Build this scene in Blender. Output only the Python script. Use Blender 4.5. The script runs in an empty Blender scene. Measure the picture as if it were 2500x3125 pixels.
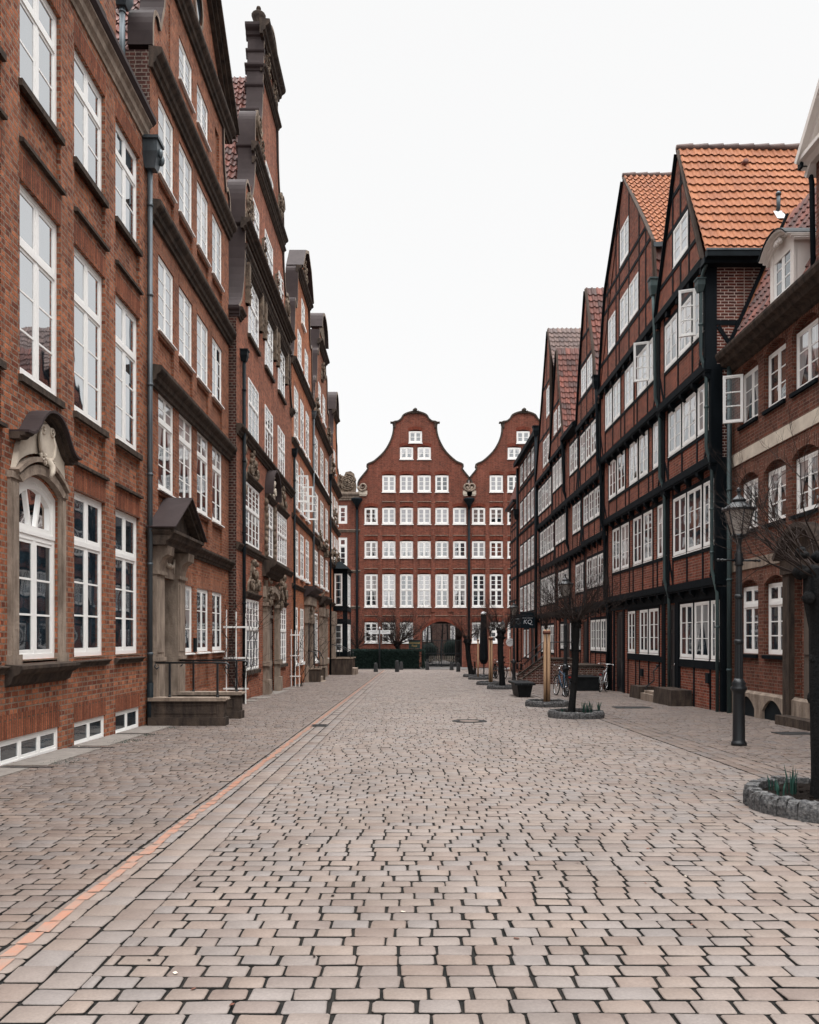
import bpy, math, random
import numpy as np
from math import sin, cos, pi, radians, sqrt
from mathutils import Vector, Matrix
from mathutils.geometry import tessellate_polygon
S = bpy.context.scene
COL = S.collection
random.seed(7)
# ---------------------------------------------------------------- camera, sky, sun, exposure
cam = bpy.data.cameras.new('camera'); camo = bpy.data.objects.new('camera', cam); COL.objects.link(camo)
camo.location = (0, 0, 1.55); camo.rotation_euler = (radians(90), 0, 0)
cam.sensor_fit = 'HORIZONTAL'; cam.sensor_width = 36; cam.lens = 2490/2500*36
cam.shift_y = (1947-1562.5)/2500; cam.clip_start = .1; cam.clip_end = 3000
S.camera = camo
SUN_EL, SUN_AZ = radians(52), radians(145)
w = bpy.data.worlds.new('World'); S.world = w; w.use_nodes = True
nt = w.node_tree; bg = nt.nodes['Background']
sky = nt.nodes.new('ShaderNodeTexSky'); sky.sky_type = 'NISHITA'; sky.sun_disc = False
sky.sun_elevation = SUN_EL; sky.sun_rotation = SUN_AZ; sky.dust_density = 4; sky.air_density = 1.0
hs = nt.nodes.new('ShaderNodeHueSaturation'); hs.inputs['Saturation'].default_value = .12
mixw = nt.nodes.new('ShaderNodeMixRGB'); mixw.inputs[0].default_value = .85
# overcast: the cloud layer grows brighter from the horizon to the zenith
tcw = nt.nodes.new('ShaderNodeTexCoord'); sxw = nt.nodes.new('ShaderNodeSeparateXYZ'); nt.links.new(tcw.outputs['Generated'], sxw.inputs[0])
mr = nt.nodes.new('ShaderNodeMapRange'); mr.inputs['From Min'].default_value = .62; mr.inputs['From Max'].default_value = 1
mr.inputs['To Min'].default_value = 7.3; mr.inputs['To Max'].default_value = 62.; nt.links.new(sxw.outputs['Z'], mr.inputs['Value'])
cbw = nt.nodes.new('ShaderNodeCombineColor')
for i in range(3): nt.links.new(mr.outputs[0], cbw.inputs[i])
nt.links.new(cbw.outputs[0], mixw.inputs[2])
nt.links.new(sky.outputs[0], hs.inputs['Color']); nt.links.new(hs.outputs[0], mixw.inputs[1])
nt.links.new(mixw.outputs[0], bg.inputs['Color']); bg.inputs['Strength'].default_value = .15
sl = bpy.data.lights.new('sun', 'SUN'); sl.energy = 1.0; sl.angle = radians(14); sl.color = (1, .95, .88)
so = bpy.data.objects.new('sun', sl); COL.objects.link(so)
sd = Vector((sin(SUN_AZ)*cos(SUN_EL), cos(SUN_AZ)*cos(SUN_EL), sin(SUN_EL)))
so.rotation_euler = sd.to_track_quat('Z', 'Y').to_euler(); so.location = (0, 0, 40)
S.view_settings.view_transform = 'Standard'; S.view_settings.look = 'None'
S.view_settings.exposure = -0.05; S.view_settings.gamma = 1
# ---------------------------------------------------------------- materials
def nd(nt, t, **kw):
    n = nt.nodes.new('ShaderNode'+t)
    for k, v in kw.items():
        if k in n.inputs: n.inputs[k].default_value = v
        else: setattr(n, k, v)
    return n
def newmat(name):
    m = bpy.data.materials.new(name); m.use_nodes = True
    t = m.node_tree; return m, t, t.nodes['Principled BSDF'], t.links.new
def c4(c): return (c[0], c[1], c[2], 1)
def mixc(t, fac, a, b, bt='MIX'):
    n = nd(t, 'MixRGB', blend_type=bt)
    for i, x in ((0, fac), (1, a), (2, b)):
        if hasattr(x, 'node'): t.links.new(x, n.inputs[i])
        elif i == 0: n.inputs[0].default_value = x
        else: n.inputs[i].default_value = c4(x)
    return n.outputs[0]
def ramp(t, src, p0, p1, c0=(0, 0, 0), c1=(1, 1, 1)):
    r = nd(t, 'ValToRGB'); e = r.color_ramp.elements
    e[0].position = p0; e[1].position = p1; e[0].color = c4(c0); e[1].color = c4(c1)
    t.links.new(src, r.inputs[0]); return r.outputs[0]
def noise(t, vec, scale, detail=4, rough=.6):
    n = nd(t, 'TexNoise', Scale=scale, Detail=detail, Roughness=rough)
    if vec is not None: t.links.new(vec, n.inputs['Vector'])
    return n.outputs['Fac']
def plain(name, col, rough=.7, var=.25, scale=6, bump=.0, metal=0., streak=0., col2=None, bscale=40):
    m, t, b, L = newmat(name)
    co = nd(t, 'TexCoord').outputs['Object']
    mp = nd(t, 'Mapping'); L(co, mp.inputs[0])
    if streak: mp.inputs['Scale'].default_value = (1, 1, streak)
    n = noise(t, mp.outputs[0], scale)
    f = ramp(t, n, .3, .7)
    c2 = col2 or tuple(x*(1-var) for x in col)
    L(mixc(t, f, col, c2), b.inputs['Base Color'])
    b.inputs['Roughness'].default_value = rough; b.inputs['Metallic'].default_value = metal
    b.inputs['Specular IOR Level'].default_value = .5 if rough <= .45 or metal else .06
    if bump:
        bp = nd(t, 'Bump', Strength=bump, Distance=.02); L(noise(t, co, bscale), bp.inputs['Height']); L(bp.outputs[0], b.inputs['Normal'])
    return m
def brick(name, c1, c2, mortar, bw=.24, rh=.083, ms=.011, swap=False, stain=.35, rough=.85, bias=0., sq=.55, soot=(.05, .035, .03)):
    m, t, b, L = newmat(name)
    uv = nd(t, 'UVMap').outputs[0]; mp = nd(t, 'Mapping'); L(uv, mp.inputs[0])
    if swap: mp.inputs['Rotation'].default_value = (0, 0, pi/2)
    # slight wander of the courses
    nz = nd(t, 'TexNoise', Scale=9., Detail=2.); L(mp.outputs[0], nz.inputs['Vector'])
    va = nd(t, 'VectorMath', operation='MULTIPLY_ADD'); L(nz.outputs['Color'], va.inputs[0])
    va.inputs[1].default_value = (.012, .012, 0); L(mp.outputs[0], va.inputs[2])
    br = nd(t, 'TexBrick', Scale=1., **{'Mortar Size': ms, 'Mortar Smooth': .25, 'Bias': bias, 'Brick Width': bw, 'Row Height': rh})
    br.offset = .5; br.squash = sq; br.squash_frequency = 2
    L(va.outputs[0], br.inputs['Vector'])
    br.inputs['Color1'].default_value = c4(c1); br.inputs['Color2'].default_value = c4(c2); br.inputs['Mortar'].default_value = c4(mortar)
    co = nd(t, 'TexCoord').outputs['Object']
    c = mixc(t, .55, br.outputs['Color'], ramp(t, noise(t, co, 26., 5, .7), .25, .75, (.3, .28, .27), (1.5, 1.45, 1.4)), 'MULTIPLY')
    c = mixc(t, .5, c, ramp(t, noise(t, co, 8.5, 3, .6), .3, .7, (.6, .58, .57), (1.28, 1.25, 1.22)), 'MULTIPLY')
    ms_ = nd(t, 'Mapping'); L(uv, ms_.inputs[0]); ms_.inputs['Scale'].default_value = (2.6, .22, 1)
    c = mixc(t, .55, c, ramp(t, noise(t, ms_.outputs[0], 1., 4, .6), .38, .62, (1.08, 1.06, 1.05), (.66, .62, .6)), 'MULTIPLY')
    big = ramp(t, noise(t, co, .55, 6, .62), .42, .72)
    mul = nd(t, 'Math', operation='MULTIPLY'); L(big, mul.inputs[0]); mul.inputs[1].default_value = stain
    c = mixc(t, mul.outputs[0], c, soot)
    L(c, b.inputs['Base Color']); b.inputs['Roughness'].default_value = rough
    b.inputs['Specular IOR Level'].default_value = .12
    ad = nd(t, 'Math', operation='MULTIPLY_ADD'); L(br.outputs['Fac'], ad.inputs[0]); ad.inputs[1].default_value = -1.3
    L(noise(t, co, 45., 3), ad.inputs[2])
    bp = nd(t, 'Bump', Strength=.85, Distance=.016); L(ad.outputs[0], bp.inputs['Height']); L(bp.outputs[0], b.inputs['Normal'])
    return m
def pane_mat(name, dark, curtain, amount, swag=True, ior=5.5):
    """old window glass: a sky-reflecting skin over a dim room, with curtains drawn by chance"""
    m, t, b, L = newmat(name)
    uv = nd(t, 'UVMap').outputs[0]; sx = nd(t, 'SeparateXYZ'); L(uv, sx.inputs[0])
    rnd = nd(t, 'ObjectInfo').outputs['Random']
    wv = nd(t, 'TexWave', Scale=5., Distortion=2.5, Detail=2.); wv.inputs['Detail Scale'].default_value = 1.5
    mp = nd(t, 'Mapping'); mp.inputs['Scale'].default_value = (1, .12, 1); L(uv, mp.inputs[0]); L(mp.outputs[0], wv.inputs['Vector'])
    cur = mixc(t, wv.outputs['Fac'], tuple(x*.55 for x in curtain), curtain)
    # swag edge: |u-.5| > a + b*v
    a = nd(t, 'Math', operation='SUBTRACT'); L(sx.outputs['X'], a.inputs[0]); a.inputs[1].default_value = .5
    a2 = nd(t, 'Math', operation='ABSOLUTE'); L(a.outputs[0], a2.inputs[0])
    v1 = nd(t, 'Math', operation='MULTIPLY_ADD'); L(sx.outputs['Y'], v1.inputs[0]); v1.inputs[1].default_value = .55 if swag else 0; v1.inputs[2].default_value = -.18 if swag else .6
    s1 = nd(t, 'Math', operation='ADD'); L(a2.outputs[0], s1.inputs[0]); L(v1.outputs[0], s1.inputs[1])
    rr = nd(t, 'Math', operation='MULTIPLY'); L(rnd, rr.inputs[0]); rr.inputs[1].default_value = 7.31
    fr = nd(t, 'Math', operation='FRACT'); L(rr.outputs[0], fr.inputs[0])
    th = nd(t, 'Math', operation='MULTIPLY_ADD'); L(fr.outputs[0], th.inputs[0]); th.inputs[1].default_value = .5; th.inputs[2].default_value = .02
    gt = nd(t, 'Math', operation='GREATER_THAN'); L(s1.outputs[0], gt.inputs[0]); L(th.outputs[0], gt.inputs[1])
    on = nd(t, 'Math', operation='LESS_THAN'); L(rnd, on.inputs[0]); on.inputs[1].default_value = amount
    msk = nd(t, 'Math', operation='MULTIPLY'); L(gt.outputs[0], msk.inputs[0]); L(on.outputs[0], msk.inputs[1])
    co = nd(t, 'TexCoord').outputs['Object']
    room = mixc(t, ramp(t, noise(t, co, 2.2, 3), .45, .75), dark, tuple(x*3.2+.006 for x in dark))
    L(mixc(t, msk.outputs[0], room, cur), b.inputs['Base Color'])
    b.inputs['Roughness'].default_value = .5; b.inputs['Specular IOR Level'].default_value = 0
    gl = nd(t, 'BsdfGlossy', Roughness=.02); gl.inputs['Color'].default_value = (.97, .985, 1, 1)
    fn = nd(t, 'Fresnel', IOR=ior); ms = nd(t, 'MixShader'); L(fn.outputs[0], ms.inputs[0]); L(b.outputs[0], ms.inputs[1]); L(gl.outputs[0], ms.inputs[2])
    L(ms.outputs[0], t.nodes['Material Output'].inputs[0])
    bp = nd(t, 'Bump', Strength=.22, Distance=.01); L(noise(t, co, 1.9, 1), bp.inputs['Height']); L(bp.outputs[0], gl.inputs['Normal'])
    return m
def tile_mat(name, c1, c2, rough=.75, dirt=(.05, .035, .03), damt=.3):
    m, t, b, L = newmat(name)
    uv = nd(t, 'UVMap').outputs[0]; fl = nd(t, 'VectorMath', operation='FLOOR'); L(uv, fl.inputs[0])
    wn = nd(t, 'TexWhiteNoise', noise_dimensions='2D'); L(fl.outputs[0], wn.inputs['Vector'])
    c = mixc(t, wn.outputs['Value'], c1, c2)
    co = nd(t, 'TexCoord').outputs['Object']
    f = nd(t, 'Math', operation='MULTIPLY'); L(ramp(t, noise(t, co, 3., 5), .5, .8), f.inputs[0]); f.inputs[1].default_value = damt
    L(mixc(t, f.outputs[0], c, dirt), b.inputs['Base Color']); b.inputs['Roughness'].default_value = rough
    bp = nd(t, 'Bump', Strength=.2, Distance=.01); L(noise(t, co, 60.), bp.inputs['Height']); L(bp.outputs[0], b.inputs['Normal'])
    return m
def sett_mat(name, ca, cb, cc):
    m, t, b, L = newmat(name)
    at = nd(t, 'Attribute', attribute_name='tint'); sx = nd(t, 'SeparateColor'); L(at.outputs['Color'], sx.inputs[0])
    c = mixc(t, sx.outputs[0], ca, cb); c = mixc(t, sx.outputs[1], c, cc)
    co = nd(t, 'TexCoord').outputs['Object']
    c = mixc(t, .45, c, ramp(t, noise(t, co, 70., 4, .7), .25, .75, (.55, .55, .55), (1.35, 1.35, 1.35)), 'MULTIPLY')
    c = mixc(t, .5, c, ramp(t, noise(t, co, 1.1, 5, .6), .35, .7, (.66, .65, .64), (1.2, 1.18, 1.16)), 'MULTIPLY')
    L(c, b.inputs['Base Color']); b.inputs['Roughness'].default_value = .62; b.inputs['Specular IOR Level'].default_value = .35
    bp = nd(t, 'Bump', Strength=.35, Distance=.006); L(noise(t, co, 38., 5, .65), bp.inputs['Height']); L(bp.outputs[0], b.inputs['Normal'])
    return m
M = {}
M['b1'] = brick('brick_orange', (.50, .185, .095), (.17, .05, .03), (.28, .215, .17), rh=.082, bw=.205, ms=.012, stain=.35)
M['b1s'] = brick('brick_orange_soldier', (.36, .125, .065), (.2, .062, .036), (.13, .09, .07), rh=.07, bw=.5, ms=.010, swap=True, stain=.2)
M['b2'] = brick('brick_tan', (.40, .155, .085), (.2, .066, .038), (.30, .215, .165), rh=.08, ms=.009, stain=.35)
M['b2s'] = brick('brick_tan_soldier', (.40, .16, .09), (.25, .09, .055), (.3, .22, .17), rh=.07, bw=.5, ms=.009, swap=True, stain=.25)
M['b3'] = brick('brick_rose', (.42, .145, .083), (.21, .064, .04), (.32, .22, .17), rh=.08, ms=.009, stain=.35)
M['b4'] = brick('brick_bright', (.52, .185, .085), (.34, .10, .048), (.38, .26, .18), rh=.08, ms=.008, stain=.2)
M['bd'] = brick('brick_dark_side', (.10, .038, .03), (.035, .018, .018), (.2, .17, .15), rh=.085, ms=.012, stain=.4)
M['be'] = brick('brick_red_gable', (.295, .092, .06), (.15, .048, .035), (.27, .18, .145), rh=.085, ms=.008, stain=.3)
M['bes'] = brick('brick_red_arch', (.25, .06, .036), (.17, .042, .028), (.15, .07, .05), rh=.07, bw=.5, ms=.008, swap=True, stain=.2)
M['br'] = brick('brick_timber_infill', (.33, .085, .05), (.14, .036, .025), (.30, .20, .16), rh=.078, ms=.012, stain=.35)
M['brp'] = brick('brick_white_joint', (.17, .05, .035), (.055, .022, .022), (.55, .46, .42), rh=.076, bw=.25, ms=.011, stain=.3, sq=.8)
M['b6'] = brick('brick_old_brown', (.21, .075, .05), (.10, .038, .028), (.2, .14, .11), rh=.078, ms=.010, stain=.4)
M['b6s'] = brick('brick_old_soldier', (.2, .07, .045), (.10, .038, .028), (.26, .19, .15), rh=.07, bw=.5, ms=.010, swap=True, stain=.25)
M['white'] = plain('white_paint', (.83, .82, .80), .42, .06, 3)
M['cream'] = plain('cream_paint', (.72, .67, .63), .5, .08, 3)
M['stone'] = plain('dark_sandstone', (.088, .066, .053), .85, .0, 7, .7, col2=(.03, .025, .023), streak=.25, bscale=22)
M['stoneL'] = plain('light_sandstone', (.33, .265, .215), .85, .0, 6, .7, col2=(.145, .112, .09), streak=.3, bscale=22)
M['cartouche'] = plain('pale_limestone', (.62, .55, .46), .75, 0, 3, .2, col2=(.42, .36, .3))
M['carved'] = plain('carved_stone', (.24, .185, .14), .8, .0, 6, .4, col2=(.055, .043, .036))
M['clad'] = plain('brown_metal_cladding', (.055, .042, .042), .55, .3, 2, .08)
M['zinc'] = plain('weathered_zinc', (.095, .115, .13), .45, .0, 3, .15, metal=.4, col2=(.03, .04, .048), streak=.3)
M['dpipe'] = plain('dark_drainpipe', (.012, .017, .021), .5, .4, 3, .05)
M['verd'] = plain('verdigris_copper', (.065, .105, .105), .55, .0, 2, .1, metal=.2, col2=(.02, .036, .04), streak=.2)
M['timber'] = plain('tarred_timber', (.007, .010, .013), .7, 0, 5, .35, col2=(.003, .005, .007), streak=.2)
M['timberw'] = plain('weathered_timber', (.085, .065, .055), .8, .4, 6, .4, streak=.2)
M['tO'] = tile_mat('orange_pantile', (.32, .112, .042), (.245, .080, .030), .8, (.10, .036, .02), .45)
M['tR'] = tile_mat('red_pantile', (.19, .052, .033), (.06, .026, .022), .7)
M['tB'] = tile_mat('brown_pantile', (.15, .095, .08), (.085, .055, .05), .75)
M['gA'] = pane_mat('glass_dark_room', (.010, .017, .023), (.36, .36, .36), .22, True, 2.7)
M['gB'] = pane_mat('glass_net_curtain', (.05, .056, .06), (.40, .40, .42), .85, False, 2.2)
M['gC'] = pane_mat('glass_swag_curtain', (.008, .013, .017), (.44, .43, .43), .7, True, 4.)
M['gD'] = pane_mat('glass_plain_dark', (.007, .012, .017), (.3, .3, .3), .06, True, 10.)
M['iron'] = plain('black_iron', (.008, .011, .014), .36, .3, 5, .05)
M['iron2'] = plain('grey_cast_iron', (.045, .045, .046), .5, .4, 8, .2)
M['granite'] = plain('granite', (.18, .175, .172), .8, 0, 30, 1.0, col2=(.026, .028, .032), bscale=34)
M['soil'] = plain('dark_soil', (.018, .014, .012), .95, .6, 20, 1.0, bscale=60)
M['joint'] = plain('mossy_joint', (.034, .030, .027), .95, 0, 5, .9, col2=(.014, .016, .016), bscale=90)
M['sett'] = sett_mat('street_setts', (.195, .154, .130), (.180, .158, .148), (.155, .112, .092))
M['settS'] = sett_mat('side_setts', (.165, .125, .103), (.138, .118, .110), (.125, .087, .070))
M['paint'] = plain('worn_orange_line', (.32, .155, .105), .8, 0, 9, .2, col2=(.235, .175, .145))
M['concrete'] = plain('concrete_slab', (.24, .215, .195), .85, .3, 7, .3)
M['asphalt'] = plain('asphalt', (.16, .15, .145), .9, .3, 12, .4)
M['bark'] = plain('dark_bark', (.020, .019, .019), .9, 0, 9, 1.0, col2=(.008, .009, .010), streak=.25, bscale=30)
M['twig'] = plain('twig', (.040, .030, .027), .8, .4, 10)
M['wood'] = plain('new_pine_post', (.56, .37, .235), .65, 0, 6, .15, col2=(.42, .27, .165), streak=.12)
M['woodr'] = plain('red_brown_wood', (.16, .07, .05), .6, .4, 6, .2)
M['woodd'] = plain('dark_wet_wood', (.02, .022, .024), .5, .4, 6, .3)
M['leaf'] = plain('hedge_leaf', (.014, .026, .022), .6, .5, 4)
M['blade'] = plain('bulb_leaf', (.03, .075, .06), .5, .4, 9)
M['door'] = plain('black_door', (.010, .013, .016), .35, .3, 4)
M['doorg'] = plain('grey_door', (.17, .14, .12), .5, .25, 4, streak=.3)
M['lampglass'] = plain('frosted_lamp_glass', (.36, .33, .30), .25, .25, 4)
M['signg'] = plain('dark_green_board', (.012, .04, .036), .45, .3, 4)
M['signb'] = plain('dark_blue_board', (.012, .022, .030), .5, .3, 4)
M['gold'] = plain('gold_lettering', (.62, .42, .16), .5, .2, 9)
M['pale'] = plain('pale_lettering', (.62, .66, .70), .5, .1, 9)
M['canvas'] = plain('black_canvas', (.014, .017, .02), .8, .4, 5, .3)
M['rubber'] = plain('tyre_rubber', (.012, .012, .013), .8, .3, 9)
M['chrome'] = plain('bright_metal', (.6, .6, .6), .25, .1, 5, metal=.9)
M['blue'] = plain('blue_frame_paint', (.03, .09, .16), .35, .2, 5)
M['red'] = plain('red_reflector', (.35, .02, .02), .3, .1, 5)
M['white2'] = plain('white_board', (.72, .73, .74), .5, .1, 5)

def clear_glass():
    m, t, b, L = newmat('clear_glass'); tr = nd(t, 'BsdfTransparent'); gl = nd(t, 'BsdfGlossy', Roughness=.02); fn = nd(t, 'Fresnel', IOR=1.6); ms = nd(t, 'MixShader')
    L(fn.outputs[0], ms.inputs[0]); L(tr.outputs[0], ms.inputs[1]); L(gl.outputs[0], ms.inputs[2]); L(ms.outputs[0], t.nodes['Material Output'].inputs[0]); return m
M['gT'] = clear_glass()
# ---------------------------------------------------------------- mesh builder
class MB:
    def __init__(s): s.v = []; s.f = []; s.m = []; s.sm = []; s.uv = {}
    def face(s, pts, m=0, smooth=False, uv=None):
        i = len(s.v); s.v += [tuple(p) for p in pts]; s.f.append(tuple(range(i, i+len(pts)))); s.m.append(m); s.sm.append(smooth)
        if uv: s.uv[len(s.f)-1] = uv
    def raw(s, vs, fs, m=0, smooth=False):
        i = len(s.v); s.v += [tuple(p) for p in vs]
        for f in fs: s.f.append(tuple(i+k for k in f)); s.m.append(m); s.sm.append(smooth)
    def box(s, x0, x1, y0, y1, z0, z1, m=0):
        vs = [(x, y, z) for z in (z0, z1) for y in (y0, y1) for x in (x0, x1)]
        s.raw(vs, [(0, 2, 3, 1), (4, 5, 7, 6), (0, 1, 5, 4), (2, 6, 7, 3), (0, 4, 6, 2), (1, 3, 7, 5)], m)
    def hexa(s, a, b, m=0):                       # two matching quads joined
        n = len(a); vs = list(a)+list(b)
        fs = [tuple(range(n-1, -1, -1)), tuple(range(n, 2*n))]+[(i, (i+1) % n, n+(i+1) % n, n+i) for i in range(n)]
        s.raw(vs, fs, m)
    def beam(s, p, q, w, h, m=0, up=(0, 0, 1)):   # square bar between two points
        p = Vector(p); q = Vector(q); d = (q-p).normalized(); u = Vector(up)
        if abs(d.dot(u)) > .98: u = Vector((1, 0, 0))
        a = d.cross(u).normalized()*w/2; b = d.cross(a).normalized()*h/2
        r = lambda c: [c-a-b, c+a-b, c+a+b, c-a+b]
        s.hexa(r(p), r(q), m)
    def tube(s, pts, rad, n=8, m=0, smooth=True, cap=True):
        pts = [Vector(p) for p in pts]
        if not hasattr(rad, '__len__'): rad = [rad]*len(pts)
        prev = None; rings = []
        for i, p in enumerate(pts):
            d = (pts[min(i+1, len(pts)-1)]-pts[max(i-1, 0)])
            d = d.normalized() if d.length > 1e-9 else Vector((0, 0, 1))
            if prev is None:
                a = d.orthogonal().normalized()
            else:
                a = prev-d*prev.dot(d); a = a.normalized() if a.length > 1e-6 else d.orthogonal().normalized()
            prev = a; b = d.cross(a)
            rings.append([p+(a*cos(2*pi*k/n)+b*sin(2*pi*k/n))*rad[i] for k in range(n)])
        vs = [q for r in rings for q in r]
        fs = [(i*n+k, i*n+(k+1) % n, (i+1)*n+(k+1) % n, (i+1)*n+k) for i in range(len(pts)-1) for k in range(n)]
        if cap: fs += [tuple(range(n-1, -1, -1)), tuple((len(pts)-1)*n+k for k in range(n))]
        s.raw(vs, fs, m, smooth)
    def lathe(s, prof, c=(0, 0, 0), n=16, m=0, smooth=True, flute=0, a0=0, sq=None):
        vs = []
        for r, z in prof:
            for k in range(n):
                a = 2*pi*k/n+a0; rr = r*(1+(flute*((k % 2)*2-1) if flute else 0))
                vs.append((c[0]+rr*cos(a), c[1]+rr*sin(a), c[2]+z))
        fs = [(i*n+k, i*n+(k+1) % n, (i+1)*n+(k+1) % n, (i+1)*n+k) for i in range(len(prof)-1) for k in range(n)]
        fs += [tuple(range(n-1, -1, -1)), tuple((len(prof)-1)*n+k for k in range(n))]
        s.raw(vs, fs, m, smooth)
    def blob(s, c, r, n=8, k=6, m=0, jit=0):
        vs = []
        for i in range(k+1):
            t = pi*i/k
            for j in range(n):
                a = 2*pi*j/n; q = 1+random.uniform(-jit, jit)
                vs.append((c[0]+r[0]*sin(t)*cos(a)*q, c[1]+r[1]*sin(t)*sin(a)*q, c[2]-r[2]*cos(t)*q))
        s.raw(vs, [(i*n+j, i*n+(j+1) % n, (i+1)*n+(j+1) % n, (i+1)*n+j) for i in range(k) for j in range(n)], m, True)
    def mesh(s, name, mats):
        me = bpy.data.meshes.new(name); me.from_pydata(s.v, [], s.f)
        for x in mats: me.materials.append(M[x] if isinstance(x, str) else x)
        n = len(me.polygons)
        me.polygons.foreach_set('material_index', np.array(s.m, dtype=np.int32)); me.polygons.foreach_set('use_smooth', np.array(s.sm, dtype=bool))
        nor = np.zeros(n*3); me.polygons.foreach_get('normal', nor); nor = np.abs(nor.reshape(-1, 3))
        tot = np.zeros(n, dtype=np.int32); me.polygons.foreach_get('loop_total', tot)
        li = np.zeros(len(me.loops), dtype=np.int32); me.loops.foreach_get('vertex_index', li)
        co = np.array(s.v)[li]; fn = np.repeat(nor, tot, axis=0)
        uv = np.where(((fn[:, 2] > fn[:, 0]) & (fn[:, 2] > fn[:, 1]))[:, None], co[:, :2],
             np.where((fn[:, 0] > fn[:, 1])[:, None], co[:, 1:3], co[:, [0, 2]]))
        if s.uv:
            st = np.concatenate([[0], np.cumsum(tot)])
            for fi, q in s.uv.items(): uv[st[fi]:st[fi]+len(q)] = q
        ul = me.uv_layers.new(name='UVMap'); ul.data.foreach_set('uv', uv.astype(np.float32).ravel())
        me.validate(); me.update(); return me
    def build(s, name, mats, parent=None, loc=(0, 0, 0), world=False):
        if not s.f: return None
        return obj(name, s.mesh(name, mats), parent, loc, world)
WL = {}
def obj(name, me, parent=None, loc=(0, 0, 0), world=False, rot=None):
    o = bpy.data.objects.new(name, me); COL.objects.link(o); loc = Vector(loc)
    if parent is not None:
        o.parent = parent
        o.location = loc-WL.get(parent.name, Vector()) if world else loc
    else: o.location = loc
    WL[o.name] = loc if (world or parent is None) else Vector()
    if rot is not None: o.rotation_euler = rot
    return o
def thing(name, label, cat, loc, rot=None, group=None):
    o = obj(name, None, None, loc, rot=rot); o.empty_display_size = .3
    return tag(o, label, cat, group)
def tag(o, label, cat, group=None):
    o['label'] = label; o['category'] = cat
    if group: o['group'] = group
    return o
def struct(o): o['kind'] = 'structure'; return o
def gz(y): return -.016*y
# ---------------------------------------------------------------- facades
class Fr:
    """facade frame: u runs along the wall, z up, d out of the wall"""
    def __init__(s, side, p): s.side = side; s.p = p
    def P(s, u, z, d=0.):
        if s.side == 'L': return (s.p+d, u, z)
        if s.side == 'R': return (s.p-d, u, z)
        return (u, s.p-d, z)
    def rot(s): return {'L': pi/2, 'R': -pi/2, 'E': 0}[s.side]
    def off(s, d): return Fr(s.side, s.P(0, 0, d)[{'L': 0, 'R': 0, 'E': 1}[s.side]])
def fbox(mb, fr, u0, u1, z0, z1, d0, d1, m=0):
    a = fr.P(u0, z0, d0); b = fr.P(u1, z1, d1)
    mb.box(min(a[0], b[0]), max(a[0], b[0]), min(a[1], b[1]), max(a[1], b[1]), min(a[2], b[2]), max(a[2], b[2]), m)
def fpoly(mb, fr, pts, d0, d1, m=0, m2=None):     # extruded outline, (u, z) points
    tri = tessellate_polygon([[Vector((u, z, 0)) for u, z in pts]])
    for t in tri:
        mb.face([fr.P(*pts[i], d1) for i in t], m)
        mb.face([fr.P(*pts[i], d0) for i in reversed(t)], m)
    n = len(pts)
    for i in range(n):
        a, b = pts[i], pts[(i+1) % n]
        mb.face([fr.P(*a, d0), fr.P(*b, d0), fr.P(*b, d1), fr.P(*a, d1)], m if m2 is None else m2)
def lerp(a, b, t): return a+(b-a)*t
def facade(mb, fr, prof, holes, rev=.12, m=0, d=0., mrev=None):
    """prof: [(z, uL, uR)] upward.  holes: (u0, u1, z0, z1[, rise]) -> wall skin with openings and their reveals"""
    mrev = m if mrev is None else mrev
    H = [(h[0], h[1], h[2], h[3]+(h[4] if len(h) > 4 else 0)) for h in holes]
    for (za, la, ra), (zb, lb, rb) in zip(prof[:-1], prof[1:]):
        if zb-za < 1e-6: continue
        zs = sorted({za, zb} | {z for h in H for z in (h[2], h[3]) if za < z < zb})
        for z0, z1 in zip(zs[:-1], zs[1:]):
            t0, t1 = (z0-za)/(zb-za), (z1-za)/(zb-za); zm = (z0+z1)/2
            l0, l1, r0, r1 = lerp(la, lb, t0), lerp(la, lb, t1), lerp(ra, rb, t0), lerp(ra, rb, t1)
            hs = sorted([h for h in H if h[2] < zm < h[3] and h[0] < max(r0, r1) and h[1] > min(l0, l1)])
            c0, c1 = l0, l1
            for h in hs:
                if h[0] > min(c0, c1): mb.face([fr.P(c0, z0, d), fr.P(h[0], z0, d), fr.P(h[0], z1, d), fr.P(c1, z1, d)], m)
                c0 = c1 = h[1]
            mb.face([fr.P(c0, z0, d), fr.P(r0, z0, d), fr.P(r1, z1, d), fr.P(c1, z1, d)], m)
    for h in holes:
        u0, u1, z0, z1 = h[:4]; e = d-rev
        rise = h[4] if len(h) > 4 else 0
        mb.face([fr.P(u0, z0, d), fr.P(u0, z0, e), fr.P(u0, z1, e), fr.P(u0, z1, d)], mrev)
        mb.face([fr.P(u1, z0, d), fr.P(u1, z0, e), fr.P(u1, z1, e), fr.P(u1, z1, d)], mrev)
        mb.face([fr.P(u0, z0, d), fr.P(u1, z0, d), fr.P(u1, z0, e), fr.P(u0, z0, e)], mrev)
        if not rise:
            mb.face([fr.P(u0, z1, d), fr.P(u1, z1, d), fr.P(u1, z1, e), fr.P(u0, z1, e)], mrev)
        else:
            N = 10; arc = [(u0+(u1-u0)*i/N, z1+rise*(1-(2*i/N-1)**2)) for i in range(N+1)]; zt = z1+rise
            for a, b in zip(arc[:-1], arc[1:]):
                mb.face([fr.P(*a, d), fr.P(*b, d), fr.P(b[0], zt, d), fr.P(a[0], zt, d)], m)
                mb.face([fr.P(*a, d), fr.P(*b, d), fr.P(*b, e), fr.P(*a, e)], mrev)
                if len(h) < 6: mb.face([fr.P(a[0], z1, e+.02), fr.P(b[0], z1, e+.02), fr.P(*b, e+.02), fr.P(*a, e+.02)], mrev)
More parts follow.
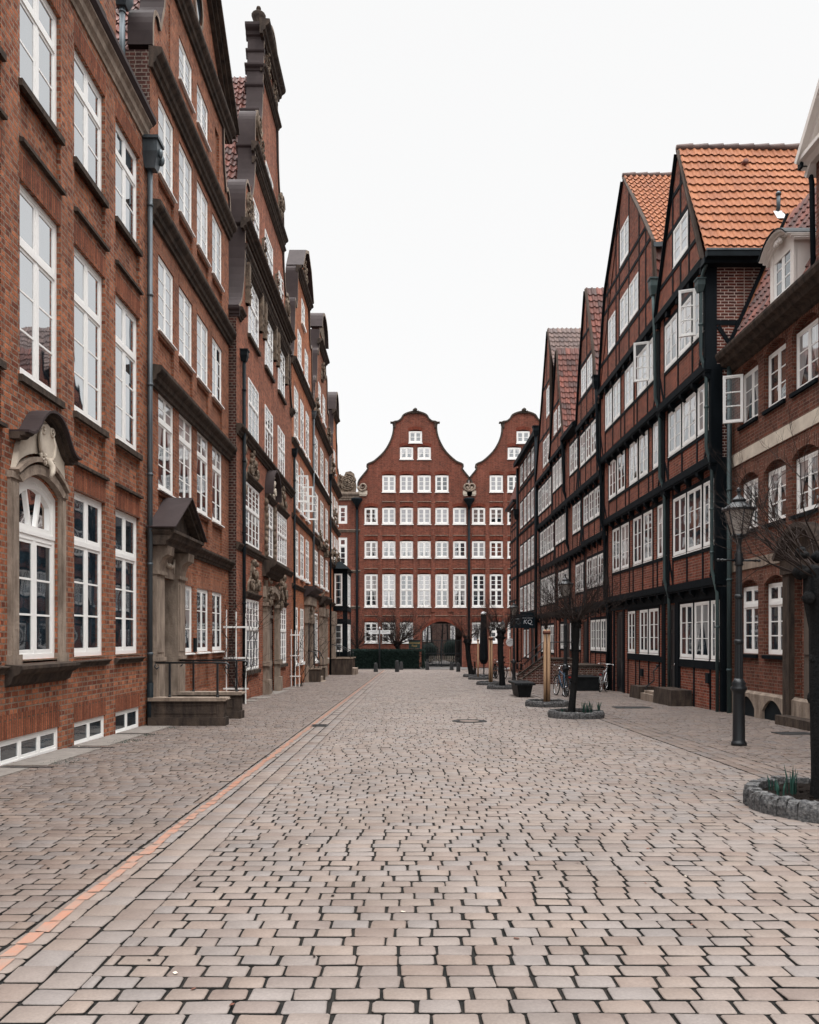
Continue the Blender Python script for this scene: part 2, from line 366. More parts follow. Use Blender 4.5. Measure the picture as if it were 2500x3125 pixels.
def mould(mb, fr, u0, u1, prof, m=0):             # moulding: (d, z) profile swept along u
    n = len(prof)
    for (a, b) in zip(prof[:-1], prof[1:]):
        mb.face([fr.P(u0, a[1], a[0]), fr.P(u1, a[1], a[0]), fr.P(u1, b[1], b[0]), fr.P(u0, b[1], b[0])], m)
    for u in (u0, u1):
        for t in tessellate_polygon([[Vector((d, z, 0)) for d, z in prof]]):
            mb.face([fr.P(u, prof[i][1], prof[i][0]) for i in t], m)
def corn(z, h, p):                                # a classical cornice section, top at z
    return [(-.02, z-h), (.05*p/.2, z-h), (.06*p/.2, z-h*.8), (.10*p/.2, z-h*.72), (.115*p/.2, z-h*.5), (.17*p/.2, z-h*.36), (.185*p/.2, z-h*.3), (p, z-h*.2), (p, z-.01), (p-.02, z), (-.02, z+.03)]
def smooth(pts):
    if len(pts) < 8: return pts
    o = []
    for i in range(len(pts)-1):
        p0, p1, p2, p3 = pts[max(i-1, 0)], pts[i], pts[i+1], pts[min(i+2, len(pts)-1)]
        for t in (0, .33, .67): o.append(tuple(.5*(2*b+(c-a)*t+(2*a-5*b+4*c-d)*t*t+(3*b-a-3*c+d)*t**3) for a, b, c, d in zip(p0, p1, p2, p3)))
    return o+[pts[-1]]
def coping(mb, fr, pts, d0, d1, t=.08, m=0, mt=None):
    """metal or stone coping that follows an outline, with a light front edge (mt)"""
    pts = smooth(pts); n = len(pts); out = []
    for i in range(n):
        a = pts[max(i-1, 0)]; b = pts[min(i+1, n-1)]; dx, dz = b[0]-a[0], b[1]-a[1]; l = sqrt(dx*dx+dz*dz) or 1
        out.append((pts[i][0]-dz/l*t, pts[i][1]+dx/l*t))
    for i in range(n-1):
        a, b, c, d = pts[i], pts[i+1], out[i+1], out[i]
        mb.face([fr.P(*d, d0), fr.P(*c, d0), fr.P(*c, d1), fr.P(*d, d1)], m)
        mb.face([fr.P(*a, d0), fr.P(*b, d0), fr.P(*b, d1), fr.P(*a, d1)], m)
        mb.face([fr.P(*a, d1), fr.P(*b, d1), fr.P(*c, d1), fr.P(*d, d1)], m if mt is None else mt)
        mb.face([fr.P(*a, d0), fr.P(*b, d0), fr.P(*c, d0), fr.P(*d, d0)], m)
    for a, b in ((pts[0], out[0]), (pts[-1], out[-1])):
        mb.face([fr.P(*a, d0), fr.P(*b, d0), fr.P(*b, d1), fr.P(*a, d1)], m)
def mirror(pts, c): return [(2*c-u, z) for u, z in reversed(pts)]
# ---------------------------------------------------------------- windows
WC = {}
def win_mesh(w, h, leaves=2, cols=1, rows=3, top=0., trows=1, ft=.06, st=.045, bt=.026, mull=.05, mat='white'):
    key = (round(w, 2), round(h, 2), leaves, cols, rows, top, trows, ft, st, bt, mull, mat)
    if key in WC: return WC[key]
    mb = MB(); X0, X1 = -w/2, w/2
    B = lambda a, b, c, d, y0, y1: mb.box(a, b, y0, y1, c, d)
    B(X0, X0+ft, 0, h, -.024, .05); B(X1-ft, X1, 0, h, -.024, .05)
    B(X0+ft, X1-ft, 0, ft, -.024, .05); B(X0+ft, X1-ft, h-ft, h, -.024, .05)
    secs = []
    if top:
        zt = h*(1-top); B(X0+ft, X1-ft, zt-.04, zt+.045, -.034, .05)
        secs = [(ft, zt-.04, rows), (zt+.045, h-ft, trows)]
    else: secs = [(ft, h-ft, rows)]
    iw = w-2*ft; lw = (iw-mull*(leaves-1))/leaves
    for i in range(1, leaves):
        c = X0+ft+i*lw+(i-.5)*mull
        B(c-mull/2, c+mull/2, ft, h-ft, -.021, .048)
    for z0, z1, nr in secs:
        for i in range(leaves):
            a = X0+ft+i*(lw+mull); b = a+lw
            B(a, a+st, z0, z1, -.015, .04); B(b-st, b, z0, z1, -.015, .04)
            B(a+st, b-st, z0, z0+st*1.3, -.015, .04); B(a+st, b-st, z1-st, z1, -.015, .04)
            for k in range(1, nr):
                zc = z0+st*1.15+(z1-z0-2.3*st)*k/nr; B(a+st, b-st, zc-bt/2, zc+bt/2, -.012, .03)
            for k in range(1, cols):
                c = a+st+(lw-2*st)*k/cols; B(c-bt/2, c+bt/2, z0+st*1.3, z1-st, -.011, .029)
    pm = MB(); pm.face([(X0+ft, -.003, ft), (X1-ft, -.003, ft), (X1-ft, -.003, h-ft), (X0+ft, -.003, h-ft)], 0, False, [(0, 0), (1, 0), (1, 1), (0, 1)])
    WC[key] = (mb.mesh('window', [mat]), pm); return WC[key]
PC = {}
def window(parent, fr, u0, u1, z0, z1, rec=.1, pane='gA', sill=None, sp=.05, sh=.07, so=.05, **kw):
    w, h = u1-u0, z1-z0; fm, pm = win_mesh(w, h, **kw)
    o = obj('window', fm, parent, fr.P((u0+u1)/2, z0, -rec), True, (0, 0, fr.rot()))
    k = (fm.name, pane)
    if k not in PC: PC[k] = pm.mesh('pane', [pane])
    obj('pane', PC[k], o)
    if sill:
        k = ('sill', round(w, 2), sill, sp, sh, so, rec)
        if k not in PC:
            b = MB(); b.hexa([(-w/2-so, -rec-sp, -sh), (w/2+so, -rec-sp, -sh), (w/2+so, .03, -sh), (-w/2-so, .03, -sh)],
                             [(-w/2-so, -rec-sp, -.022), (w/2+so, -rec-sp, -.022), (w/2+so, .03, -.001), (-w/2-so, .03, -.001)]); PC[k] = b.mesh('sill', [sill])
        obj('sill', PC[k], o)
    return o
def casement(parent, fr, u, z0, w, h, rec, ang, rows=3, flip=False, cols=1):
    """one open leaf hinged at u, swung out by ang degrees"""
    fm, pm = win_mesh(w, h, leaves=1, cols=cols, rows=rows, ft=.03, st=.035)
    k = ('hinge', fm.name)
    if k not in PC:
        me = fm.copy(); me.transform(Matrix.Translation((w/2, 0, 0))); PC[k] = me
        p2 = pm.mesh('pane', ['gT']); p2.transform(Matrix.Translation((w/2, 0, 0))); PC[(k, 'p')] = p2
    o = obj('open_casement', PC[k], parent, fr.P(u, z0, -rec+.06), True, (0, 0, fr.rot()+(pi if flip else 0)-radians(ang)*(1 if not flip else -1)))
    obj('pane', PC[(k, 'p')], o); return o
# ---------------------------------------------------------------- roofs, pipes, carving
def tiles(mb, p0, a, s, W, Lf, tw=.21, th=.33, amp=.055, m=0, uo=0):
    """pantiles: p0 = ridge corner, a = unit vector along the ridge, s = unit vector down the slope"""
    p0 = Vector(p0); a = Vector(a).normalized(); s = Vector(s).normalized(); n = a.cross(s).normalized()
    if n.z < 0: n = -n
    nr = max(1, round(Lf/th)); th = Lf/nr; nt_ = max(1, round(W/tw)); tw = W/nt_; R = 9
    sh = [0, .62, .98, .86, .42, .02, -.2, -.26, -.18, 0]
    for r in range(nr):
        v0, v1 = r*th, (r+1)*th+.085
        wob = random.uniform(-.004, .004)
        for k in range(nt_):
            j = random.uniform(-.005, .005)
            for q in range(R):
                ua, ub = (k+q/R)*tw, (k+(q+1)/R)*tw; ha, hb = sh[q]*amp, sh[q+1]*amp
                P = lambda u, v, h: p0+a*u+s*v+n*(h+.022*sin(u*1.7+v*.6)*sin(v*1.9+.7))
                A, B, Cc, D = P(ua, v0, ha-.004), P(ub, v0, hb-.004), P(ub, v1+wob+j, hb+.044+j), P(ua, v1+wob+j, ha+.044+j)
                uv = [(k+.5+uo, r+.5)]*4
                mb.face([A, B, Cc, D], m, False, uv)
                mb.face([D, Cc, P(ub, v1+wob+j, hb+.028+j), P(ua, v1+wob+j, ha+.028+j)], m, False, uv)
def pipe(mb, fr, u, d, z0, z1, r=.05, m=0, joints=3):
    mb.tube([fr.P(u, z0, d), fr.P(u, z1, d)], r, 12, m)
    for i in range(joints):
        z = lerp(z0, z1, (i+.6)/joints); a = fr.P(u, z-.03, d); mb.lathe([(r+.001, 0), (r+.014, .008), (r+.014, .05), (r+.001, .06)], a, 12, m)
def hopper(mb, fr, u, d, z, w=.2, h=.3, m=0):
    mb.hexa([fr.P(u-w*.3, z, d-w*.3), fr.P(u+w*.3, z, d-w*.3), fr.P(u+w*.3, z, d+w*.3), fr.P(u-w*.3, z, d+w*.3)],
            [fr.P(u-w*.55, z+h*.5, d-w*.5), fr.P(u+w*.55, z+h*.5, d-w*.5), fr.P(u+w*.55, z+h*.5, d+w*.5), fr.P(u-w*.55, z+h*.5, d+w*.5)], m)
    fbox(mb, fr, u-w*.55, u+w*.55, z+h*.5, z+h*.9, d-w*.5, d+w*.5, m); fbox(mb, fr, u-w*.65, u+w*.65, z+h*.9, z+h, d-w*.58, d+w*.6, m)
def spiral(mb, fr, u, z, r, turns=1.6, d=.05, t=.04, m=0, sgn=1, a0=0):
    N = int(14*turns); pts = []
    for i in range(N+1):
        f = i/N; a = a0+sgn*2*pi*turns*f; q = r*(1-.86*f); pts.append(fr.P(u+q*cos(a), z+q*sin(a), d+.03*f))
    mb.tube(pts, [t*(1-.5*i/N) for i in range(N+1)], 6, m)
def carving(mb, fr, u, z, w, h, d=.06, m=0, seed=0, n=26):
    """acanthus-like relief: paired scrolls, leaves and a boss"""
    rg = random.Random(seed)
    fpoly(mb, fr, [(u-w*.46, z), (u+w*.46, z), (u+w*.4, z+h*.3), (u+w*.2, z+h*.5), (u+w*.12, z+h*.9), (u-w*.12, z+h*.9), (u-w*.2, z+h*.5), (u-w*.4, z+h*.3)], 0, d*.5, m)
    for sg in (-1, 1):
        spiral(mb, fr, u+sg*w*.3, z+h*.24, min(w, h)*.2, 1.6, d, min(w, h)*.05, m, sg)
        spiral(mb, fr, u+sg*w*.13, z+h*.6, min(w, h)*.14, 1.4, d, min(w, h)*.04, m, -sg)
    for i in range(n):
        t = rg.random(); uu = u+(rg.random()-.5)*w*.9*(1-t*.75); zz = z+h*t*.92
        c = fr.P(uu, zz, d*rg.uniform(.5, 1.1)); r = min(w, h)*rg.uniform(.035, .08)
        mb.blob(c, (r*.9, r*.9, r*rg.uniform(.8, 1.7)), 6, 4, m)
    c = fr.P(u, z+h*.55, d); r = min(w, h)*.12; mb.blob(c, (r*.8, r*.8, r*1.2), 8, 6, m)
    c = fr.P(u, z+h*.92, d*.7); mb.blob(c, (r*.6, r*.6, r), 8, 6, m)
def text(body, size, mat, parent, loc, rot, name='lettering', world=False, ext=.003, align='CENTER', shear=0.):
    cu = bpy.data.curves.new('lettering', 'FONT'); cu.body = body; cu.size = size; cu.extrude = ext; cu.align_x = align; cu.shear = shear
    t = bpy.data.objects.new('tmp', cu); COL.objects.link(t)
    dg = bpy.context.evaluated_depsgraph_get(); me = bpy.data.meshes.new_from_object(t.evaluated_get(dg))
    bpy.data.objects.remove(t); me.materials.clear(); me.materials.append(M[mat])
    return obj(name, me, parent, loc, world, rot)
# ---------------------------------------------------------------- ground and paving
def build_ground():
    mb = MB()
    ys = [-60, 0, 20, 40, 60, 68]; zs = [gz(y)-.014 for y in ys]; zs[0] = gz(-60)-.014
    ys += [600]; zs += [zs[-1]]
    for i in range(len(ys)-1):
        mb.face([(-400, ys[i], zs[i]), (400, ys[i], zs[i]), (400, ys[i+1], zs[i+1]), (-400, ys[i+1], zs[i+1])], 0)
    struct(mb.build('ground', ['joint']))
def setts(name, x0, x1, y0, y1, L, P, gx, gy, mat, seed, along=False, octo_to=24, jit=1.):
    """individually shaped setts laid in courses (along=True: courses run down the street)"""
    rs = np.random.RandomState(seed); C = []
    if along: a0, a1, b0, b1 = y0, y1, x0, x1
    else: a0, a1, b0, b1 = x0, x1, y0, y1
    nrow = max(1, int(round((b1-b0)/P))); pit = (b1-b0)/nrow
    for r in range(nrow):
        bc = b0+(r+.5)*pit; a = a0-rs.rand()*L*.9
        ph = rs.rand()*6
        cut = [a0]; a = a0-L*(.5 if r % 2 else 1.)*rs.uniform(.75, 1.1)+L*.12*sin(r*.37)
        while a < a1:
            a += L*rs.uniform(.88, 1.14)
            if a0+.07 < a < a1-.07: cut.append(a)
        for lo, hi in zip(cut, cut[1:]+[a1]):
            if True:
                wob = .004*sin((lo+hi)*.9+ph*.2)*jit if not along else 0
                C.append(((lo+hi)/2, bc+wob, (hi-lo-gx*rs.uniform(.6, 1.4))/2, (pit-gy*rs.uniform(.7, 1.5))/2))
    C = np.array(C)
    if along: cx, cy, hx, hy = C[:, 1], C[:, 0], C[:, 3], C[:, 2]
    else: cx, cy, hx, hy = C.T
    V = []; F = []; MI = []; off = 0
    for octo in (True, False):
        sel = (cy < octo_to) if octo else (cy >= octo_to)
        if not sel.any(): continue
        X, Y, A, B = cx[sel], cy[sel], hx[sel], hy[sel]; n = len(X)
        if octo:
            k = rs.uniform(.03, .14, (n, 1)); k2 = rs.uniform(.06, .26, (n, 1)); o = np.ones((n, 1))
            ux = np.concatenate([-o+k, o-k, o, o, o-k, -o+k, -o, -o], 1); uy = np.concatenate([-o, -o, -o+k2, o-k2, o, o, o-k2, -o+k2], 1)
        else:
            o = np.ones((n, 1)); ux = np.concatenate([-o, o, o, -o], 1); uy = np.concatenate([-o, -o, o, o], 1)
        m = ux.shape[1]
        jx = rs.normal(0, .0024*jit, (n, m)); jy = rs.normal(0, .0018*jit, (n, m))
        th = rs.normal(0, .013*jit, (n, 1)); dz = rs.normal(0, .0014*jit, (n, 1)); tx = rs.normal(0, .008*jit, (n, 1)); ty = rs.normal(0, .02*jit, (n, 1))
        rings = []
        for sc, z in ((0., -.035), (0., -.005), (.005, 0.)):
            px = ux*(A[:, None]-sc)+jx; py = uy*(B[:, None]-sc)+jy
            qx = px-th*py; qy = py+th*px
            gx_ = X[:, None]+qx; gy_ = Y[:, None]+qy
            gzv = -.016*gy_+z+dz+tx*px+ty*py
            rings.append(np.stack([gx_, gy_, gzv], 2))
        Vn = np.stack(rings, 1).reshape(-1, 3); base = off+np.arange(n)[:, None]*3*m
        fs = []
        for r in range(2):
            for i in range(m):
                j = (i+1) % m; fs.append(np.concatenate([base+r*m+i, base+r*m+j, base+(r+1)*m+j, base+(r+1)*m+i], 1))
        quads = np.stack(fs, 1).reshape(-1, 4); MI += [np.tile(np.repeat([1, 0], m), n), np.zeros(n, int)]
        tops = base+2*m+np.arange(m)[None]
        tint = np.stack([rs.rand(n), np.clip(rs.rand(n)*1.5-.85, 0, 1), rs.rand(n)], 1)
        V.append(Vn); F.append((quads, np.repeat(tint, 2*m, 0))); F.append((tops, tint)); off += len(Vn)
    V = np.concatenate(V); me = bpy.data.meshes.new(name)
    nl = sum(f.size for f, _ in F); nf = sum(len(f) for f, _ in F)
    me.vertices.add(len(V)); me.vertices.foreach_set('co', V.astype(np.float32).ravel())
    me.loops.add(nl); me.loops.foreach_set('vertex_index', np.concatenate([f.ravel() for f, _ in F]).astype(np.int32))
    me.polygons.add(nf); tot = np.concatenate([np.full(len(f), f.shape[1]) for f, _ in F])
    me.polygons.foreach_set('loop_start', np.concatenate([[0], np.cumsum(tot)[:-1]]).astype(np.int32))
    me.polygons.foreach_set('loop_total', tot.astype(np.int32))
    me.polygons.foreach_set('material_index', np.concatenate(MI).astype(np.int32))
    me.update(calc_edges=True); me.validate()
    at = me.attributes.new('tint', 'FLOAT_COLOR', 'FACE'); tc = np.concatenate([np.concatenate([t, np.ones((len(t), 1))], 1) for _, t in F])
    at.data.foreach_set('color', tc.astype(np.float32).ravel())
    me.materials.append(M[mat]); me.materials.append(M['joint']); return struct(obj(name, me))
def paving():
    setts('road', -1.527, 4.32, -2., 67.8, .2, .134, .0145, .0135, 'sett', 1)
    setts('pavement', -5.6, -2.13, -2., 67.8, .195, .126, .013, .014, 'settS', 2)
    setts('pavement', 4.88, 8.4, -2., 67.8, .19, .124, .013, .014, 'settS', 3)
    setts('gutter', -2.12, -1.52, -2., 67.8, .19, .19, .012, .013, 'sett', 4, True)
    setts('gutter', 4.34, 4.87, -2., 67.8, .19, .176, .010, .012, 'settS', 5, True)
    # worn orange line on the outermost gutter course
    mb = MB(); rg = random.Random(3); y = -1.
    while y < 66:
        l = rg.uniform(.14, .19); x0 = -2.07+rg.uniform(-.012, .012); x1 = x0+.075+rg.uniform(-.012, .02)
        z = lambda q: gz(q)+.005
        ps = [(x0, y), (x1, y+rg.uniform(-.02, .02)), (x1+rg.uniform(-.01, .01), y+l), (x0+rg.uniform(-.01, .01), y+l+rg.uniform(-.02, .02))]
        mb.face([(px, py, z(py)) for px, py in ps]); y += l+rg.uniform(.005, .03)
    struct(mb.build('road_line', ['paint']))
    # far kerb, cross street and the paving at the gate
    mb = MB(); mb.box(-14, 14, 67.85, 68.1, gz(68)-.3, gz(68)+.03); struct(mb.build('kerb', ['concrete']))
    mb = MB(); mb.face([(-60, 68.1, gz(68)-.008), (60, 68.1, gz(68)-.008), (60, 110, gz(68)-.008), (-60, 110, gz(68)-.008)]); struct(mb.build('cross_street', ['asphalt']))
    # light slabs along the foot of the left houses
    for y0, y1, x1 in ((9.2, 10.75, -5.02), (11.0, 12.95, -4.9), (13.25, 15.1, -4.92), (15.3, 16.8, -4.9), (25.0, 25.75, -4.75), (26.6, 27.6, -4.65), (29.2, 31.9, -4.75), (33.2, 34.2, -4.72), (37.6, 38.6, -4.7), (46, 47, -4.8)):
        mb = MB(); a = [(-5.48, y0), (x1, y0+.02), (x1+.01, y1), (-5.48, y1-.02)]
        mb.hexa([(x, y, gz(y)-.03) for x, y in a], [(x, y, gz(y)+.012) for x, y in a]); struct(mb.build('pavement_slab', ['concrete']))
    for y in (10.88, 13.1, 15.2):
        mb = MB(); a = [(-5.45, y-.05), (-4.75, y-.04), (-4.75, y+.03), (-5.45, y+.05)]
        mb.hexa([(x, q, gz(q)-.03) for x, q in a], [(x, q, gz(q)+.006) for x, q in a]); struct(mb.build('drain_channel', ['iron']))
def covers():
    t = thing('manhole_cover', 'round cast iron manhole cover with a paved centre in the middle of the street', 'manhole cover', (1.32, 18., gz(18)))
    t.rotation_euler = (-.016, 0, 0)
    mb = MB(); N = 40
    for r0, r1, z in ((.26, .30, .012), (.31, .335, .009), (.345, .385, .012)):
        mb.lathe([(r0, -.03), (r0, z), (r1, z), (r1, -.03)], (0, 0, 0), N, 0, False)
    for k in range(30):
        a = 2*pi*k/30; mb.beam((.225*cos(a), .225*sin(a), .006), (.258*cos(a), .258*sin(a), .006), .018, .012)
    mb.build('rim', ['iron2'], t)
    mb = MB(); mb.lathe([(.22, -.02), (.22, .009), (.0, .010)], (0, 0, 0), N, 0, False); mb.build('centre', ['settS'], t)
    t = thing('drain_grate', 'small square iron drain grate in the setts of the left gutter', 'drain', (-1.86, 16.9, gz(16.9)))
    mb = MB(); mb.box(-.17, .17, -.2, -.16, -.03, .012); mb.box(-.17, .17, .16, .2, -.03, .012); mb.box(-.17, -.13, -.16, .16, -.03, .012); mb.box(.13, .17, -.16, .16, -.03, .012)
    for k in range(5): mb.box(-.13, .13, -.13+k*.056, -.10+k*.056, -.03, .009)
    mb.build('bars', ['iron'], t)
    mb = MB(); mb.box(-.5, .5, -.3, .3, -.02, .011); o = mb.build('utility_cover', ['iron2'], None, (6.1, 22.3, gz(22.3))); tag(o, 'flat rectangular metal cover set into the right hand paving', 'utility cover')
    mb = MB(); mb.box(-.32, .32, -.22, .22, -.02, .010); o = mb.build('utility_cover', ['iron2'], None, (7.2, 15.3, gz(15.3))); tag(o, 'dark metal cover in the paving beside the stone plinth at right', 'utility cover')

def litter():
    mb = MB(); rg = random.Random(5)
    for k in range(420):
        y = 3.2*math.exp(rg.random()*2.4); x = rg.choice((rg.uniform(-5.3, 8), rg.uniform(-5.4, -4.2), rg.uniform(3, 7.8)))
        s = rg.uniform(.006, .02); a = rg.uniform(0, 6.3); z = gz(y)+.006; u = Vector((cos(a), sin(a), rg.uniform(-.1, .3)))*s; v = Vector((-sin(a), cos(a), .1))*s*.6; p = Vector((x, y, z))
        mb.face([p-u-v, p+u-v, p+u*.8+v, p-u*.8+v], rg.choice((0, 1, 1, 2)))
    o = mb.build('leaf_litter', ['cartouche', 'woodr', 'soil']); o['kind'] = 'stuff'; o['label'] = 'small scraps and dry leaves scattered over the setts'; o['category'] = 'litter'
    mb = MB()
    for k in range(2600):
        y = rg.choice((rg.uniform(9.5, 17), rg.uniform(9.5, 30))); x = -4.85+rg.gauss(0, .12) if y < 17 else -5.05+rg.gauss(0, .1)
        if sin(y*2.3)+sin(y*5.1) < .5: continue
        p = Vector((x, y, gz(y)-.004)); a = rg.uniform(0, 6.3); d = Vector((cos(a)*.5, sin(a)*.5, 1)).normalized()*rg.uniform(.012, .04); e = Vector((-sin(a), cos(a), 0))*.005
        mb.face([p-e, p+e, p+d])
    o = mb.build('moss', ['blade']); o['kind'] = 'stuff'; o['label'] = 'moss and grass tufts in the joints along the left slabs'; o['category'] = 'moss'
# ---------------------------------------------------------------- left side of the street
def house_root(label, cat, x, y, name='brick_house', group='houses along the left side'):
    return thing(name, label, cat, (x, y, gz(y)), group=group)
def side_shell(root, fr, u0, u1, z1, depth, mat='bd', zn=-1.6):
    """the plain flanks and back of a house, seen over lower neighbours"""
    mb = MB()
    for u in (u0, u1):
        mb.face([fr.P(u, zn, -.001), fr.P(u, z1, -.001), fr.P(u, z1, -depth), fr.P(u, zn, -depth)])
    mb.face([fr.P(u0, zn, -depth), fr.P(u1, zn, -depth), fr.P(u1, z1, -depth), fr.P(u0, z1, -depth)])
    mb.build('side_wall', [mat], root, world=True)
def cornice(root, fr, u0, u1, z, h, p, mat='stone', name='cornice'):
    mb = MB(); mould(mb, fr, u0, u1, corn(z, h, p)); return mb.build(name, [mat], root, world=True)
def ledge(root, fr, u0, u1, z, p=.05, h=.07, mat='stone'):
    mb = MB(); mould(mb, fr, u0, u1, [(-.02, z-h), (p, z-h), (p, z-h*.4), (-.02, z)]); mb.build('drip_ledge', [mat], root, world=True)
def downpipe(root, fr, u, d, z0, z1, mat='zinc', r=.05, hop=True, foot=0, joints=4):
    mb = MB(); pipe(mb, fr, u, d, z0, z1, r, 0, joints)
    if foot: mb.tube([fr.P(u, z0-.3, d), fr.P(u, foot, d)], r*1.25, 12)
    if hop: hopper(mb, fr, u, d, z1, .24, .36)
    return mb.build('downpipe', [mat], root, world=True)
def house_L1():
    X = -5.5; fr = Fr('L', X); U0, U1 = 3.6, 17.1
    r = house_root('nearest brick house on the left, with scrolled stone window hood and small cellar windows', 'house', X, 11)
    cols = [(4.02, 5.36), (5.89, 7.23), (7.76, 9.10), (9.63, 10.98), (11.51, 12.86), (13.38, 14.74), (15.26, 16.62)]
    holes = []; sold = []; W = []
    for i, (a, b) in enumerate(cols):
        holes += [(a, b, 9.45, 11.33), (a, b, 5.29, 8.05)]
        W += [(a, b, 9.45, 11.33, 2), (a, b, 5.29, 8.05, 3)]
        sold += [(a-.02, b+.02, 8.05, 8.42), (a-.02, b+.02, 11.33, 11.7)]
        if i != 4:
            holes.append((a, b, 1.24, 3.99)); W.append((a, b, 1.24, 3.99, 3)); sold.append((a-.02, b+.02, 3.99, 4.36))
        holes.append((a, b, -.02-.016*b, .16)); 
        if i not in (3, 4): sold.append((a-.02, b+.02, .16, .48))
    holes[[h[2] for h in holes].index(-.02-.016*12.86)] = (10.35, 12.8, -.215, .16)
    holes = [h for h in holes if not (h[0] == 9.63 and h[3] == .16)]
    sold.append((10.3, 12.82, .16, .5))
    holes.append((11.4, 12.74, 1.24, 3.70, .22))
    holes += [(9.6, 10.8, 12.75, 14.3), (11.5, 12.7, 12.75, 14.3), (13.37, 14.58, 12.75, 14.3)]
    for a, b in ((9.6, 10.8), (11.5, 12.7), (13.37, 14.58)): W.append((a, b, 12.75, 14.3, 2))
    # recessed panels between storeys
    pan = []
    for i, (a, b) in enumerate(cols):
        pan += [(a, b, 4.47, 5.16), (a, b, 8.62, 9.33)] if i != 4 else [(a, b, 8.62, 9.33)]
    mb = MB()
    facade(mb, fr, [(-1.2, U0, U1), (12.2, U0, U1), (12.2, 9.1, 15.28), (15.2, 9.1, 15.28)], holes+pan, .13)
    for a, b, c, d in pan: mb.face([fr.P(a, c, -.06), fr.P(b, c, -.06), fr.P(b, d, -.06), fr.P(a, d, -.06)])
    for a, b, c, d in sold:
        mb.face([fr.P(a, c, .003), fr.P(b, c, .003), fr.P(b, d, .003), fr.P(a, d, .003)], 1)
    mb.build('wall', ['b1', 'b1s'], r, world=True)
    for a, b, c, d, n in W:
        g = 'gA' if c < 4 else 'gD'
        window(r, fr, a, b, c, d, .09, g, 'stone' if c > 2 else 'white', .06 if c > 2 else .0, .12 if c > 2 else .05, .04 if c > 2 else 0, rows=n, top=.31, ft=.075, st=.05, bt=.03, mull=.07)
        if c < 2:
            mb = MB(); mould(mb, fr, a-.06, b+.06, [(-.02, c-.17), (.05, c-.17), (.07, c-.12), (.11, c-.09), (.11, c-.075), (-.02, c-.06)]); mb.build('window_ledge', ['stone'], r, world=True)
    for i, (a, b) in enumerate(cols):
        ledge(r, fr, a-.02, b+.05, 8.64, .07, .09)
        if i != 4: ledge(r, fr, a-.02, b+.05, 4.47, .07, .08, 'stone')
        if i not in (3, 4): window(r, fr, a+.0, b, -.02-.016*b, .16, .05, 'gA', rows=1, ft=.055, st=.03)
    window(r, fr, 10.35, 12.8, -.215, .16, .05, 'gA', rows=1, leaves=4, ft=.055, st=.03)
    # frosted words on the ground-floor panes
    for u, wd in ((11.92, 'schiepen'), (12.4, 'Verstehen'), (13.72, 'annähern'), (14.24, 'Lesen'), (15.6, 'Listen'), (16.14, 'Lieder')):
        text(wd, .12, 'pale', r, fr.P(u, 1.42, -.092), (pi/2, 0, pi/2), 'window_lettering', True, .001)
    # the arched window and its stone frame
    window(r, fr, 11.4, 12.74, 1.24, 3.06, .07, 'gA', 'white', .0, .05, .0, rows=3, ft=.075, st=.05, bt=.03, mull=.07)
    mb = MB(); N = 12
    arc = lambda u0, u1, zs, rise: [(lerp(u0, u1, i/N), zs+rise*(1-(2*i/N-1)**2)) for i in range(N+1)]
    # fanlight with two spreading bars
    ao, am, ai = arc(11.4, 12.74, 3.72, .22), arc(11.49, 12.65, 3.62, .21), arc(11.56, 12.58, 3.55, .2)
    fpoly(mb, fr, [(11.4, 3.06)]+ao+[(12.74, 3.06), (12.65, 3.06)]+am[::-1]+[(11.49, 3.06)], -.12, -.035)
    fpoly(mb, fr, [(11.49, 3.2)]+am+[(12.65, 3.2), (12.58, 3.2)]+ai[::-1]+[(11.56, 3.2)], -.11, -.055)
    fbox(mb, fr, 11.49, 12.65, 3.06, 3.12, -.12, -.03); fbox(mb, fr, 11.49, 12.65, 3.12, 3.2, -.12, -.055)
    for q in (-1, 1): mb.beam(fr.P(12.07+q*.1, 3.2, -.08), fr.P(12.07+q*.24, 3.74, -.08), .05, .035, 0, (1, 0, 0))
    fl = mb.build('fanlight', ['white'], r, world=True)
    mb = MB(); mb.face([fr.P(*p, -.095) for p in [(11.5, 3.15)]+am+[(12.64, 3.15)]]); mb.build('pane', ['gA'], fl)
    mb = MB()
    for a, b in ((11.15, 11.39), (12.75, 12.95)):
        fbox(mb, fr, a, b, 1.19, 3.75, -.05, .05); fbox(mb, fr, a+.04, b-.04, 1.3, 3.7, .05, .07); fbox(mb, fr, a-.02, b+.02, 3.75, 3.84, -.05, .08)
        fbox(mb, fr, a-.02, b+.02, 1.18, 1.32, -.05, .09)
    ai, ao = arc(11.4, 12.74, 3.73, .22), arc(11.3, 12.83, 3.80, .29)
    fpoly(mb, fr, ai+ao[::-1], -.1, .1)
    ai2, ao2 = arc(11.24, 12.88, 3.83, .3), arc(11.2, 12.92, 3.87, .33)
    fpoly(mb, fr, ai2+ao2[::-1], .0, .14)
    mb.build('stone_surround', ['stoneL'], r, world=True)
    top = [(11.2, 4.38), (11.36, 4.39), (11.48, 4.45), (11.6, 4.57), (11.73, 4.72), (11.9, 4.83), (12.1, 4.87), (12.3, 4.83), (12.47, 4.72), (12.6, 4.57), (12.72, 4.45), (12.84, 4.39), (13.0, 4.38)]
    mb = MB(); fpoly(mb, fr, [(11.24, 3.9)]+arc(11.24, 12.88, 3.95, .3)[1:-1]+[(12.88, 3.9), (12.83, 4.25)]+top[-2:1:-1]+[(11.36, 4.25)], 0, .07); mb.build('tympanum', ['cartouche'], r, world=True)
    mb = MB(); uc = 12.11
    oval = [(uc+.22*cos(k*pi/8), 4.45+.27*sin(k*pi/8)) for k in range(16)]; fpoly(mb, fr, oval, .08, .13)
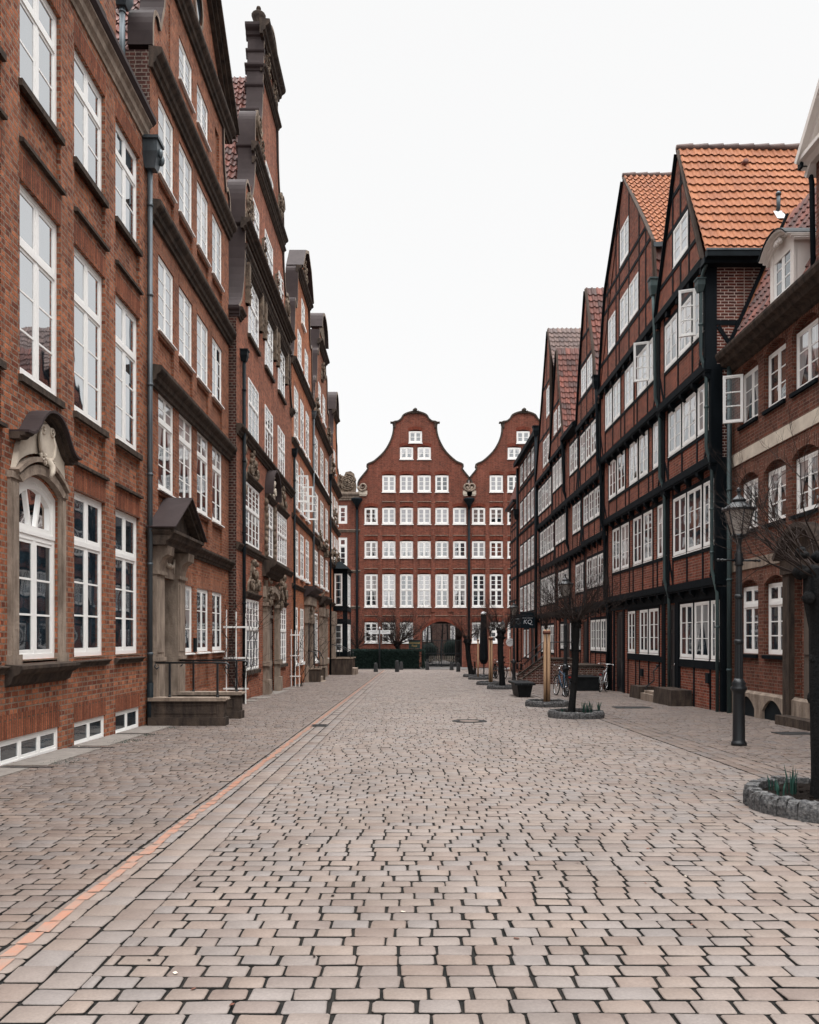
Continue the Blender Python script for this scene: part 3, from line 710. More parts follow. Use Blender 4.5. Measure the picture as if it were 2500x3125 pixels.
    for s in (-1, 1):
        spiral(mb, fr, uc+s*.15, 4.62, .08, 1.5, .12, .026, 0, s); spiral(mb, fr, uc+s*.17, 4.2, .07, 1.4, .12, .024, 0, -s)
        mb.tube([fr.P(uc+s*.2, 4.6, .12), fr.P(uc+s*.245, 4.45, .13), fr.P(uc+s*.22, 4.3, .13), fr.P(uc+s*.12, 4.18, .14)], [.02, .03, .03, .02], 6)
    mb.tube([fr.P(uc, 4.2, .13), fr.P(uc+.04, 4.1, .18), fr.P(uc, 4.0, .2), fr.P(uc-.05, 3.93, .2)], [.05, .05, .04, .02], 8)
    for k in range(9): mb.blob(fr.P(uc+random.uniform(-.2, .2), random.uniform(4.12, 4.26), .12), (.03, .03, .035), 6, 4)
    mb.build('cartouche', ['cartouche'], r, world=True)
    mb = MB()
    for k, (dd, dz, t) in enumerate(((.12, -.085, .05), (.19, -.04, .05))):
        coping(mb, fr, [(u, z+dz) for u, z in top], 0, dd+.03, t)
    mb.build('hood_moulding', ['stone'], r, world=True)
    mb = MB(); coping(mb, fr, top, 0, .28, .035); mb.build('hood_roof', ['clad'], r, world=True)
    mb = MB(); mould(mb, fr, 11.08, 13.04, [(-.02, .86), (.08, .92), (.12, 1.02), (.2, 1.06), (.24, 1.12), (.24, 1.165), (-.02, 1.19)]); mb.build('window_ledge', ['stone'], r, world=True)
    # eaves, attic wall, roof
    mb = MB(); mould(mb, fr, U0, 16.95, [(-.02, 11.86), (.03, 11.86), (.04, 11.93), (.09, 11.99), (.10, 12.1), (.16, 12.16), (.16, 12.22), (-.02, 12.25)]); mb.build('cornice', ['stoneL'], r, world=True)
    mb = MB(); mould(mb, fr, U0, 17.0, [(-.02, 12.22), (.17, 12.2), (.23, 12.27), (.23, 12.35), (.18, 12.36), (.15, 12.28), (-.02, 12.28)]); mb.build('gutter', ['clad'], r, world=True)
    mb = MB(); tiles(mb, (X-3.3, 15.3, 15.3), (0, 1, 0), (1, 0, -.97), 1.75, 4.4); tiles(mb, (X-3.3, U0, 15.3), (0, 1, 0), (1, 0, -.97), 5.4, 4.4)
    mb.build('roof', ['tR'], r, world=True)
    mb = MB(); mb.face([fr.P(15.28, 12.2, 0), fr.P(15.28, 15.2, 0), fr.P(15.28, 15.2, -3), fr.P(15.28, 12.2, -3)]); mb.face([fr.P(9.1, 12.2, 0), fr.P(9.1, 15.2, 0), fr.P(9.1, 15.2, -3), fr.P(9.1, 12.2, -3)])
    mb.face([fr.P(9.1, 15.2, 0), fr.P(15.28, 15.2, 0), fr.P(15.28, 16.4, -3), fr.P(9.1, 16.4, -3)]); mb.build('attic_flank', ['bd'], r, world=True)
    side_shell(r, fr, U0, U1-.02, 12.1, 9, 'b1')
    # rainwater head and pipe on the party line
    mb = MB(); pipe(mb, fr, 16.98, .1, .1, 11.3, .052, 0, 6); mb.tube([fr.P(16.98, -.6, .1), fr.P(16.98, .62, .1)], .066, 12, 1)
    hopper(mb, fr, 16.98, .13, 11.28, .34, .62); mb.blob(fr.P(17.1, 11.55, .3), (.07, .05, .12), 8, 6); mb.blob(fr.P(16.94, 11.6, .33), (.05, .05, .1), 8, 6)
    mb.build('downpipe', ['zinc', 'dpipe'], r, world=True)
    mb = MB(); pipe(mb, fr, 16.9, -.45, 12.6, 15.0, .06, 0, 2); hopper(mb, fr, 16.9, -.45, 14.6, .34, .4); mb.build('roof_pipe', ['zinc'], r, world=True)
def house_L2():
    X = -5.45; fr = Fr('L', X); U0, U1 = 17.12, 24.58
    r = house_root('tan brick gabled house with heavy dark cornices, triangular pediment and porch on a stoop', 'house', X, 20.8)
    cols = [(17.70, 18.86), (19.29, 20.48), (20.92, 22.1), (22.54, 23.72)]
    holes = []; W = []; sold = []; pan = []
    for i, (a, b) in enumerate(cols):
        if i: holes.append((a, b, 1.19, 2.84)); W.append((a, b, 1.19, 2.84, 3, 0)); sold.append((a-.03, b+.03, 2.84, 3.15)); pan.append((a, b, .2, 1.0))
        else: pass
        holes += [(a, b, 4.81, 6.93), (a, b, 8.26, 9.9), (a, b, 11.67, 13.33)]
        W += [(a, b, 4.81, 6.93, 3, .3), (a, b, 8.26, 9.9, 4, 0), (a, b, 11.67, 13.33, 4, 0)]
        sold += [(a-.03, b+.03, 9.9, 10.2), (a-.03, b+.03, 13.33, 13.44)]
        pan += [(a, b, 7.4, 8.12), (a, b, 10.82, 11.53), (a, b, 4.0, 4.68)]
        if i in (1, 2): holes.append((a, b, 14.80, 15.82)); W.append((a, b, 14.8, 15.82, 3, 0))
        else: pan.append((a+.3, b-.3, 14.3, 15.9))
    holes.append((17.74, 18.74, -.3, 2.88))
    prof = [(-1.2, U0, U1), (13.9, U0, U1), (13.9, 17.4, 24.2), (14.6, 17.75, 23.85), (15.4, 18.1, 23.6), (16.3, 18.3, 23.4), (16.3, 17.3, 24.4), (19.7, 20.6, 21.1)]
    mb = MB(); facade(mb, fr, prof, holes+pan, .12)
    for a, b, c, d in pan: mb.face([fr.P(a, c, -.06), fr.P(b, c, -.06), fr.P(b, d, -.06), fr.P(a, d, -.06)])
    for a, b, c, d in sold: mb.face([fr.P(a, c, .003), fr.P(b, c, .003), fr.P(b, d, .003), fr.P(a, d, .003)], 1)
    mb.build('wall', ['b2', 'b2s'], r, world=True)
    for a, b, c, d, n, tp in W:
        window(r, fr, a, b, c, d, .05, 'gC' if 4 < c < 5 else 'gD' if c > 7 else 'gA', 'white', .07, .05, .05, rows=n, top=tp, trows=2 if tp else 1, ft=.06, st=.042, bt=.026, mull=.05)
    for z, h, p in ((13.95, .42, .26), (10.75, .40, .24), (7.28, .40, .26), (3.86, .3, .2), (16.75, .4, .26)):
        if z < 16: cornice(r, fr, U0-.02, U1+.02, z, h, p)
        else: cornice(r, fr, 17.3, 24.45, z, h, p)
    for s in (0, 1):                                      # raking cornices of the pediment
        mb = MB(); pts = [(17.15, 16.75), (20.85, 19.95)] if not s else [(20.85, 19.95), (24.55, 16.75)]
        for dd, dz, t in ((.12, -.34, .1), (.22, -.2, .1), (.34, -.07, .1)): coping(mb, fr, [(u, z+dz) for u, z in pts], -.1, dd, t)
        mb.build('raking_cornice', ['stone'], r, world=True)
    mb = MB(); N = 20                                     # round gable window with a stone rim
    for k in range(N):
        a, b = 2*pi*k/N, 2*pi*(k+1)/N; q = lambda t, ru, rz, d: fr.P(20.95+ru*cos(t), 17.75+rz*sin(t), d)
        mb.face([q(a, .42, .55, .06), q(b, .42, .55, .06), q(b, .32, .43, .06), q(a, .32, .43, .06)]); mb.face([q(a, .42, .55, 0), q(b, .42, .55, 0), q(b, .42, .55, .06), q(a, .42, .55, .06)])
    mb.build('round_window_rim', ['stoneL'], r, world=True)
    mb = MB(); mb.face([fr.P(20.95+.32*cos(2*pi*k/N), 17.75+.43*sin(2*pi*k/N), .012) for k in range(N)]); mb.build('round_window', ['gD'], r, world=True)
    for s in (0, 1):
        pts = [(17.2, 14.0), (17.2, 14.45), (17.3, 14.75), (17.5, 14.82), (17.62, 14.7), (17.72, 14.75), (17.85, 15.1), (18.0, 15.5), (18.05, 16.35)]
        pts = [(u, z) for u, z in pts]
        if s: pts = mirror(pts, 20.85)
        mb = MB(); coping(mb, fr, pts, -.46, .07, .1, 0, 1)
        fpoly(mb, fr, pts+([(18.4, 16.3), (18.4, 14.0)] if not s else [(23.3, 14.0), (23.3, 16.3)][::1]), -.4, .015, 2)
        mb.build('gable_scroll', ['clad', 'stoneL', 'b2'], r, world=True)
    mb = MB(); fpoly(mb, fr, [(17.1, 13.95), (24.6, 13.95), (24.2, 14.2), (17.5, 14.2)], -.46, .12); mb.build('gable_ledge', ['clad'], r, world=True)
    side_shell(r, fr, U0, U1-.02, 13.9, 9)
    mb = MB()
    L_ = sqrt(3.6**2+5.2**2); tiles(mb, (X-6, 20.85, 19.2), (1, 0, 0), (0, -3.6, -5.3), 5.6, 6.3); tiles(mb, (X-6, 20.85, 19.2), (1, 0, 0), (0, 3.6, -5.3), 5.6, 6.3); mb.build('roof', ['tR'], r, world=True)
    # porch
    mb = MB()
    for a, b in ((17.16, 17.74), (18.76, 19.36)):
        fbox(mb, fr, a, b, -.35, 2.9, -.02, .13); fbox(mb, fr, a-.02, b+.02, -.36, .02, -.02, .2); fbox(mb, fr, a-.015, b+.015, 1.06, 1.14, -.02, .17)
        fbox(mb, fr, a+.08, b-.08, 1.24, 2.78, .13, .145); fbox(mb, fr, a+.08, b-.08, .12, .98, .13, .15)
        fbox(mb, fr, a-.03, b+.03, 2.9, 2.98, -.02, .18)
        # console
        pr = [(0, 2.98), (.15, 2.98), (.17, 3.1), (.22, 3.24), (.34, 3.32), (.36, 3.5), (0, 3.5)]
        mb.hexa([fr.P(a+.06, z, d) for d, z in pr], [fr.P(b-.06, z, d) for d, z in pr])
    fbox(mb, fr, 17.74, 18.76, 2.88, 3.5, -.02, .06); mb.build('portal', ['stoneL'], r, world=True)
    mb = MB()
    for s in (-1, 1):
        mb.tube([fr.P(18.25+s*.36, 3.32, .08), fr.P(18.25+s*.25, 3.18, .09), fr.P(18.25+s*.1, 3.14, .09), fr.P(18.25, 3.2, .09)], [.02, .04, .045, .03], 6); mb.tube([fr.P(18.25+s*.37, 3.34, .08), fr.P(18.25+s*.38, 3.02, .08)], [.03, .015], 6)
    mb.build('garland', ['cartouche'], r, world=True)
    mb = MB(); mould(mb, fr, 17.0, 19.5, [(-.02, 3.5), (.36, 3.5), (.38, 3.58), (.46, 3.64), (.5, 3.74), (.54, 3.76), (.54, 3.82), (-.02, 3.84)])
    for pts in ([(16.98, 3.84), (18.25, 4.62)], [(18.25, 4.62), (19.52, 3.84)]):
        coping(mb, fr, [(u, z-.12) for u, z in pts], -.02, .48, .08); coping(mb, fr, [(u, z-.03) for u, z in pts], -.02, .54, .06)
    fpoly(mb, fr, [(17.2, 3.84), (19.3, 3.84), (18.25, 4.48)], 0, .3); mb.build('pediment', ['stone'], r, world=True)
    mb = MB()
    for pts in ([(16.93, 3.84), (18.25, 4.66)], [(18.25, 4.66), (19.57, 3.84)]): coping(mb, fr, pts, -.02, .6, .03)
    mb.build('porch_roof', ['clad'], r, world=True)
    mb = MB(); mb.face([fr.P(17.74, -.3, -.3), fr.P(18.76, -.3, -.3), fr.P(18.76, 2.9, -.3), fr.P(17.74, 2.9, -.3)])
    for u in (17.746, 18.734): mb.face([fr.P(u, -.3, .12), fr.P(u, -.3, -.3), fr.P(u, 2.9, -.3), fr.P(u, 2.9, .12)], 1)
    for a, b in ((17.82, 18.2), (18.3, 18.68)):
        for c, d in ((-.1, .8), (.92, 2.5)): fbox(mb, fr, a, b, c, d, -.31, -.285)
    mb.build('door', ['door', 'stoneL'], r, world=True)
    mb = MB(); fbox(mb, fr, 20.55, 20.7, 1.2, 1.55, 0, .06); mb.build('house_plaque', ['dpipe'], r, world=True)
    # stoop with two cheek walls and iron rails
    t = thing('stone_stoop', 'dark sandstone stoop with two panelled cheek walls under the porch', 'stoop', (-4.7, 17.9, gz(17.9)))
    for y0, y1, xe in ((16.93, 17.22, -3.86), (18.74, 19.04, -3.9)):
        mb = MB(); zb = gz(y0)-.05; zt = .31
        mb.box(-5.42, xe, y0, y1, zb+.22, zt-.07); mb.box(-5.42, xe+.04, y0-.04, y1+.04, zb, zb+.22)
        mb.box(-5.3, xe-.12, y0-.012, y0+.1, zb+.3, zb+.32); mb.box(-5.3, xe-.12, y0-.012, y0+.1, zt-.16, zt-.14)
        mb.box(-5.3, -5.28, y0-.012, y0+.1, zb+.32, zt-.16); mb.box(xe-.14, xe-.12, y0-.012, y0+.1, zb+.32, zt-.16)
        mb.box(xe-.002, xe+.012, y0+.06, y1-.06, zb+.3, zt-.14)
        mb.build('cheek_wall', ['stone'], t, world=True)
        mb = MB(); P = [(-5.42, zt-.07), (xe+.05, zt-.07), (xe+.07, zt-.04), (xe+.05, zt), (-5.42, zt)]
        mb.hexa([(x, y0-.05, z) for x, z in P], [(x, y1+.05, z) for x, z in P]); mb.build('coping_slab', ['stoneL'], t, world=True)
    mb = MB()
    for k, (xa, xb) in enumerate(((-5.4, -4.85), (-4.85, -4.5), (-4.5, -4.2))):
        mb.box(xa, xb, 17.22, 18.74, -.4, .12-.15*k)
    mb.build('steps', ['stone'], t, world=True)
    for y, xs in ((17.08, (-5.02, -4.02)), (18.88, (-5.0, -4.0))):
        rl = thing('hand_rail', 'black iron handrail with scrolled end on the %s cheek wall of the stoop' % ('nearer' if y < 18 else 'farther'), 'handrail', (-4.6, y, .31), group='stoop handrails')
        z = 1.03
        for x in xs: mb = MB(); mb.box(x-.02, x+.02, y-.02, y+.02, .3, z); mb.lathe([(.03, 0), (.035, .03), (.02, .06)], (x, y, .3), 8); mb.build('post', ['iron'], rl, world=True)
        mb = MB(); e = xs[1]+.18
        mb.tube([(-5.32, y, z), (e-.05, y, z), (e+.02, y, z-.01), (e+.07, y, z-.06), (e+.05, y, z-.12), (e, y, z-.11), (e, y, z-.07)], .02, 8)
        mb.tube([(-5.32, y, z-.03), (-5.34, y, z-.09), (-5.29, y, z-.13), (-5.25, y, z-.09)], .016, 8); mb.build('rail', ['iron'], rl, world=True)
def gable_house(label, x, U0, U1, prof, left, rows, cors, mat, msold, scroll_fill, zt, roofm='tR', thick=.5, sold=True, extra_holes=(), mtop='clad'):
    """generic left-hand gabled house: prof = wall outline, left = coping outline of its left half"""
    fr = Fr('L', x); uc = (U0+U1)/2
    r = house_root(label, 'house', x, uc)
    mb = MB(); hol = [(a, b, zb, zt_) for zb, zt_, cs, kw in rows for a, b in cs]
    facade(mb, fr, prof, hol+list(extra_holes), .05)
    for zb, zt_, cs, kw in rows:
        if not sold: break
        for a, b in cs: mb.face([fr.P(a-.03, zt_, .003), fr.P(b+.03, zt_, .003), fr.P(b+.03, zt_+.28, .003), fr.P(a-.03, zt_+.28, .003)], 1)
    mb.build('wall', [mat, msold], r, world=True)
    for zb, zt_, cs, kw in rows:
        for a, b in cs: window(r, fr, a, b, zb, zt_, .0, kw.get('pane', 'gD'), kw.get('sill', 'stone'), .1, .14, .06, **{k: v for k, v in kw.items() if k not in ('pane', 'sill')})
    for c in cors: cornice(r, fr, *c)
    for s in (0, 1):
        pts = left if not s else mirror(left, uc)
        mb = MB(); coping(mb, fr, pts, -thick, .08, .1, 0, 1)
        for pl in scroll_fill:
            q = pl if not s else mirror(pl, uc); fpoly(mb, fr, q, -.3, .02, 2)
        mb.build('gable_scroll', [mtop, 'stoneL', mat], r, world=True)
    # back of the gable and the roof behind it
    z0 = zt['eave']; zr = zt['ridge']; h = zr-z0; hw = uc-U0
    mb = MB(); L_ = sqrt(h*h+hw*hw); D = 8
    for sg in (-1, 1):
        tiles(mb, (x-thick-D, uc, zr), (1, 0, 0), (0, sg*hw, -h), D, L_+.1)
    mb.build('roof', [roofm], r, world=True)
    side_shell(r, fr, U0, U1-.02, z0, 9)
    return r, fr
def house_L3():
    x = -5.22; U0, U1 = 24.6, 36.1; uc = 30.35
    half = [(11.5, 24.65), (11.9, 25.1), (12.6, 25.45), (13.4, 25.6), (14.57, 25.75), (16., 26.5), (16.8, 27.15), (17.4, 27.25), (18., 27.35), (19.15, 28.1), (19.8, 28.5), (20.7, 28.7), (22.6, 28.95), (23.15, 29.0)]
    prof = [(-1.3, U0, U1), (11.5, U0, U1)]+[(z, u, 2*uc-u) for z, u in half]
    left = [(24.6, 11.5), (24.75, 11.62), (25.1, 11.95), (25.4, 12.6), (25.58, 13.4), (25.6, 14.5), (25.6, 14.9), (25.62, 15.45), (25.75, 15.85), (26.0, 16.05), (26.25, 16.02), (26.42, 15.9), (26.55, 15.86), (26.75, 15.98), (27., 16.4), (27.18, 16.95), (27.25, 17.5), (27.25, 18.), (27.28, 18.6), (27.34, 18.95), (27.5, 19.2), (27.75, 19.28), (27.95, 19.17), (28.1, 19.1), (28.27, 19.2), (28.45, 19.6), (28.6, 20.1), (28.68, 20.7), (28.72, 21.2), (28.85, 21.9), (28.92, 22.5), (28.95, 22.8)]
    sc1 = [(25.6, 14.57), (25.6, 14.9), (25.62, 15.45), (25.75, 15.85), (26.0, 16.05), (26.25, 16.02), (26.55, 15.86), (27.3, 16.9), (27.3, 14.57)]
    sc2 = [(27.25, 18.), (27.28, 18.6), (27.34, 18.95), (27.5, 19.2), (27.75, 19.28), (27.95, 19.17), (28.1, 19.1), (28.7, 20.2), (28.7, 18.)]
    big = dict(leaves=4, cols=1, rows=4, top=.42, trows=4, ft=.05, st=.03, bt=.022, mull=.03, pane='gB')
    mid = dict(leaves=2, cols=1, rows=4, top=.42, trows=4, ft=.05, st=.03, bt=.022, mull=.03, pane='gB')
    b2 = dict(big); b2.update(leaves=3, rows=3, trows=3); m2 = dict(mid); m2.update(rows=3, trows=3)
    C3 = [(26.35, 28.1), (32.3, 34.0)]; Cm = [(29.4, 31.05)]
    rows = [(.51, 2.8, [(26., 28.1), (32.15, 34.35)], big), (4.55, 6.54, [(25.8, 28.2), (32.1, 34.5)], big), (4.55, 6.5, [(29.7, 31.05)], mid),
            (8.12, 9.98, C3+Cm, b2), (11.4, 13.2, C3+Cm, b2), (14.95, 16.3, Cm, m2), (17.6, 18.85, [(29.55, 31.1)], m2), (14.95, 16.2, [(27.1, 28.2), (32.5, 33.6)], m2)]
    cors = [(U0, U1, 4.45, .22, .12), (U0, U1, 8.02, .3, .2), (25.3, 35.4, 14.6, .32, .3), (25.5, 35.2, 13.9, .3, .16), (24.6, 25.2, 11.55, .25, .2), (35.5, 36.1, 11.55, .25, .2),
            (27.0, 33.7, 18.0, .3, .22), (27.1, 33.6, 17.55, .2, .15), (28.6, 32.1, 21.7, .25, .2), (28.5, 32.2, 23.2, .5, .34)]
    r, fr = gable_house('tallest ornate gabled house with carved stone scrolls and an urn on top', x, U0, U1, prof, left, rows, cors, 'b3', 'b2s', [sc1, sc2], dict(eave=11.6, ridge=22.4), sold=False, extra_holes=[(29.6, 31.5, -.6, 3.0, .25)])
    # stone window heads, carvings
    for a, b in ((25.8, 28.2), (32.1, 34.5)):
        cornice(r, fr, a-.15, b+.15, 6.78, .2, .16)
        mb = MB(); carving(mb, fr, (a+b)/2, 6.78, 1.7, .95, .1, 0, int(a)); mb.build('window_carving', ['carved'], r, world=True)
    for a, b in ((26., 28.1), (32.15, 34.35)):
        cornice(r, fr, a-.1, b+.1, 3.02, .18, .14)
        mb = MB(); carving(mb, fr, (a+b)/2, 3.02, 1.9, 1.1, .12, 0, int(a)+5); mb.build('window_carving', ['carved'], r, world=True)
    for a, b in C3+Cm:
        cornice(r, fr, a-.1, b+.1, 13.42, .2, .16)
        for s in (-1, 1):
            u = (a if s < 0 else b)+s*.3
            mb = MB(); fbox(mb, fr, u-.13, u+.13, 12.2, 13.5, 0, .14); carving(mb, fr, u, 12.2, .3, 1.0, .16, 0, int(u*7), 12); mb.build('carved_console', ['carved'], r, world=True)
    for z, us in ((14.7, (26.1, 28.9, 31.7, 34.5)), (18.1, (28.4, 32.3)), (21.75, (29.6, 31.1))):
        for u in us: mb = MB(); carving(mb, fr, u, z, .55, 1.1, .14, 0, int(u*3)); mb.build('gable_carving', ['carved'], r, world=True)
    for s in (-1, 1):
        for z, du in ((14.9, 4.05), (18.5, 2.55)):
            mb = MB(); N = 12; u = uc+s*du
            fpoly(mb, fr, [(u+.34*cos(2*pi*k/N), z+.5+.5*sin(2*pi*k/N)) for k in range(N)], 0, .1); spiral(mb, fr, u, z+.5, .36, 2, .12, .05, 0, s); mb.build('gable_rosette', ['carved'], r, world=True)
    # niche window surround with a round hood on the first floor
    for s in (-1, 1):
        mb = MB(); u = 30.37+s*.88
        for k in range(9): mb.blob(fr.P(u+s*.07*sin(k), 4.6+k*.23, .06), (.08, .12, .16), 6, 4)
        fbox(mb, fr, u-.12, u+.12, 4.5, 6.6, 0, .05); mb.build('niche_carving', ['carved'], r, world=True)
    arch = [(29.45, 6.75)]+[(30.37-.92*cos(pi*k/10), 6.75+.95*sin(pi*k/10)) for k in range(1, 10)]+[(31.29, 6.75)]
    mb = MB(); fpoly(mb, fr, arch, 0, .08); carving(mb, fr, 30.37, 6.8, 1.2, .85, .16, 0, 4); mb.build('hood_relief', ['cartouche'], r, world=True)
    mb = MB(); coping(mb, fr, arch, 0, .32, .07); mb.build('round_hood', ['clad'], r, world=True)
    cornice(r, fr, 29.4, 31.35, 6.76, .2, .16)
    # portal
    mb = MB()
    for a, b in ((29.05, 29.55), (31.5, 32.0)):
        fbox(mb, fr, a, b, -.7, 2.75, 0, .16); fbox(mb, fr, a-.05, b+.05, -.72, .05, 0, .24); fbox(mb, fr, a-.07, b+.07, .55, .72, 0, .24); fbox(mb, fr, a-.05, b+.05, 2.7, 2.82, 0, .22)
    fbox(mb, fr, 29.05, 32.0, 3.02, 3.4, 0, .1)
    N = 12; A = [(lerp(29.55, 31.5, i/N), 3.0+.25*(1-(2*i/N-1)**2)) for i in range(N+1)]; Bq = [(lerp(29.35, 31.7, i/N), 3.12+.35*(1-(2*i/N-1)**2)) for i in range(N+1)]
    fpoly(mb, fr, A+Bq[::-1], 0, .2); mb.build('portal', ['stoneL'], r, world=True)
    mb = MB()
    for u in (29.3, 31.75): mb = MB(); carving(mb, fr, u, 2.5, .6, 1.25, .26, 0, int(u)); mb.build('portal_carving', ['carved'], r, world=True)
    cornice(r, fr, 28.9, 32.1, 4.3, .55, .5)
    mb = MB(); mb.face([fr.P(29.6, -.6, -.1), fr.P(31.5, -.6, -.1), fr.P(31.5, 3.3, -.1), fr.P(29.6, 3.3, -.1)])
    for a, b in ((29.68, 30.5), (30.6, 31.42)): fbox(mb, fr, a, b, -.4, 1.1, -.1, -.07); fbox(mb, fr, a, b, 1.25, 2.1, -.1, -.07)
    fbox(mb, fr, 29.6, 31.5, 2.3, 2.42, -.1, -.03); mb.build('door', ['doorg'], r, world=True)
    mb = MB(); fbox(mb, fr, 29.75, 30.25, .75, 1.35, -.07, .0); mb.build('house_plaque', ['dpipe'], r, world=True)
    # crown: urn and segment pediment
    arc = [(29.1+k*.2, 23.2+.75*(1-((29.1+k*.2-30.35)/1.25)**2)) for k in range(13)]; arc[-1] = (31.6, 23.2)
    mb = MB(); coping(mb, fr, arc, -.5, .2, .1, 0, 1); fpoly(mb, fr, arc, -.3, .05, 2); mb.build('crown', ['clad', 'stoneL', 'carved'], r, world=True)
    mb = MB(); mb.lathe([(.17, 0), (.17, .35), (.22, .5), (.26, .62), (.24, .66), (.12, .72), (.05, .75), (.05, .8), (.09, .86), (.07, .93), (0, .95)], fr.P(29.2, 23.2, -.18), 14); mb.build('urn', ['stone'], r, world=True)
    downpipe(r, fr, 25.25, .1, -.9, 10.1, 'dpipe', .055, True, 0, 5)
    mb = MB()
    for k in range(5): mb.blob(fr.P(25.55, 6.2+k*.42, .06), (.09, .13, .2), 6, 5)
    mb.build('corner_carving', ['carved'], r, world=True)
    casement(r, fr, 26.38, 8.15, .6, 1.08, .07, -100, 3, False, 2)
    for u, z, h, p in ((25.62, 14.6, .34, .18), (25.62, 13.9, .3, .12), (25.62, 13.45, .18, .08), (27.26, 18.0, .28, .16), (27.26, 17.55, .24, .1), (27.9, 19.62, .3, .12), (28.7, 21.0, .3, .16), (28.74, 21.7, .3, .2), (28.9, 22.35, .3, .16), (28.92, 23.2, .5, .3), (24.62, 11.55, .3, .12)):
        mb = MB(); fe = Fr('E', u); mould(mb, fe, x-.56, x+.1, corn(z, h, p)); mb.build('scroll_moulding', ['clad'], r, world=True)
def houses_L456():
    n3 = dict(leaves=2, rows=3, top=.36, trows=2, ft=.055, st=.04, bt=.025, mull=.045, pane='gD', sill='white')
    tall = dict(n3); tall.update(top=.4, trows=3)
    # --- L4
    x = -5.22; U0, U1 = 36.12, 43.8; uc = (U0+U1)/2
    cs = [(36.85, 38.1), (38.9, 40.1), (40.95, 42.15)]
    half = [(14., 36.3), (15.2, 36.7), (16.4, 36.95), (16.6, 37.5), (17.4, 37.7), (18.4, 38.0), (19.2, 38.2)]
    prof = [(-1.4, U0, U1), (14., U0, U1)]+[(z, u, 2*uc-u) for z, u in half]+[(20.2, 39.8, 2*uc-39.8)]
    left = [(36.15, 14.), (36.4, 14.4), (36.6, 15.2), (36.75, 16.), (36.8, 16.7), (36.95, 16.85), (37.15, 16.7), (37.35, 16.65), (37.55, 16.9), (37.65, 17.5), (37.7, 18.2), (37.75, 18.6), (37.95, 18.75), (38.2, 18.6), (38.45, 18.7)]
    sc = [(36.6, 14.), (36.75, 16.), (36.8, 16.7), (36.95, 16.85), (37.15, 16.7), (37.7, 17.), (37.7, 14.)]
    rows = [(.4, 2.95, [(36.8, 37.9), (38.9, 40.0)], n3), (4.46, 6.5, cs, tall), (7.56, 9.7, cs, tall), (10.75, 12.95, cs, tall), (14.5, 15.95, [(38.0, 39.2), (40.6, 41.8)], n3), (16.85, 17.95, [(39.35, 40.5)], n3)]
    cors = [(U0, U1, 3.98, .2, .12), (U0, U1, 7.1, .22, .14), (U0, U1, 10.45, .22, .14), (U0, U1, 14.05, .3, .22), (37.6, 42.3, 18.75, .3, .25)]
    r, fr = gable_house('bright orange brick gabled house with three window bays left of the weathered brown one', x, U0, U1, prof, left, rows, cors, 'b4', 'b2s', [sc], dict(eave=13.6, ridge=19.4))
    mb = MB(); P = [(37.9, 18.75), (38.9, 19.9), (39.96, 20.35), (41.0, 19.9), (42.0, 18.75)]; coping(mb, fr, P, -.5, .3, .15, 0, 1); fpoly(mb, fr, P, -.4, .05, 2); mb.build('crown', ['clad', 'stoneL', 'b4'], r, world=True)
    mb = MB(); carving(mb, fr, 39.96, 19.0, 1.2, 1.0, .15, 0, 9); mb.build('gable_carving', ['carved'], r, world=True)
    downpipe(r, fr, 36.3, .1, -.9, 9.6, 'dpipe', .055); downpipe(r, fr, 43.6, .1, -.9, 13.3, 'zinc', .055)
    mb = MB()
    for a, b in ((40.5, 41.0), (42.6, 43.2)): fbox(mb, fr, a+.1, b-.1, -.8, 3.0, 0, .14); fbox(mb, fr, a+.04, b-.04, -.8, .1, 0, .2); fbox(mb, fr, a, b, 2.3, 3.4, 0, .2); carving(mb, fr, (a+b)/2, 2.3, .5, 1.2, .35, 0, int(a))
    fbox(mb, fr, 40.4, 43.3, 3.2, 3.6, 0, .3); mb.build('portal', ['stoneL'], r, world=True)
    cornice(r, fr, 40.2, 43.5, 4.1, .5, .6, 'clad', 'door_hood')
    mb = MB(); fbox(mb, fr, 41.0, 42.6, -.7, 3.2, 0, .02); mb.build('door', ['door'], r, world=True)
    for u, zz in ((38.1, 7.9), (40.1, 7.75), (42.15, 7.65)): casement(r, fr, u, zz, .5, 1.25, .07, 95, 3, True)
    # --- L5
    U0, U1 = 43.82, 53.; uc = 48.4; cs = [(44.8, 46.2), (47.7, 49.2), (50.6, 51.9)]
    half = [(13.6, 44.), (14.8, 44.8), (16., 45.5), (17.2, 46.2), (18.4, 46.7), (19.4, 46.9)]
    prof = [(-1.5, U0, U1), (13.6, U0, U1)]+[(z, u, 2*uc-u) for z, u in half]
    left = [(43.85, 13.6), (44.1, 14.4), (44.5, 15.), (44.6, 15.6), (44.9, 15.9), (45.2, 15.7), (45.45, 16.2), (45.6, 17.), (45.7, 17.6), (46., 17.8), (46.3, 17.6), (46.6, 18.2), (46.7, 19.2)]
    sc = [(44.2, 13.8), (44.5, 15.), (44.6, 15.6), (44.9, 15.9), (45.3, 15.7), (45.6, 17.), (45.7, 17.6), (46., 17.8), (46.4, 17.7), (46.6, 13.8)]
    rows = [(.3, 2.9, [(44.8, 46.1), (50.6, 51.9)], n3), (4.6, 6.4, cs, tall), (7.5, 9.6, cs, tall), (10.7, 12.7, cs, tall), (14.6, 16.2, [(46.6, 47.8), (49.0, 50.2)], n3)]
    cors = [(U0, U1, 3.95, .25, .2), (U0, U1, 7., .25, .2), (U0, U1, 10.4, .25, .2), (U0, U1, 13.65, .3, .28), (46.4, 50.4, 18.6, .3, .3)]
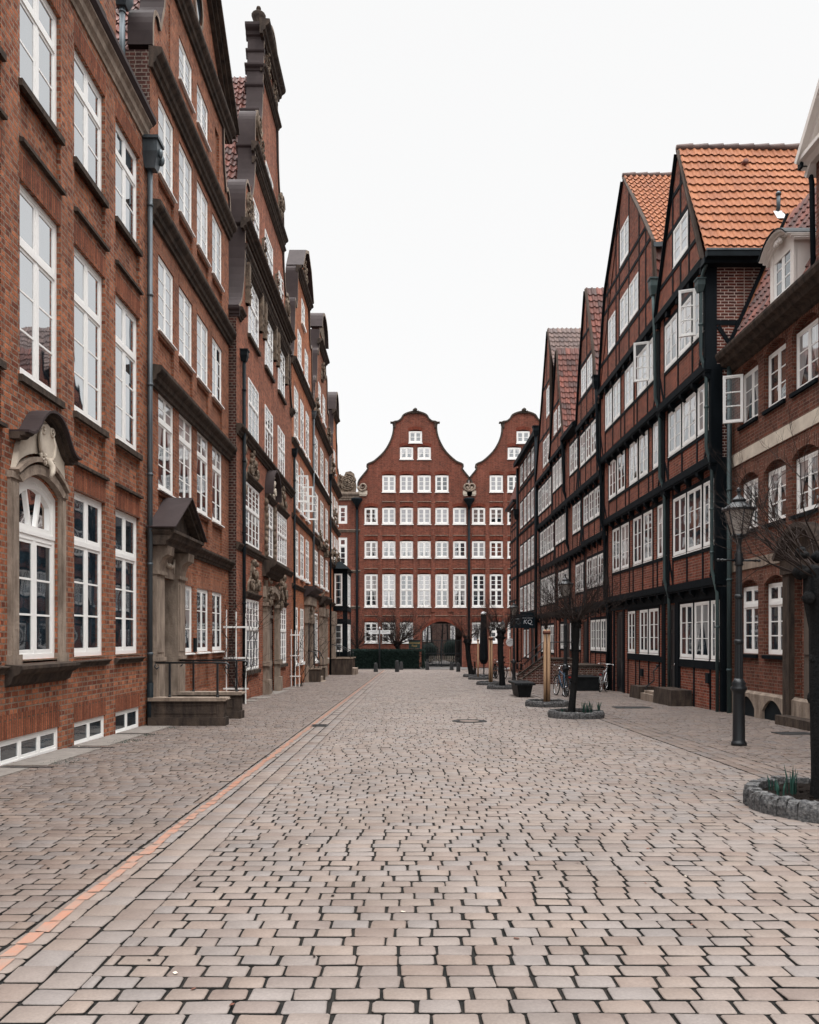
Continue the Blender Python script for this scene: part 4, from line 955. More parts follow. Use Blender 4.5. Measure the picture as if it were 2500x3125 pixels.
    r, fr = gable_house('weathered brown gabled house with stepped dark mouldings before the bay window', x, U0, U1, prof, left, rows, cors, 'b2', 'b2s', [sc], dict(eave=13.4, ridge=18.8))
    arc = [(46.7+k*.34, 19.3+1.2*sqrt(max(0, 1-((46.7+k*.34-48.4)/1.7)**2))) for k in range(11)]
    mb = MB(); coping(mb, fr, arc, -.6, .25, .15, 0, 1); fpoly(mb, fr, arc, -.4, .05, 2); mb.build('crown', ['clad', 'stoneL', 'carved'], r, world=True)
    for u, z in ((46.5, 6.6), (48.4, 3.2), (50, 6.5), (48.4, 16.8), (45.2, 13.8), (51.6, 13.8)): mb = MB(); carving(mb, fr, u, z, .9, 1.1, .2, 0, int(u)); mb.build('carving', ['carved'], r, world=True)
    mb = MB()
    for u in (47.2, 47.7, 49.3, 49.8): fbox(mb, fr, u-.14, u+.14, -.8, 3.0, 0, .22); fbox(mb, fr, u-.2, u+.2, .0, .3, 0, .3); fbox(mb, fr, u-.2, u+.2, 2.8, 3.3, 0, .3)
    mb.build('portal', ['stoneL'], r, world=True)
    cornice(r, fr, 46.9, 50.1, 3.95, .5, .5, 'stone', 'door_hood')
    mb = MB(); fbox(mb, fr, 47.9, 49.1, -.8, 3., 0, .02); mb.build('door', ['door'], r, world=True)
    downpipe(r, fr, 52.9, .1, -.9, 11.8, 'dpipe', .06)
    # --- L6
    U0, U1 = 53.02, 60.; uc = 56.5; cs = [(54., 55.2), (56.1, 57.3), (58., 59.)]
    half = [(12., 53.3), (13.2, 54.2), (14.6, 54.9), (16., 55.3), (17., 55.4)]
    prof = [(-1.6, U0, U1), (12., U0, U1)]+[(z, u, 2*uc-u) for z, u in half]
    left = [(53.05, 12.), (53.3, 12.6), (53.6, 13.4), (54., 13.7), (54.3, 13.5), (54.7, 14.2), (54.8, 15.2), (55.1, 15.4), (55.3, 16.), (55.3, 17.)]
    rows = [(6.9, 8.6, cs, tall), (9.7, 11.3, cs, tall), (13., 14.5, [(56.0, 57.1)], n3)]
    cors = [(U0, U1, 3.9, .25, .2), (U0, U1, 6.5, .25, .2), (U0, U1, 9.2, .25, .2), (U0, U1, 12.05, .3, .3), (55., 58., 17., .3, .3)]
    r, fr = gable_house('farthest gabled house on the left with a dark two storey bay window', x, U0, U1, prof, left, rows, cors, 'b4', 'b2s', [[(53.3, 12.1), (53.6, 13.4), (54., 13.7), (54.8, 14.6), (54.8, 12.1)]], dict(eave=11.8, ridge=16.6))
    arc = [(55.3+k*.24, 17.+1.4*sqrt(max(0, 1-((55.3+k*.24-56.5)/1.2)**2))) for k in range(11)]
    mb = MB(); coping(mb, fr, arc, -.6, .25, .15, 0, 1); fpoly(mb, fr, arc, -.4, .05, 2); mb.build('crown', ['clad', 'stoneL', 'carved'], r, world=True)
    for u, z in ((54.5, 6.4), (57.5, 6.4), (55.5, 9.2), (53.6, 12.2), (59., 12.2)): mb = MB(); carving(mb, fr, u, z, .9, 1.2, .3, 0, int(u)+2); mb.build('carving', ['carved'], r, world=True)
    bx0, bx1, by0, by1 = -5.25, -4.28, 55.8, 59.2                    # bay window
    mb = MB(); mb.box(bx0, bx1-.05, by0+.05, by1-.05, -.6, 6.2)
    for y in (by0, by1-.25):
        for x_ in (bx1-.28,): mb.box(x_, x_+.3, y, y+.25, -.9, 6.25)
    for z in (6.0, 3.4, 2.55, .3): mb.box(bx0, bx1+.04, by0-.05, by1+.05, z, z+.3)
    mb.build('bay', ['timber'], r, world=True)
    mb = MB(); mb.box(bx0, bx1-.04, by0+.02, by1, 2.86, 3.4); mb.build('bay_panel', ['br'], r, world=True)
    fs = Fr('E', by0+.03); f2 = Fr('L', bx1-.04)
    for z0, z1 in ((.6, 2.5), (3.75, 5.95)):
        window(r, fs, bx0+.12, bx1-.32, z0, z1, -.02, 'gA', leaves=1, rows=4)
        for k in range(3): window(r, f2, by0+.3+k*.95, by0+1.2+k*.95, z0, z1, -.03, 'gA', leaves=1, rows=4)
    mb = MB(); mb.hexa([(bx0, by0-.25, 6.28), (bx1+.2, by0-.25, 6.28), (bx1+.2, by1+.25, 6.28), (bx0, by1+.25, 6.28)], [(bx0, by0+.2, 6.8), (bx1-.4, by0+.2, 6.8), (bx1-.4, by1-.2, 6.8), (bx0, by1-.2, 6.8)]); mb.build('bay_roof', ['dpipe'], r, world=True)
    mb = MB()
    for u in (53.5, 54.9): fbox(mb, fr, u-.16, u+.16, -.9, 2.9, 0, .25); fbox(mb, fr, u-.2, u+.2, 2.4, 3.3, 0, .32)
    mb.build('portal', ['stoneL'], r, world=True); mb = MB(); fbox(mb, fr, 53.66, 54.74, -.9, 2.9, 0, .03); mb.build('door', ['door'], r, world=True)
    # stoops of these houses
    for (y0, y1, xa, xb, zt, lab) in ((40.7, 43.2, -5.2, -4.45, -.02, 'small stone stoop with a sloping rail below the carved door hood'), (52.9, 55.6, -5.2, -3.72, .2, 'large grey stoop wall with two sloping handrails near the hedge')):
        t = thing('stone_stoop', lab, 'stoop', ((xa+xb)/2, (y0+y1)/2, gz(y0)))
        for yy in (y0, y1-.25):
            mb = MB(); mb.box(xa, xb, yy, yy+.25, gz(yy)-.05, zt); mb.build('cheek_wall', ['stone'], t, world=True)
            mb = MB(); mb.box(xa, xb+.06, yy-.04, yy+.29, zt, zt+.06); mb.build('coping_slab', ['stoneL'], t, world=True)
        mb = MB()
        for k in range(3): mb.box(xa, xa+(xb-xa)*(.6+.28*k), y0+.25, y1-.25, gz(y0)-.1, zt-.2-.22*k)
        mb.build('steps', ['stoneL'], t, world=True)
        for yy in (y0+.12, y1-.12):
            mb = MB(); mb.tube([(xa+.1, yy, zt+.95), (xa+.45, yy, zt+.85), (xb-.1, yy, zt+.45)], .028, 8); mb.tube([(xb-.12, yy, zt), (xb-.12, yy, zt+.46)], .022, 8); mb.tube([(xa+.45, yy, zt), (xa+.45, yy, zt+.85)], .022, 8)
            mb.build('rail', ['iron'], t, world=True)
def trellises():
    for (x, y, wd, h, lab, sd) in ((-5.07, 23.85, .74, 2.75, 'white wooden trellis with a bare climbing rose before the ornate house', 1), (-4.98, 35.6, .46, 2.5, 'smaller white trellis with a bare climber at the orange brick house', 2)):
        t = thing('trellis', lab, 'trellis', (x, y, gz(y)), group='trellises for climbers')
        for k in range(3):
            mb = MB(); xx = -wd*.38+k*wd*.38; mb.beam((xx, 0, 0), (xx*(1 if k < 2 else 1.0), .02*k, h-.05*k), .035, .03); mb.build('upright', ['white'], t)
        for z in (.45, 1.35, 2.25):
            if z < h-.1: mb = MB(); mb.box(-wd/2, wd/2, -.035, -.015, z-.025, z+.025); mb.build('crossbar', ['white'], t)
        rg = random.Random(sd); mb = MB()
        tr = thing('climbing_rose', 'leafless climbing rose stems tangled on the %s white trellis' % ('nearer' if sd == 1 else 'farther'), 'climber', (x+.05, y+.05, gz(y)), group='bare climbers')
        def grow(p, d, l, r, lev):
            pts = [p]; 
            for i in range(5):
                d = (d+Vector((rg.gauss(0, .22), rg.gauss(0, .15), rg.gauss(.05, .15)))).normalized(); p = p+d*l/5; pts.append(p)
                if p.z < .02: break
                if lev < 3 and rg.random() < .62: grow(p, (d+Vector((rg.gauss(.15, .7), rg.gauss(0, .35), rg.gauss(0, .5)))).normalized(), l*rg.uniform(.4, .7), r*.6, lev+1)
            mb.tube(pts, [r*(1-.6*i/len(pts)) for i in range(len(pts))], 4, 0, True, False)
        for k in range(7): grow(Vector((rg.uniform(-.1, .25), rg.uniform(-.06, .1), 0)), Vector((rg.gauss(.12, .15), 0, 1)).normalized(), rg.uniform(1.8, 2.7), .016, 0)
        mb.build('stems', ['twig'], tr)
# ---------------------------------------------------------------- right side of the street
def right_root(label, x, y): return thing('timber_house', label, 'house', (x, y, gz(y)), group='houses along the right side')
def storey(r, X, U0, U1, z0, z1, ws, zb, zt, beam=True, doors=(), pane='gA', rows=3, brace=True, bt=.2, side=None, hole_extra=(), joists=True):
    """one timber-framed storey: brick infill, posts, rails, braces and its windows"""
    fr = Fr('R', X); mb = MB()
    facade(mb, fr, [(z0, U0, U1), (z1, U0, U1)], [(a, b, zb, zt) for a, b in ws]+list(hole_extra), .06)
    if beam: mb.face([fr.P(U0, z0, 0), fr.P(U1, z0, 0), fr.P(U1, z0, -.4), fr.P(U0, z0, -.4)])
    mb.build('wall', ['br'], r, world=True)
    t = MB(); D = .018
    ed = sorted({round(a, 2) for w in ws for a in w})
    us = [U0+.07, U1-.07]
    sw = sorted(ws)
    for (a, b), (c, d) in zip(sw[:-1], sw[1:]):
        if c-b < .3: us.append((b+c)/2)
        else: us += [b+.06, c-.06]
    if sw: us += [sw[0][0]-.06, sw[-1][1]+.06]
    us = sorted(us)
    zlo = z0+(bt if beam else 0)
    segs = [(zlo, z1)]
    for k, u in enumerate(us):
        wd = .16 if u in (U0+.07, U1-.07) else .10
        if any(a-.05 < u < b+.05 for a, b in [(h[0], h[1]) for h in hole_extra]): continue
        fbox(t, fr, u-wd/2, u+wd/2, zlo, z1, 0, D+(.012 if wd > .12 else 0))
    if ws:
        A, B = sw[0][0]-.06, sw[-1][1]+.06
        runs = [[sw[0][0], sw[0][1]]]
        for a, b in sw[1:]:
            if a-runs[-1][1] < .9: runs[-1][1] = b
            else: runs.append([a, b])
        for a, b in runs:
            fbox(t, fr, a-.1, b+.1, zb-.15, zb-.055, 0, D+.004); fbox(t, fr, a-.1, b+.1, zt+.01, zt+.12, 0, D+.004)
        if brace and zb-zlo > .5:
            for u, s in ((U0+.15, 1), (U1-.15, -1)):
                t.beam(fr.P(u, zb-.12, D*.4), fr.P(u+s*.32, zlo+.02, D*.4), .09, .03, 0, (1, 0, 0))
    else: fbox(t, fr, U0+.15, U1-.15, lerp(zlo, z1, .3)-.06, lerp(zlo, z1, .3)+.06, 0, D)
    t.build('timber_frame', ['timber'], r, world=True)
    if beam:
        t = MB(); fbox(t, fr, U0-.02, U1+.02, z0, z0+bt, -.06, .05); fbox(t, fr, U0-.01, U1+.01, z0-.05, z0, -.3, .03)
        if joists:
            n = max(3, int((U1-U0)/.85))
            for k in range(n+1):
                u = lerp(U0+.1, U1-.1, k/n); t.hexa([fr.P(u-.08, z0-.30, -.16), fr.P(u+.08, z0-.30, -.16), fr.P(u+.08, z0-.14, .02), fr.P(u-.08, z0-.14, .02)], [fr.P(u-.08, z0-.05, -.16), fr.P(u+.08, z0-.05, -.16), fr.P(u+.08, z0-.05, .03), fr.P(u-.08, z0-.05, .03)])
        t.build('jetty_beam', ['timber'], r, world=True)
    for a, b in ws:
        window(r, fr, a, b, zb, zt, .005, pane, 'white', .03, .05, .02, rows=rows, ft=.055, st=.036, bt=.02, mull=.042)
    return fr
def gable(r, X, prof, ws, zbase, rails=(), posts=(), boards=None, bt=.2, pane='gA'):
    """half-timbered gable: prof [(z, uL, uR)]; ws [(u0, u1, zb, zt)]"""
    fr = Fr('R', X); mb = MB(); facade(mb, fr, prof, ws, .06); mb.build('gable_wall', ['br'], r, world=True)
    def bounds(z):
        for (za, la, ra), (zb_, lb, rb) in zip(prof[:-1], prof[1:]):
            if za <= z <= zb_: t = (z-za)/(zb_-za) if zb_ > za else 0; return lerp(la, lb, t), lerp(ra, rb, t)
        return prof[-1][1:]
    t = MB()
    U0, U1 = prof[0][1:]
    fbox(t, fr, U0-.02, U1+.02, zbase-bt, zbase, -.1, .07)
    n = max(3, int((U1-U0)/.85))
    for k in range(n+1):
        u = lerp(U0+.1, U1-.1, k/n); fbox(t, fr, u-.08, u+.08, zbase-bt-.16, zbase-bt, -.2, .04)
    for z in rails:
        a, b = bounds(z); segs = [(a, b)]
        for w in ws:
            if w[2]-.05 < z < w[3]+.05:
                segs = [q for s in segs for q in ((s[0], min(s[1], w[0])), (max(s[0], w[1]), s[1])) if q[1]-q[0] > .05]
        for a, b in segs: fbox(t, fr, a+.02, b-.02, z-.06, z+.06, 0, .02)
    for u in posts:
        top = zbase
        for z in [zbase+.05*i for i in range(140)]:
            if z > prof[-1][0]: break
            a, b = bounds(z)
            if a < u < b: top = z
        segs = [(zbase, top)]
        for w in ws:
            if w[0] < u < w[1]: segs = [q for s in segs for q in ((s[0], min(s[1], w[2])), (max(s[0], w[3]), s[1])) if q[1]-q[0] > .05]
        for a, b in segs: fbox(t, fr, u-.05, u+.05, a, b, 0, .017)
    t.build('timber_frame', ['timber'], r, world=True)
    for s in (1, 2):
        b = MB(); pts = [(p[s], p[0]) for p in prof]
        if s == 2: pts = pts[::-1]
        pts = [q for i, q in enumerate(pts) if i == 0 or q != pts[i-1]]
        for dd, dz, tt in ((.05, -.13, .10), (.09, -.045, .05)): coping(b, fr, [(u, z+dz) for u, z in pts], -.02, dd, tt)
        b.build('bargeboard', ['timber' if s == 2 else 'timberw'], r, world=True)
    for w in ws: window(r, fr, w[0], w[1], w[2], w[3], .005, 'gD', 'white', .03, .05, .02, rows=3, ft=.055, st=.042, bt=.024)
    return fr
def side_panels(r, y, x0, x1, zs, mat='brp'):
    """visible brick flank with its timbers, facing down the street"""
    fr = Fr('E', y); mb = MB(); mb.face([fr.P(x0, zs[0]-.4, 0), fr.P(x1, zs[0]-.4, 0), fr.P(x1, zs[-1], 0), fr.P(x0, zs[-1], 0)]); mb.build('side_wall', [mat], r, world=True)
def R2():
    U0, U1 = 20.7, 24.62
    r = right_root('half timbered house with the big bright orange tiled roof and green copper downpipe', 7.9, 22.6)
    w3 = lambda *a: list(a)
    # ground floor
    storey(r, 7.95, U0, U1+.75, -1.2, 2.9, [(20.86, 21.46), (21.62, 22.7), (22.86, 23.9)], .99, 2.53, False, brace=False, hole_extra=[(24.35, 25.3, -.7, 2.55)])
    fr = Fr('R', 7.95)
    mb = MB(); fbox(mb, fr, U0, U1+.8, 2.6, 2.86, -.02, .05); fbox(mb, fr, U0, 24.1, .72, .92, 0, .035); fbox(mb, fr, 24.0, 24.35, -.7, 2.6, 0, .04); fbox(mb, fr, 25.3, 25.42, -.7, 2.6, 0, .04); mb.build('lintel_beam', ['timber'], r, world=True)
    mb = MB(); mb.face([fr.P(24.35, -.7, -.055), fr.P(25.3, -.7, -.055), fr.P(25.3, 2.55, -.055), fr.P(24.35, 2.55, -.055)])
    for a, b in ((24.42, 24.78), (24.86, 25.22)):
        for c, d in ((-.2, .6), (.72, 1.7), (1.82, 2.4)): fbox(mb, fr, a, b, c, d, -.06, -.035)
    mb.build('door', ['door'], r, world=True)
    mb = MB(); mb.blob(fr.P(24.45, .75, .0), (.035, .035, .035), 8, 6); mb.build('door_knob', ['chrome'], r, world=True)
    storey(r, 7.81, U0, U1, 2.92, 6.0, [(20.82, 21.62), (21.78, 22.88), (23.0, 24.1)], 3.97, 5.64)
    storey(r, 7.67, U0, U1, 6.0, 8.36, [(20.82, 21.66), (21.8, 22.88), (23.0, 24.1)], 6.92, 8.16, pane='gC')
    storey(r, 7.53, U0, U1, 8.36, 11.0, [(20.78, 21.6), (21.78, 22.78), (22.92, 24.0)], 9.41, 10.7, pane='gC')
    prof = [(11.2, U0, U1), (15.04, 22.55, 22.67)]
    gable(r, 7.45, prof, [(21.8, 22.98, 12.0, 13.0)], 11.2, (11.9, 13.1, 14.0), (21.72, 23.06, 22.4), None)
    # flank toward the camera
    for x0, zlo, zhi in ((7.53, 8.36, 11.2), (7.67, 6.0, 8.36), (7.81, 2.92, 6.0), (7.95, -1, 2.92)):
        fs = Fr('E', U0-.001); mb = MB(); mb.face([fs.P(x0, zlo), fs.P(x0+6, zlo), fs.P(x0+6, zhi), fs.P(x0, zhi)]); mb.build('side_wall', ['brp'], r, world=True)
        mb = MB(); fbox(mb, fs, x0-.02, x0+.26, zlo, zhi, 0, .03); fbox(mb, fs, x0+.26, x0+5, zlo, zlo+.14, 0, .025); fbox(mb, fs, x0+.26, x0+5, zlo+1.13, zlo+1.25, 0, .022)
        fbox(mb, fs, x0+1.38, x0+1.52, zlo+.14, zhi, 0, .02); mb.beam(fs.P(x0+.3, zlo+1.1, .012), fs.P(x0+.9, zlo+.16, .012), .1, .03, 0, (0, 1, 0)); mb.build('timber_frame', ['timber'], r, world=True)
    # roof: the slope that faces the camera, and the other one
    h, b_ = 15.12-11.2, 22.61-20.42; Ls = sqrt(h*h+b_*b_)
    mb = MB(); tiles(mb, (7.42, 22.61, 15.12), (1, 0, 0), (0, -b_, -h), 6.2, Ls, .2, .315, .030); mb.build('roof', ['tO'], r, world=True)
    mb = MB(); tiles(mb, (7.42, 22.61, 15.12), (1, 0, 0), (0, 2.1, -h), 6.2, Ls, .2, .315); mb.build('far_roof_slope', ['tR'], r, world=True)
    mb = MB()
    for k in range(15): x = 7.4+k*.42; mb.tube([(x, 22.61, 15.13), (x+.44, 22.61, 15.155)], [.085, .1], 8)
    mb.build('ridge_tiles', ['tB'], r, world=True)
    for x, v in ((9.1, .8), (11.05, .8)):
        mb = MB(); p = Vector((x, 22.61-b_*v/Ls, 15.12-h*v/Ls)); mb.tube([p+Vector((0, -.02, .02)), p+Vector((0, -.16, .03))], [.07, .075], 10); mb.build('vent_tile', ['tR'], r, world=True)
    p = Vector((9.55, 22.61-b_*2.9/Ls, 15.12-h*2.9/Ls)); mb = MB(); mb.tube([p, p+Vector((0, -.08, .1)), p+Vector((0, -.08, .48))], .05, 10); mb.lathe([(.07, 0), (.07, .06), (.03, .1)], p+Vector((0, -.08, .42)), 10); mb.build('roof_pipe', ['zinc'], r, world=True)
    s_ = Vector((0, -b_, -h)).normalized(); a_ = Vector((1, 0, 0)); n_ = Vector((0, -h, b_)).normalized(); q = p+n_*.05
    mb = MB(); mb.hexa([q-a_*.12, q+a_*.12, q+a_*.16+s_*.3, q-a_*.08+s_*.3], [v+n_*.015 for v in (q-a_*.12, q+a_*.12, q+a_*.16+s_*.3, q-a_*.08+s_*.3)]); mb.build('roof_flashing', ['white2'], r, world=True)
    mb = MB(); mb.box(7.4, 13.2, 20.26, 20.42, 11.05, 11.22); mb.box(7.38, 13.2, 20.42, 20.75, 10.95, 11.1); mb.build('gutter', ['dpipe'], r, world=True)
    mb = MB(); mb.box(7.37, 13.2, 20.245, 20.27, 11.19, 11.235); mb.build('gutter_rim', ['zinc'], r, world=True)
    # stepping copper pipe on the near corner
    mb = MB(); y = 20.78; ps = [(7.5, y-.3, 11.05), (7.46, y-.1, 10.85), (7.40, y, 10.6)]
    for x, zt, zb in ((7.42, 10.35, 8.75), (7.56, 8.3, 6.4), (7.70, 5.9, 3.3), (7.84, 2.7, -.6)): ps += [(x, y, zt), (x, y, zb)]
    mb.tube(ps, .045, 12); hopper(mb, Fr('R', 7.5), y, .1, 10.35, .2, .34)
    for x, z in ((7.42, 9.5), (7.56, 7.4), (7.70, 4.8), (7.70, 3.7), (7.84, 1.8)): mb.lathe([(.046, 0), (.058, .01), (.058, .05), (.046, .06)], (x, y, z), 12)
    mb.build('downpipe', ['verd'], r, world=True)
    mb = MB(); mb.box(7.88, 7.95, 21.55, 21.75, .35, .62); mb.build('meter_box', ['dpipe'], r, world=True)
    casement(r, Fr('R', 7.53), 21.3, 9.45, .42, 1.22, .0, 68, 3, True)
def R3():
    U0, U1 = 24.66, 32.2
    r = right_root('widest half timbered house with five windows a floor and an orange roof behind its gable', 7.9, 28.4)
    w1 = [(24.72, 25.62), (26.2, 27.16), (27.42, 28.4), (29.0, 30.06), (30.3, 31.3)]
    storey(r, 7.95, 25.5, U1, -1.3, 2.95, [(26., 27.02), (27.18, 28.1), (28.7, 29.6)], 1.05, 2.5, False, brace=False, hole_extra=[(30.35, 31.5, -.8, 2.55)])
    fr = Fr('R', 7.95)
    mb = MB(); fbox(mb, fr, 25.45, U1, 2.6, 2.88, -.02, .05); fbox(mb, fr, 25.5, 29.7, .78, .96, 0, .035)
    for u in (30.2, 31.62, 32.1): fbox(mb, fr, u-.1, u+.12, -.8, 2.6, 0, .035)
    mb.build('lintel_beam', ['timber'], r, world=True)
    mb = MB(); mb.face([fr.P(30.35, -.8, -.055), fr.P(31.5, -.8, -.055), fr.P(31.5, 2.55, -.055), fr.P(30.35, 2.55, -.055)])
    for a, b in ((30.42, 30.88), (30.96, 31.42)):
        for c, d in ((-.3, .7), (.8, 2.3)): fbox(mb, fr, a, b, c, d, -.06, -.03)
    mb.build('door', ['door'], r, world=True)
    storey(r, 7.81, U0, U1, 2.95, 6.0, w1, 4.09, 5.68)
    storey(r, 7.67, U0, U1, 6.0, 8.42, w1, 6.88, 8.24, pane='gC')
    storey(r, 7.53, U0, U1, 8.42, 11.0, [(24.9, 25.7), (25.85, 26.9), (27.4, 28.45), (29.1, 30.1), (30.3, 31.3)], 9.54, 10.84, pane='gD')
    prof = [(11.25, U0, 31.95), (12.2, U0, 31.75), (13.7, 24.85, 31.3), (14.8, 25.8, 30.9), (17.5, 28.25, 28.45)]
    gable(r, 7.45, prof, [(26.55, 27.6, 12.26, 13.47), (27.75, 28.8, 12.26, 13.47), (29.5, 30.5, 12.2, 13.4), (27.7, 28.8, 14.66, 15.9)], 11.25, (12.1, 13.9, 14.5), (25.7, 26.45, 27.67, 28.95, 29.4, 30.6), None)
    mb = MB(); h, b_ = 17.6-13.6, 28.35-24.9; tiles(mb, (7.42, 28.35, 17.6), (1, 0, 0), (0, -b_, -h), 6, sqrt(h*h+b_*b_), .2, .31); mb.build('roof', ['tO'], r, world=True)
    mb = MB(); tiles(mb, (7.42, 24.86, 13.45), (1, 0, 0), (0, -.25, -2.6), 5, 2.6, .22, .34); mb.build('lower_roof', ['tR'], r, world=True)
    mb = MB(); mb.box(7.4, 12, 24.72, 24.95, 13.42, 13.56); mb.build('roof_flashing', ['zinc'], r, world=True)
    mb = MB(); tiles(mb, (7.42, 28.35, 17.6), (1, 0, 0), (0, 3.4, -6.2), 6, 7.1, .22, .34); mb.build('far_roof_slope', ['tR'], r, world=True)
    mb = MB()
    for k in range(14): x = 7.4+k*.42; mb.tube([(x, 28.35, 17.62), (x+.44, 28.35, 17.64)], [.085, .1], 8)
    mb.build('ridge_tiles', ['tB'], r, world=True)
    mb = MB(); p = Vector((8.9, 27.7, 16.85)); mb.tube([p, p+Vector((0, -.18, .03))], .07, 10); mb.build('vent_tile', ['tR'], r, world=True)
    mb = MB(); y = 24.64; ps = [(7.35, y, 12.1), (7.38, y, 11.3), (7.40, y, 10.9), (7.42, y, 8.8), (7.56, y, 8.4), (7.56, y, 6.4), (7.70, y, 6.0), (7.70, y, 3.3), (7.84, y, 2.8), (7.84, y, -.6)]
    mb.tube(ps, .048, 12); hopper(mb, Fr('R', 7.5), y, .14, 11.9, .24, .5); mb.build('downpipe', ['verd'], r, world=True)
    side_panels(r, U0-.0, 7.54, 13, (8.9, 12.5), 'br')
    for u, ln in ((27.8, .2), ): 
        mb = MB(); fbox(mb, fr, u-.12, u+.12, .25, .5, 0, .07); mb.build('meter_box', ['dpipe'], r, world=True)
    casement(r, Fr('R', 7.53), 25.45, 9.58, .46, 1.22, .0, 68, 3, True)
    return r
def R456():
    # R4
    U0, U1 = 32.22, 36.3
    r = right_root('narrow half timbered house with a dark red tiled roof beside its steep gable', 7.9, 34.3)
    ws = [(32.32, 32.72), (32.85, 33.75), (33.9, 34.75), (34.95, 35.85)]
    storey(r, 7.95, U0, U1, -1.3, 2.85, [(31.5+.8, 32.9), (33.0, 33.8), (33.95, 34.75), (34.9, 35.7)], 1.06, 2.32, False, brace=False)
    storey(r, 7.81, U0, U1, 2.85, 5.6, ws, 3.75, 4.98); storey(r, 7.67, U0, U1, 5.6, 8.0, ws, 6.55, 7.7); storey(r, 7.53, U0, U1, 8.0, 10.7, ws, 9.1, 10.4, pane='gD')
    gable(r, 7.45, [(10.9, U0, 36.3), (13.5, 33.1, 35.55), (16.26, 34.35, 34.5)], [(33.2, 34.15, 12.0, 13.15), (34.35, 35.3, 12.0, 13.15)], 10.9, (11.85, 13.3, 14.4), (33.1, 34.25, 35.4))
    mb = MB()
    tiles(mb, (7.42, 34.45, 16.32), (1, 0, 0), (0, -2.25, -5.2), 6, 5.7, .22, .34); tiles(mb, (7.42, 34.45, 16.32), (1, 0, 0), (0, 1.9, -5.3), 6, 5.7, .22, .34); mb.build('roof', ['tR'], r, world=True)
    mb = MB(); ps = [(7.35, 32.2, 11.6), (7.40, 32.2, 10.6), (7.42, 32.2, 8.6), (7.56, 32.2, 8.2), (7.56, 32.2, 6.2), (7.70, 32.2, 5.8), (7.70, 32.2, 3.1), (7.84, 32.2, 2.7), (7.84, 32.2, -.7)]; mb.tube(ps, .06, 12); hopper(mb, Fr('R', 7.5), 32.2, .14, 11.4, .26, .5); mb.build('downpipe', ['dpipe'], r, world=True)
    # R5
    U0, U1 = 36.32, 43.2
    r = right_root('half timbered house with a low dark eave and a half hidden red tiled gable', 7.9, 39.8)
    ws = [(36.4, 37.2), (37.35, 38.25), (39.5, 40.2), (40.35, 41.05), (41.2, 41.9), (42.05, 42.75)]
    storey(r, 7.95, U0, U1, -1.4, 2.8, [(37.9, 38.6), (38.75, 39.5), (39.65, 40.3), (42.0, 42.8)], 1.06, 2.27, False, brace=False, hole_extra=[(40.6, 41.7, -.3, 2.3), (36.5, 37.5, .1, 2.3)])
    mb = MB(); f = Fr('R', 7.95); mb.face([f.P(40.6, -.3, -.05), f.P(41.7, -.3, -.05), f.P(41.7, 2.3, -.05), f.P(40.6, 2.3, -.05)]); mb.face([f.P(36.5, .1, -.05), f.P(37.5, .1, -.05), f.P(37.5, 2.3, -.05), f.P(36.5, 2.3, -.05)]); mb.build('door', ['door'], r, world=True)
    storey(r, 7.81, U0, U1, 2.8, 5.5, ws, 3.7, 4.95); storey(r, 7.67, U0, U1, 5.5, 8.0, ws, 6.45, 7.7); storey(r, 7.53, U0, U1, 8.0, 10.8, ws, 9.2, 10.5, pane='gD')
    gable(r, 7.45, [(11.0, 39.3, 43.2), (16.1, 41.15, 41.3)], [(39.95, 40.8, 12., 13.1), (41.2, 42.0, 12., 13.1)], 11.0, (11.8, 13.4), (40.9,))
    mb = MB(); tiles(mb, (7.42, 41.22, 16.18), (1, 0, 0), (0, -1.95, -4.9), 6, 5.3, .22, .34); tiles(mb, (7.42, 41.22, 16.18), (1, 0, 0), (0, 1.95, -5.1), 6, 5.3, .22, .34); mb.build('roof', ['tR'], r, world=True)
    mb = MB(); mb.hexa([(7.25, 36.35, 11.0), (12, 36.35, 12.4), (12, 39.3, 12.4), (7.25, 39.3, 11.0)], [(7.25, 36.35, 11.2), (12, 36.35, 12.6), (12, 39.3, 12.6), (7.25, 39.3, 11.2)]); mb.build('eave', ['timber'], r, world=True)
    mb = MB(); ps = [(7.3, 39.2, 11.0), (7.38, 39.2, 10.6), (7.42, 39.2, 8.6), (7.56, 39.2, 8.2), (7.56, 39.2, 6.1), (7.70, 39.2, 5.7), (7.70, 39.2, 3.), (7.84, 39.2, 2.6), (7.84, 39.2, -.7)]; mb.tube(ps, .07, 12); mb.build('downpipe', ['dpipe'], r, world=True)
    # R6
    U0, U1 = 43.22, 48.3
    r = right_root('half timbered house whose grey brown tiled roof rises above its red roofed neighbour', 7.8, 45.8)
    ws = [(43.4, 44.4), (44.6, 45.6), (45.8, 46.8), (47.0, 48.0)]
    storey(r, 7.8, U0, U1, -1.4, 2.75, [(44.0, 45.0), (45.2, 46.2), (47.0, 48.0)], .8, 2.25, False, brace=False)
    storey(r, 7.75, U0, U1, 2.75, 5.5, ws, 3.5, 4.97); storey(r, 7.7, U0, U1, 5.5, 8.0, ws, 6.3, 7.7); storey(r, 7.6, U0, U1, 8.0, 10.6, ws, 8.8, 10.2, pane='gD')
    gable(r, 7.5, [(10.75, U0, 48.3), (16.6, U0, 45.05), (18.2, 44.0, 44.2)], [(43.35, 44.45, 11.1, 12.5), (44.6, 45.7, 11.1, 12.5), (43.5, 44.6, 13.6, 15.1)], 10.75, (12.8, 15.4), (44.52, 45.8))
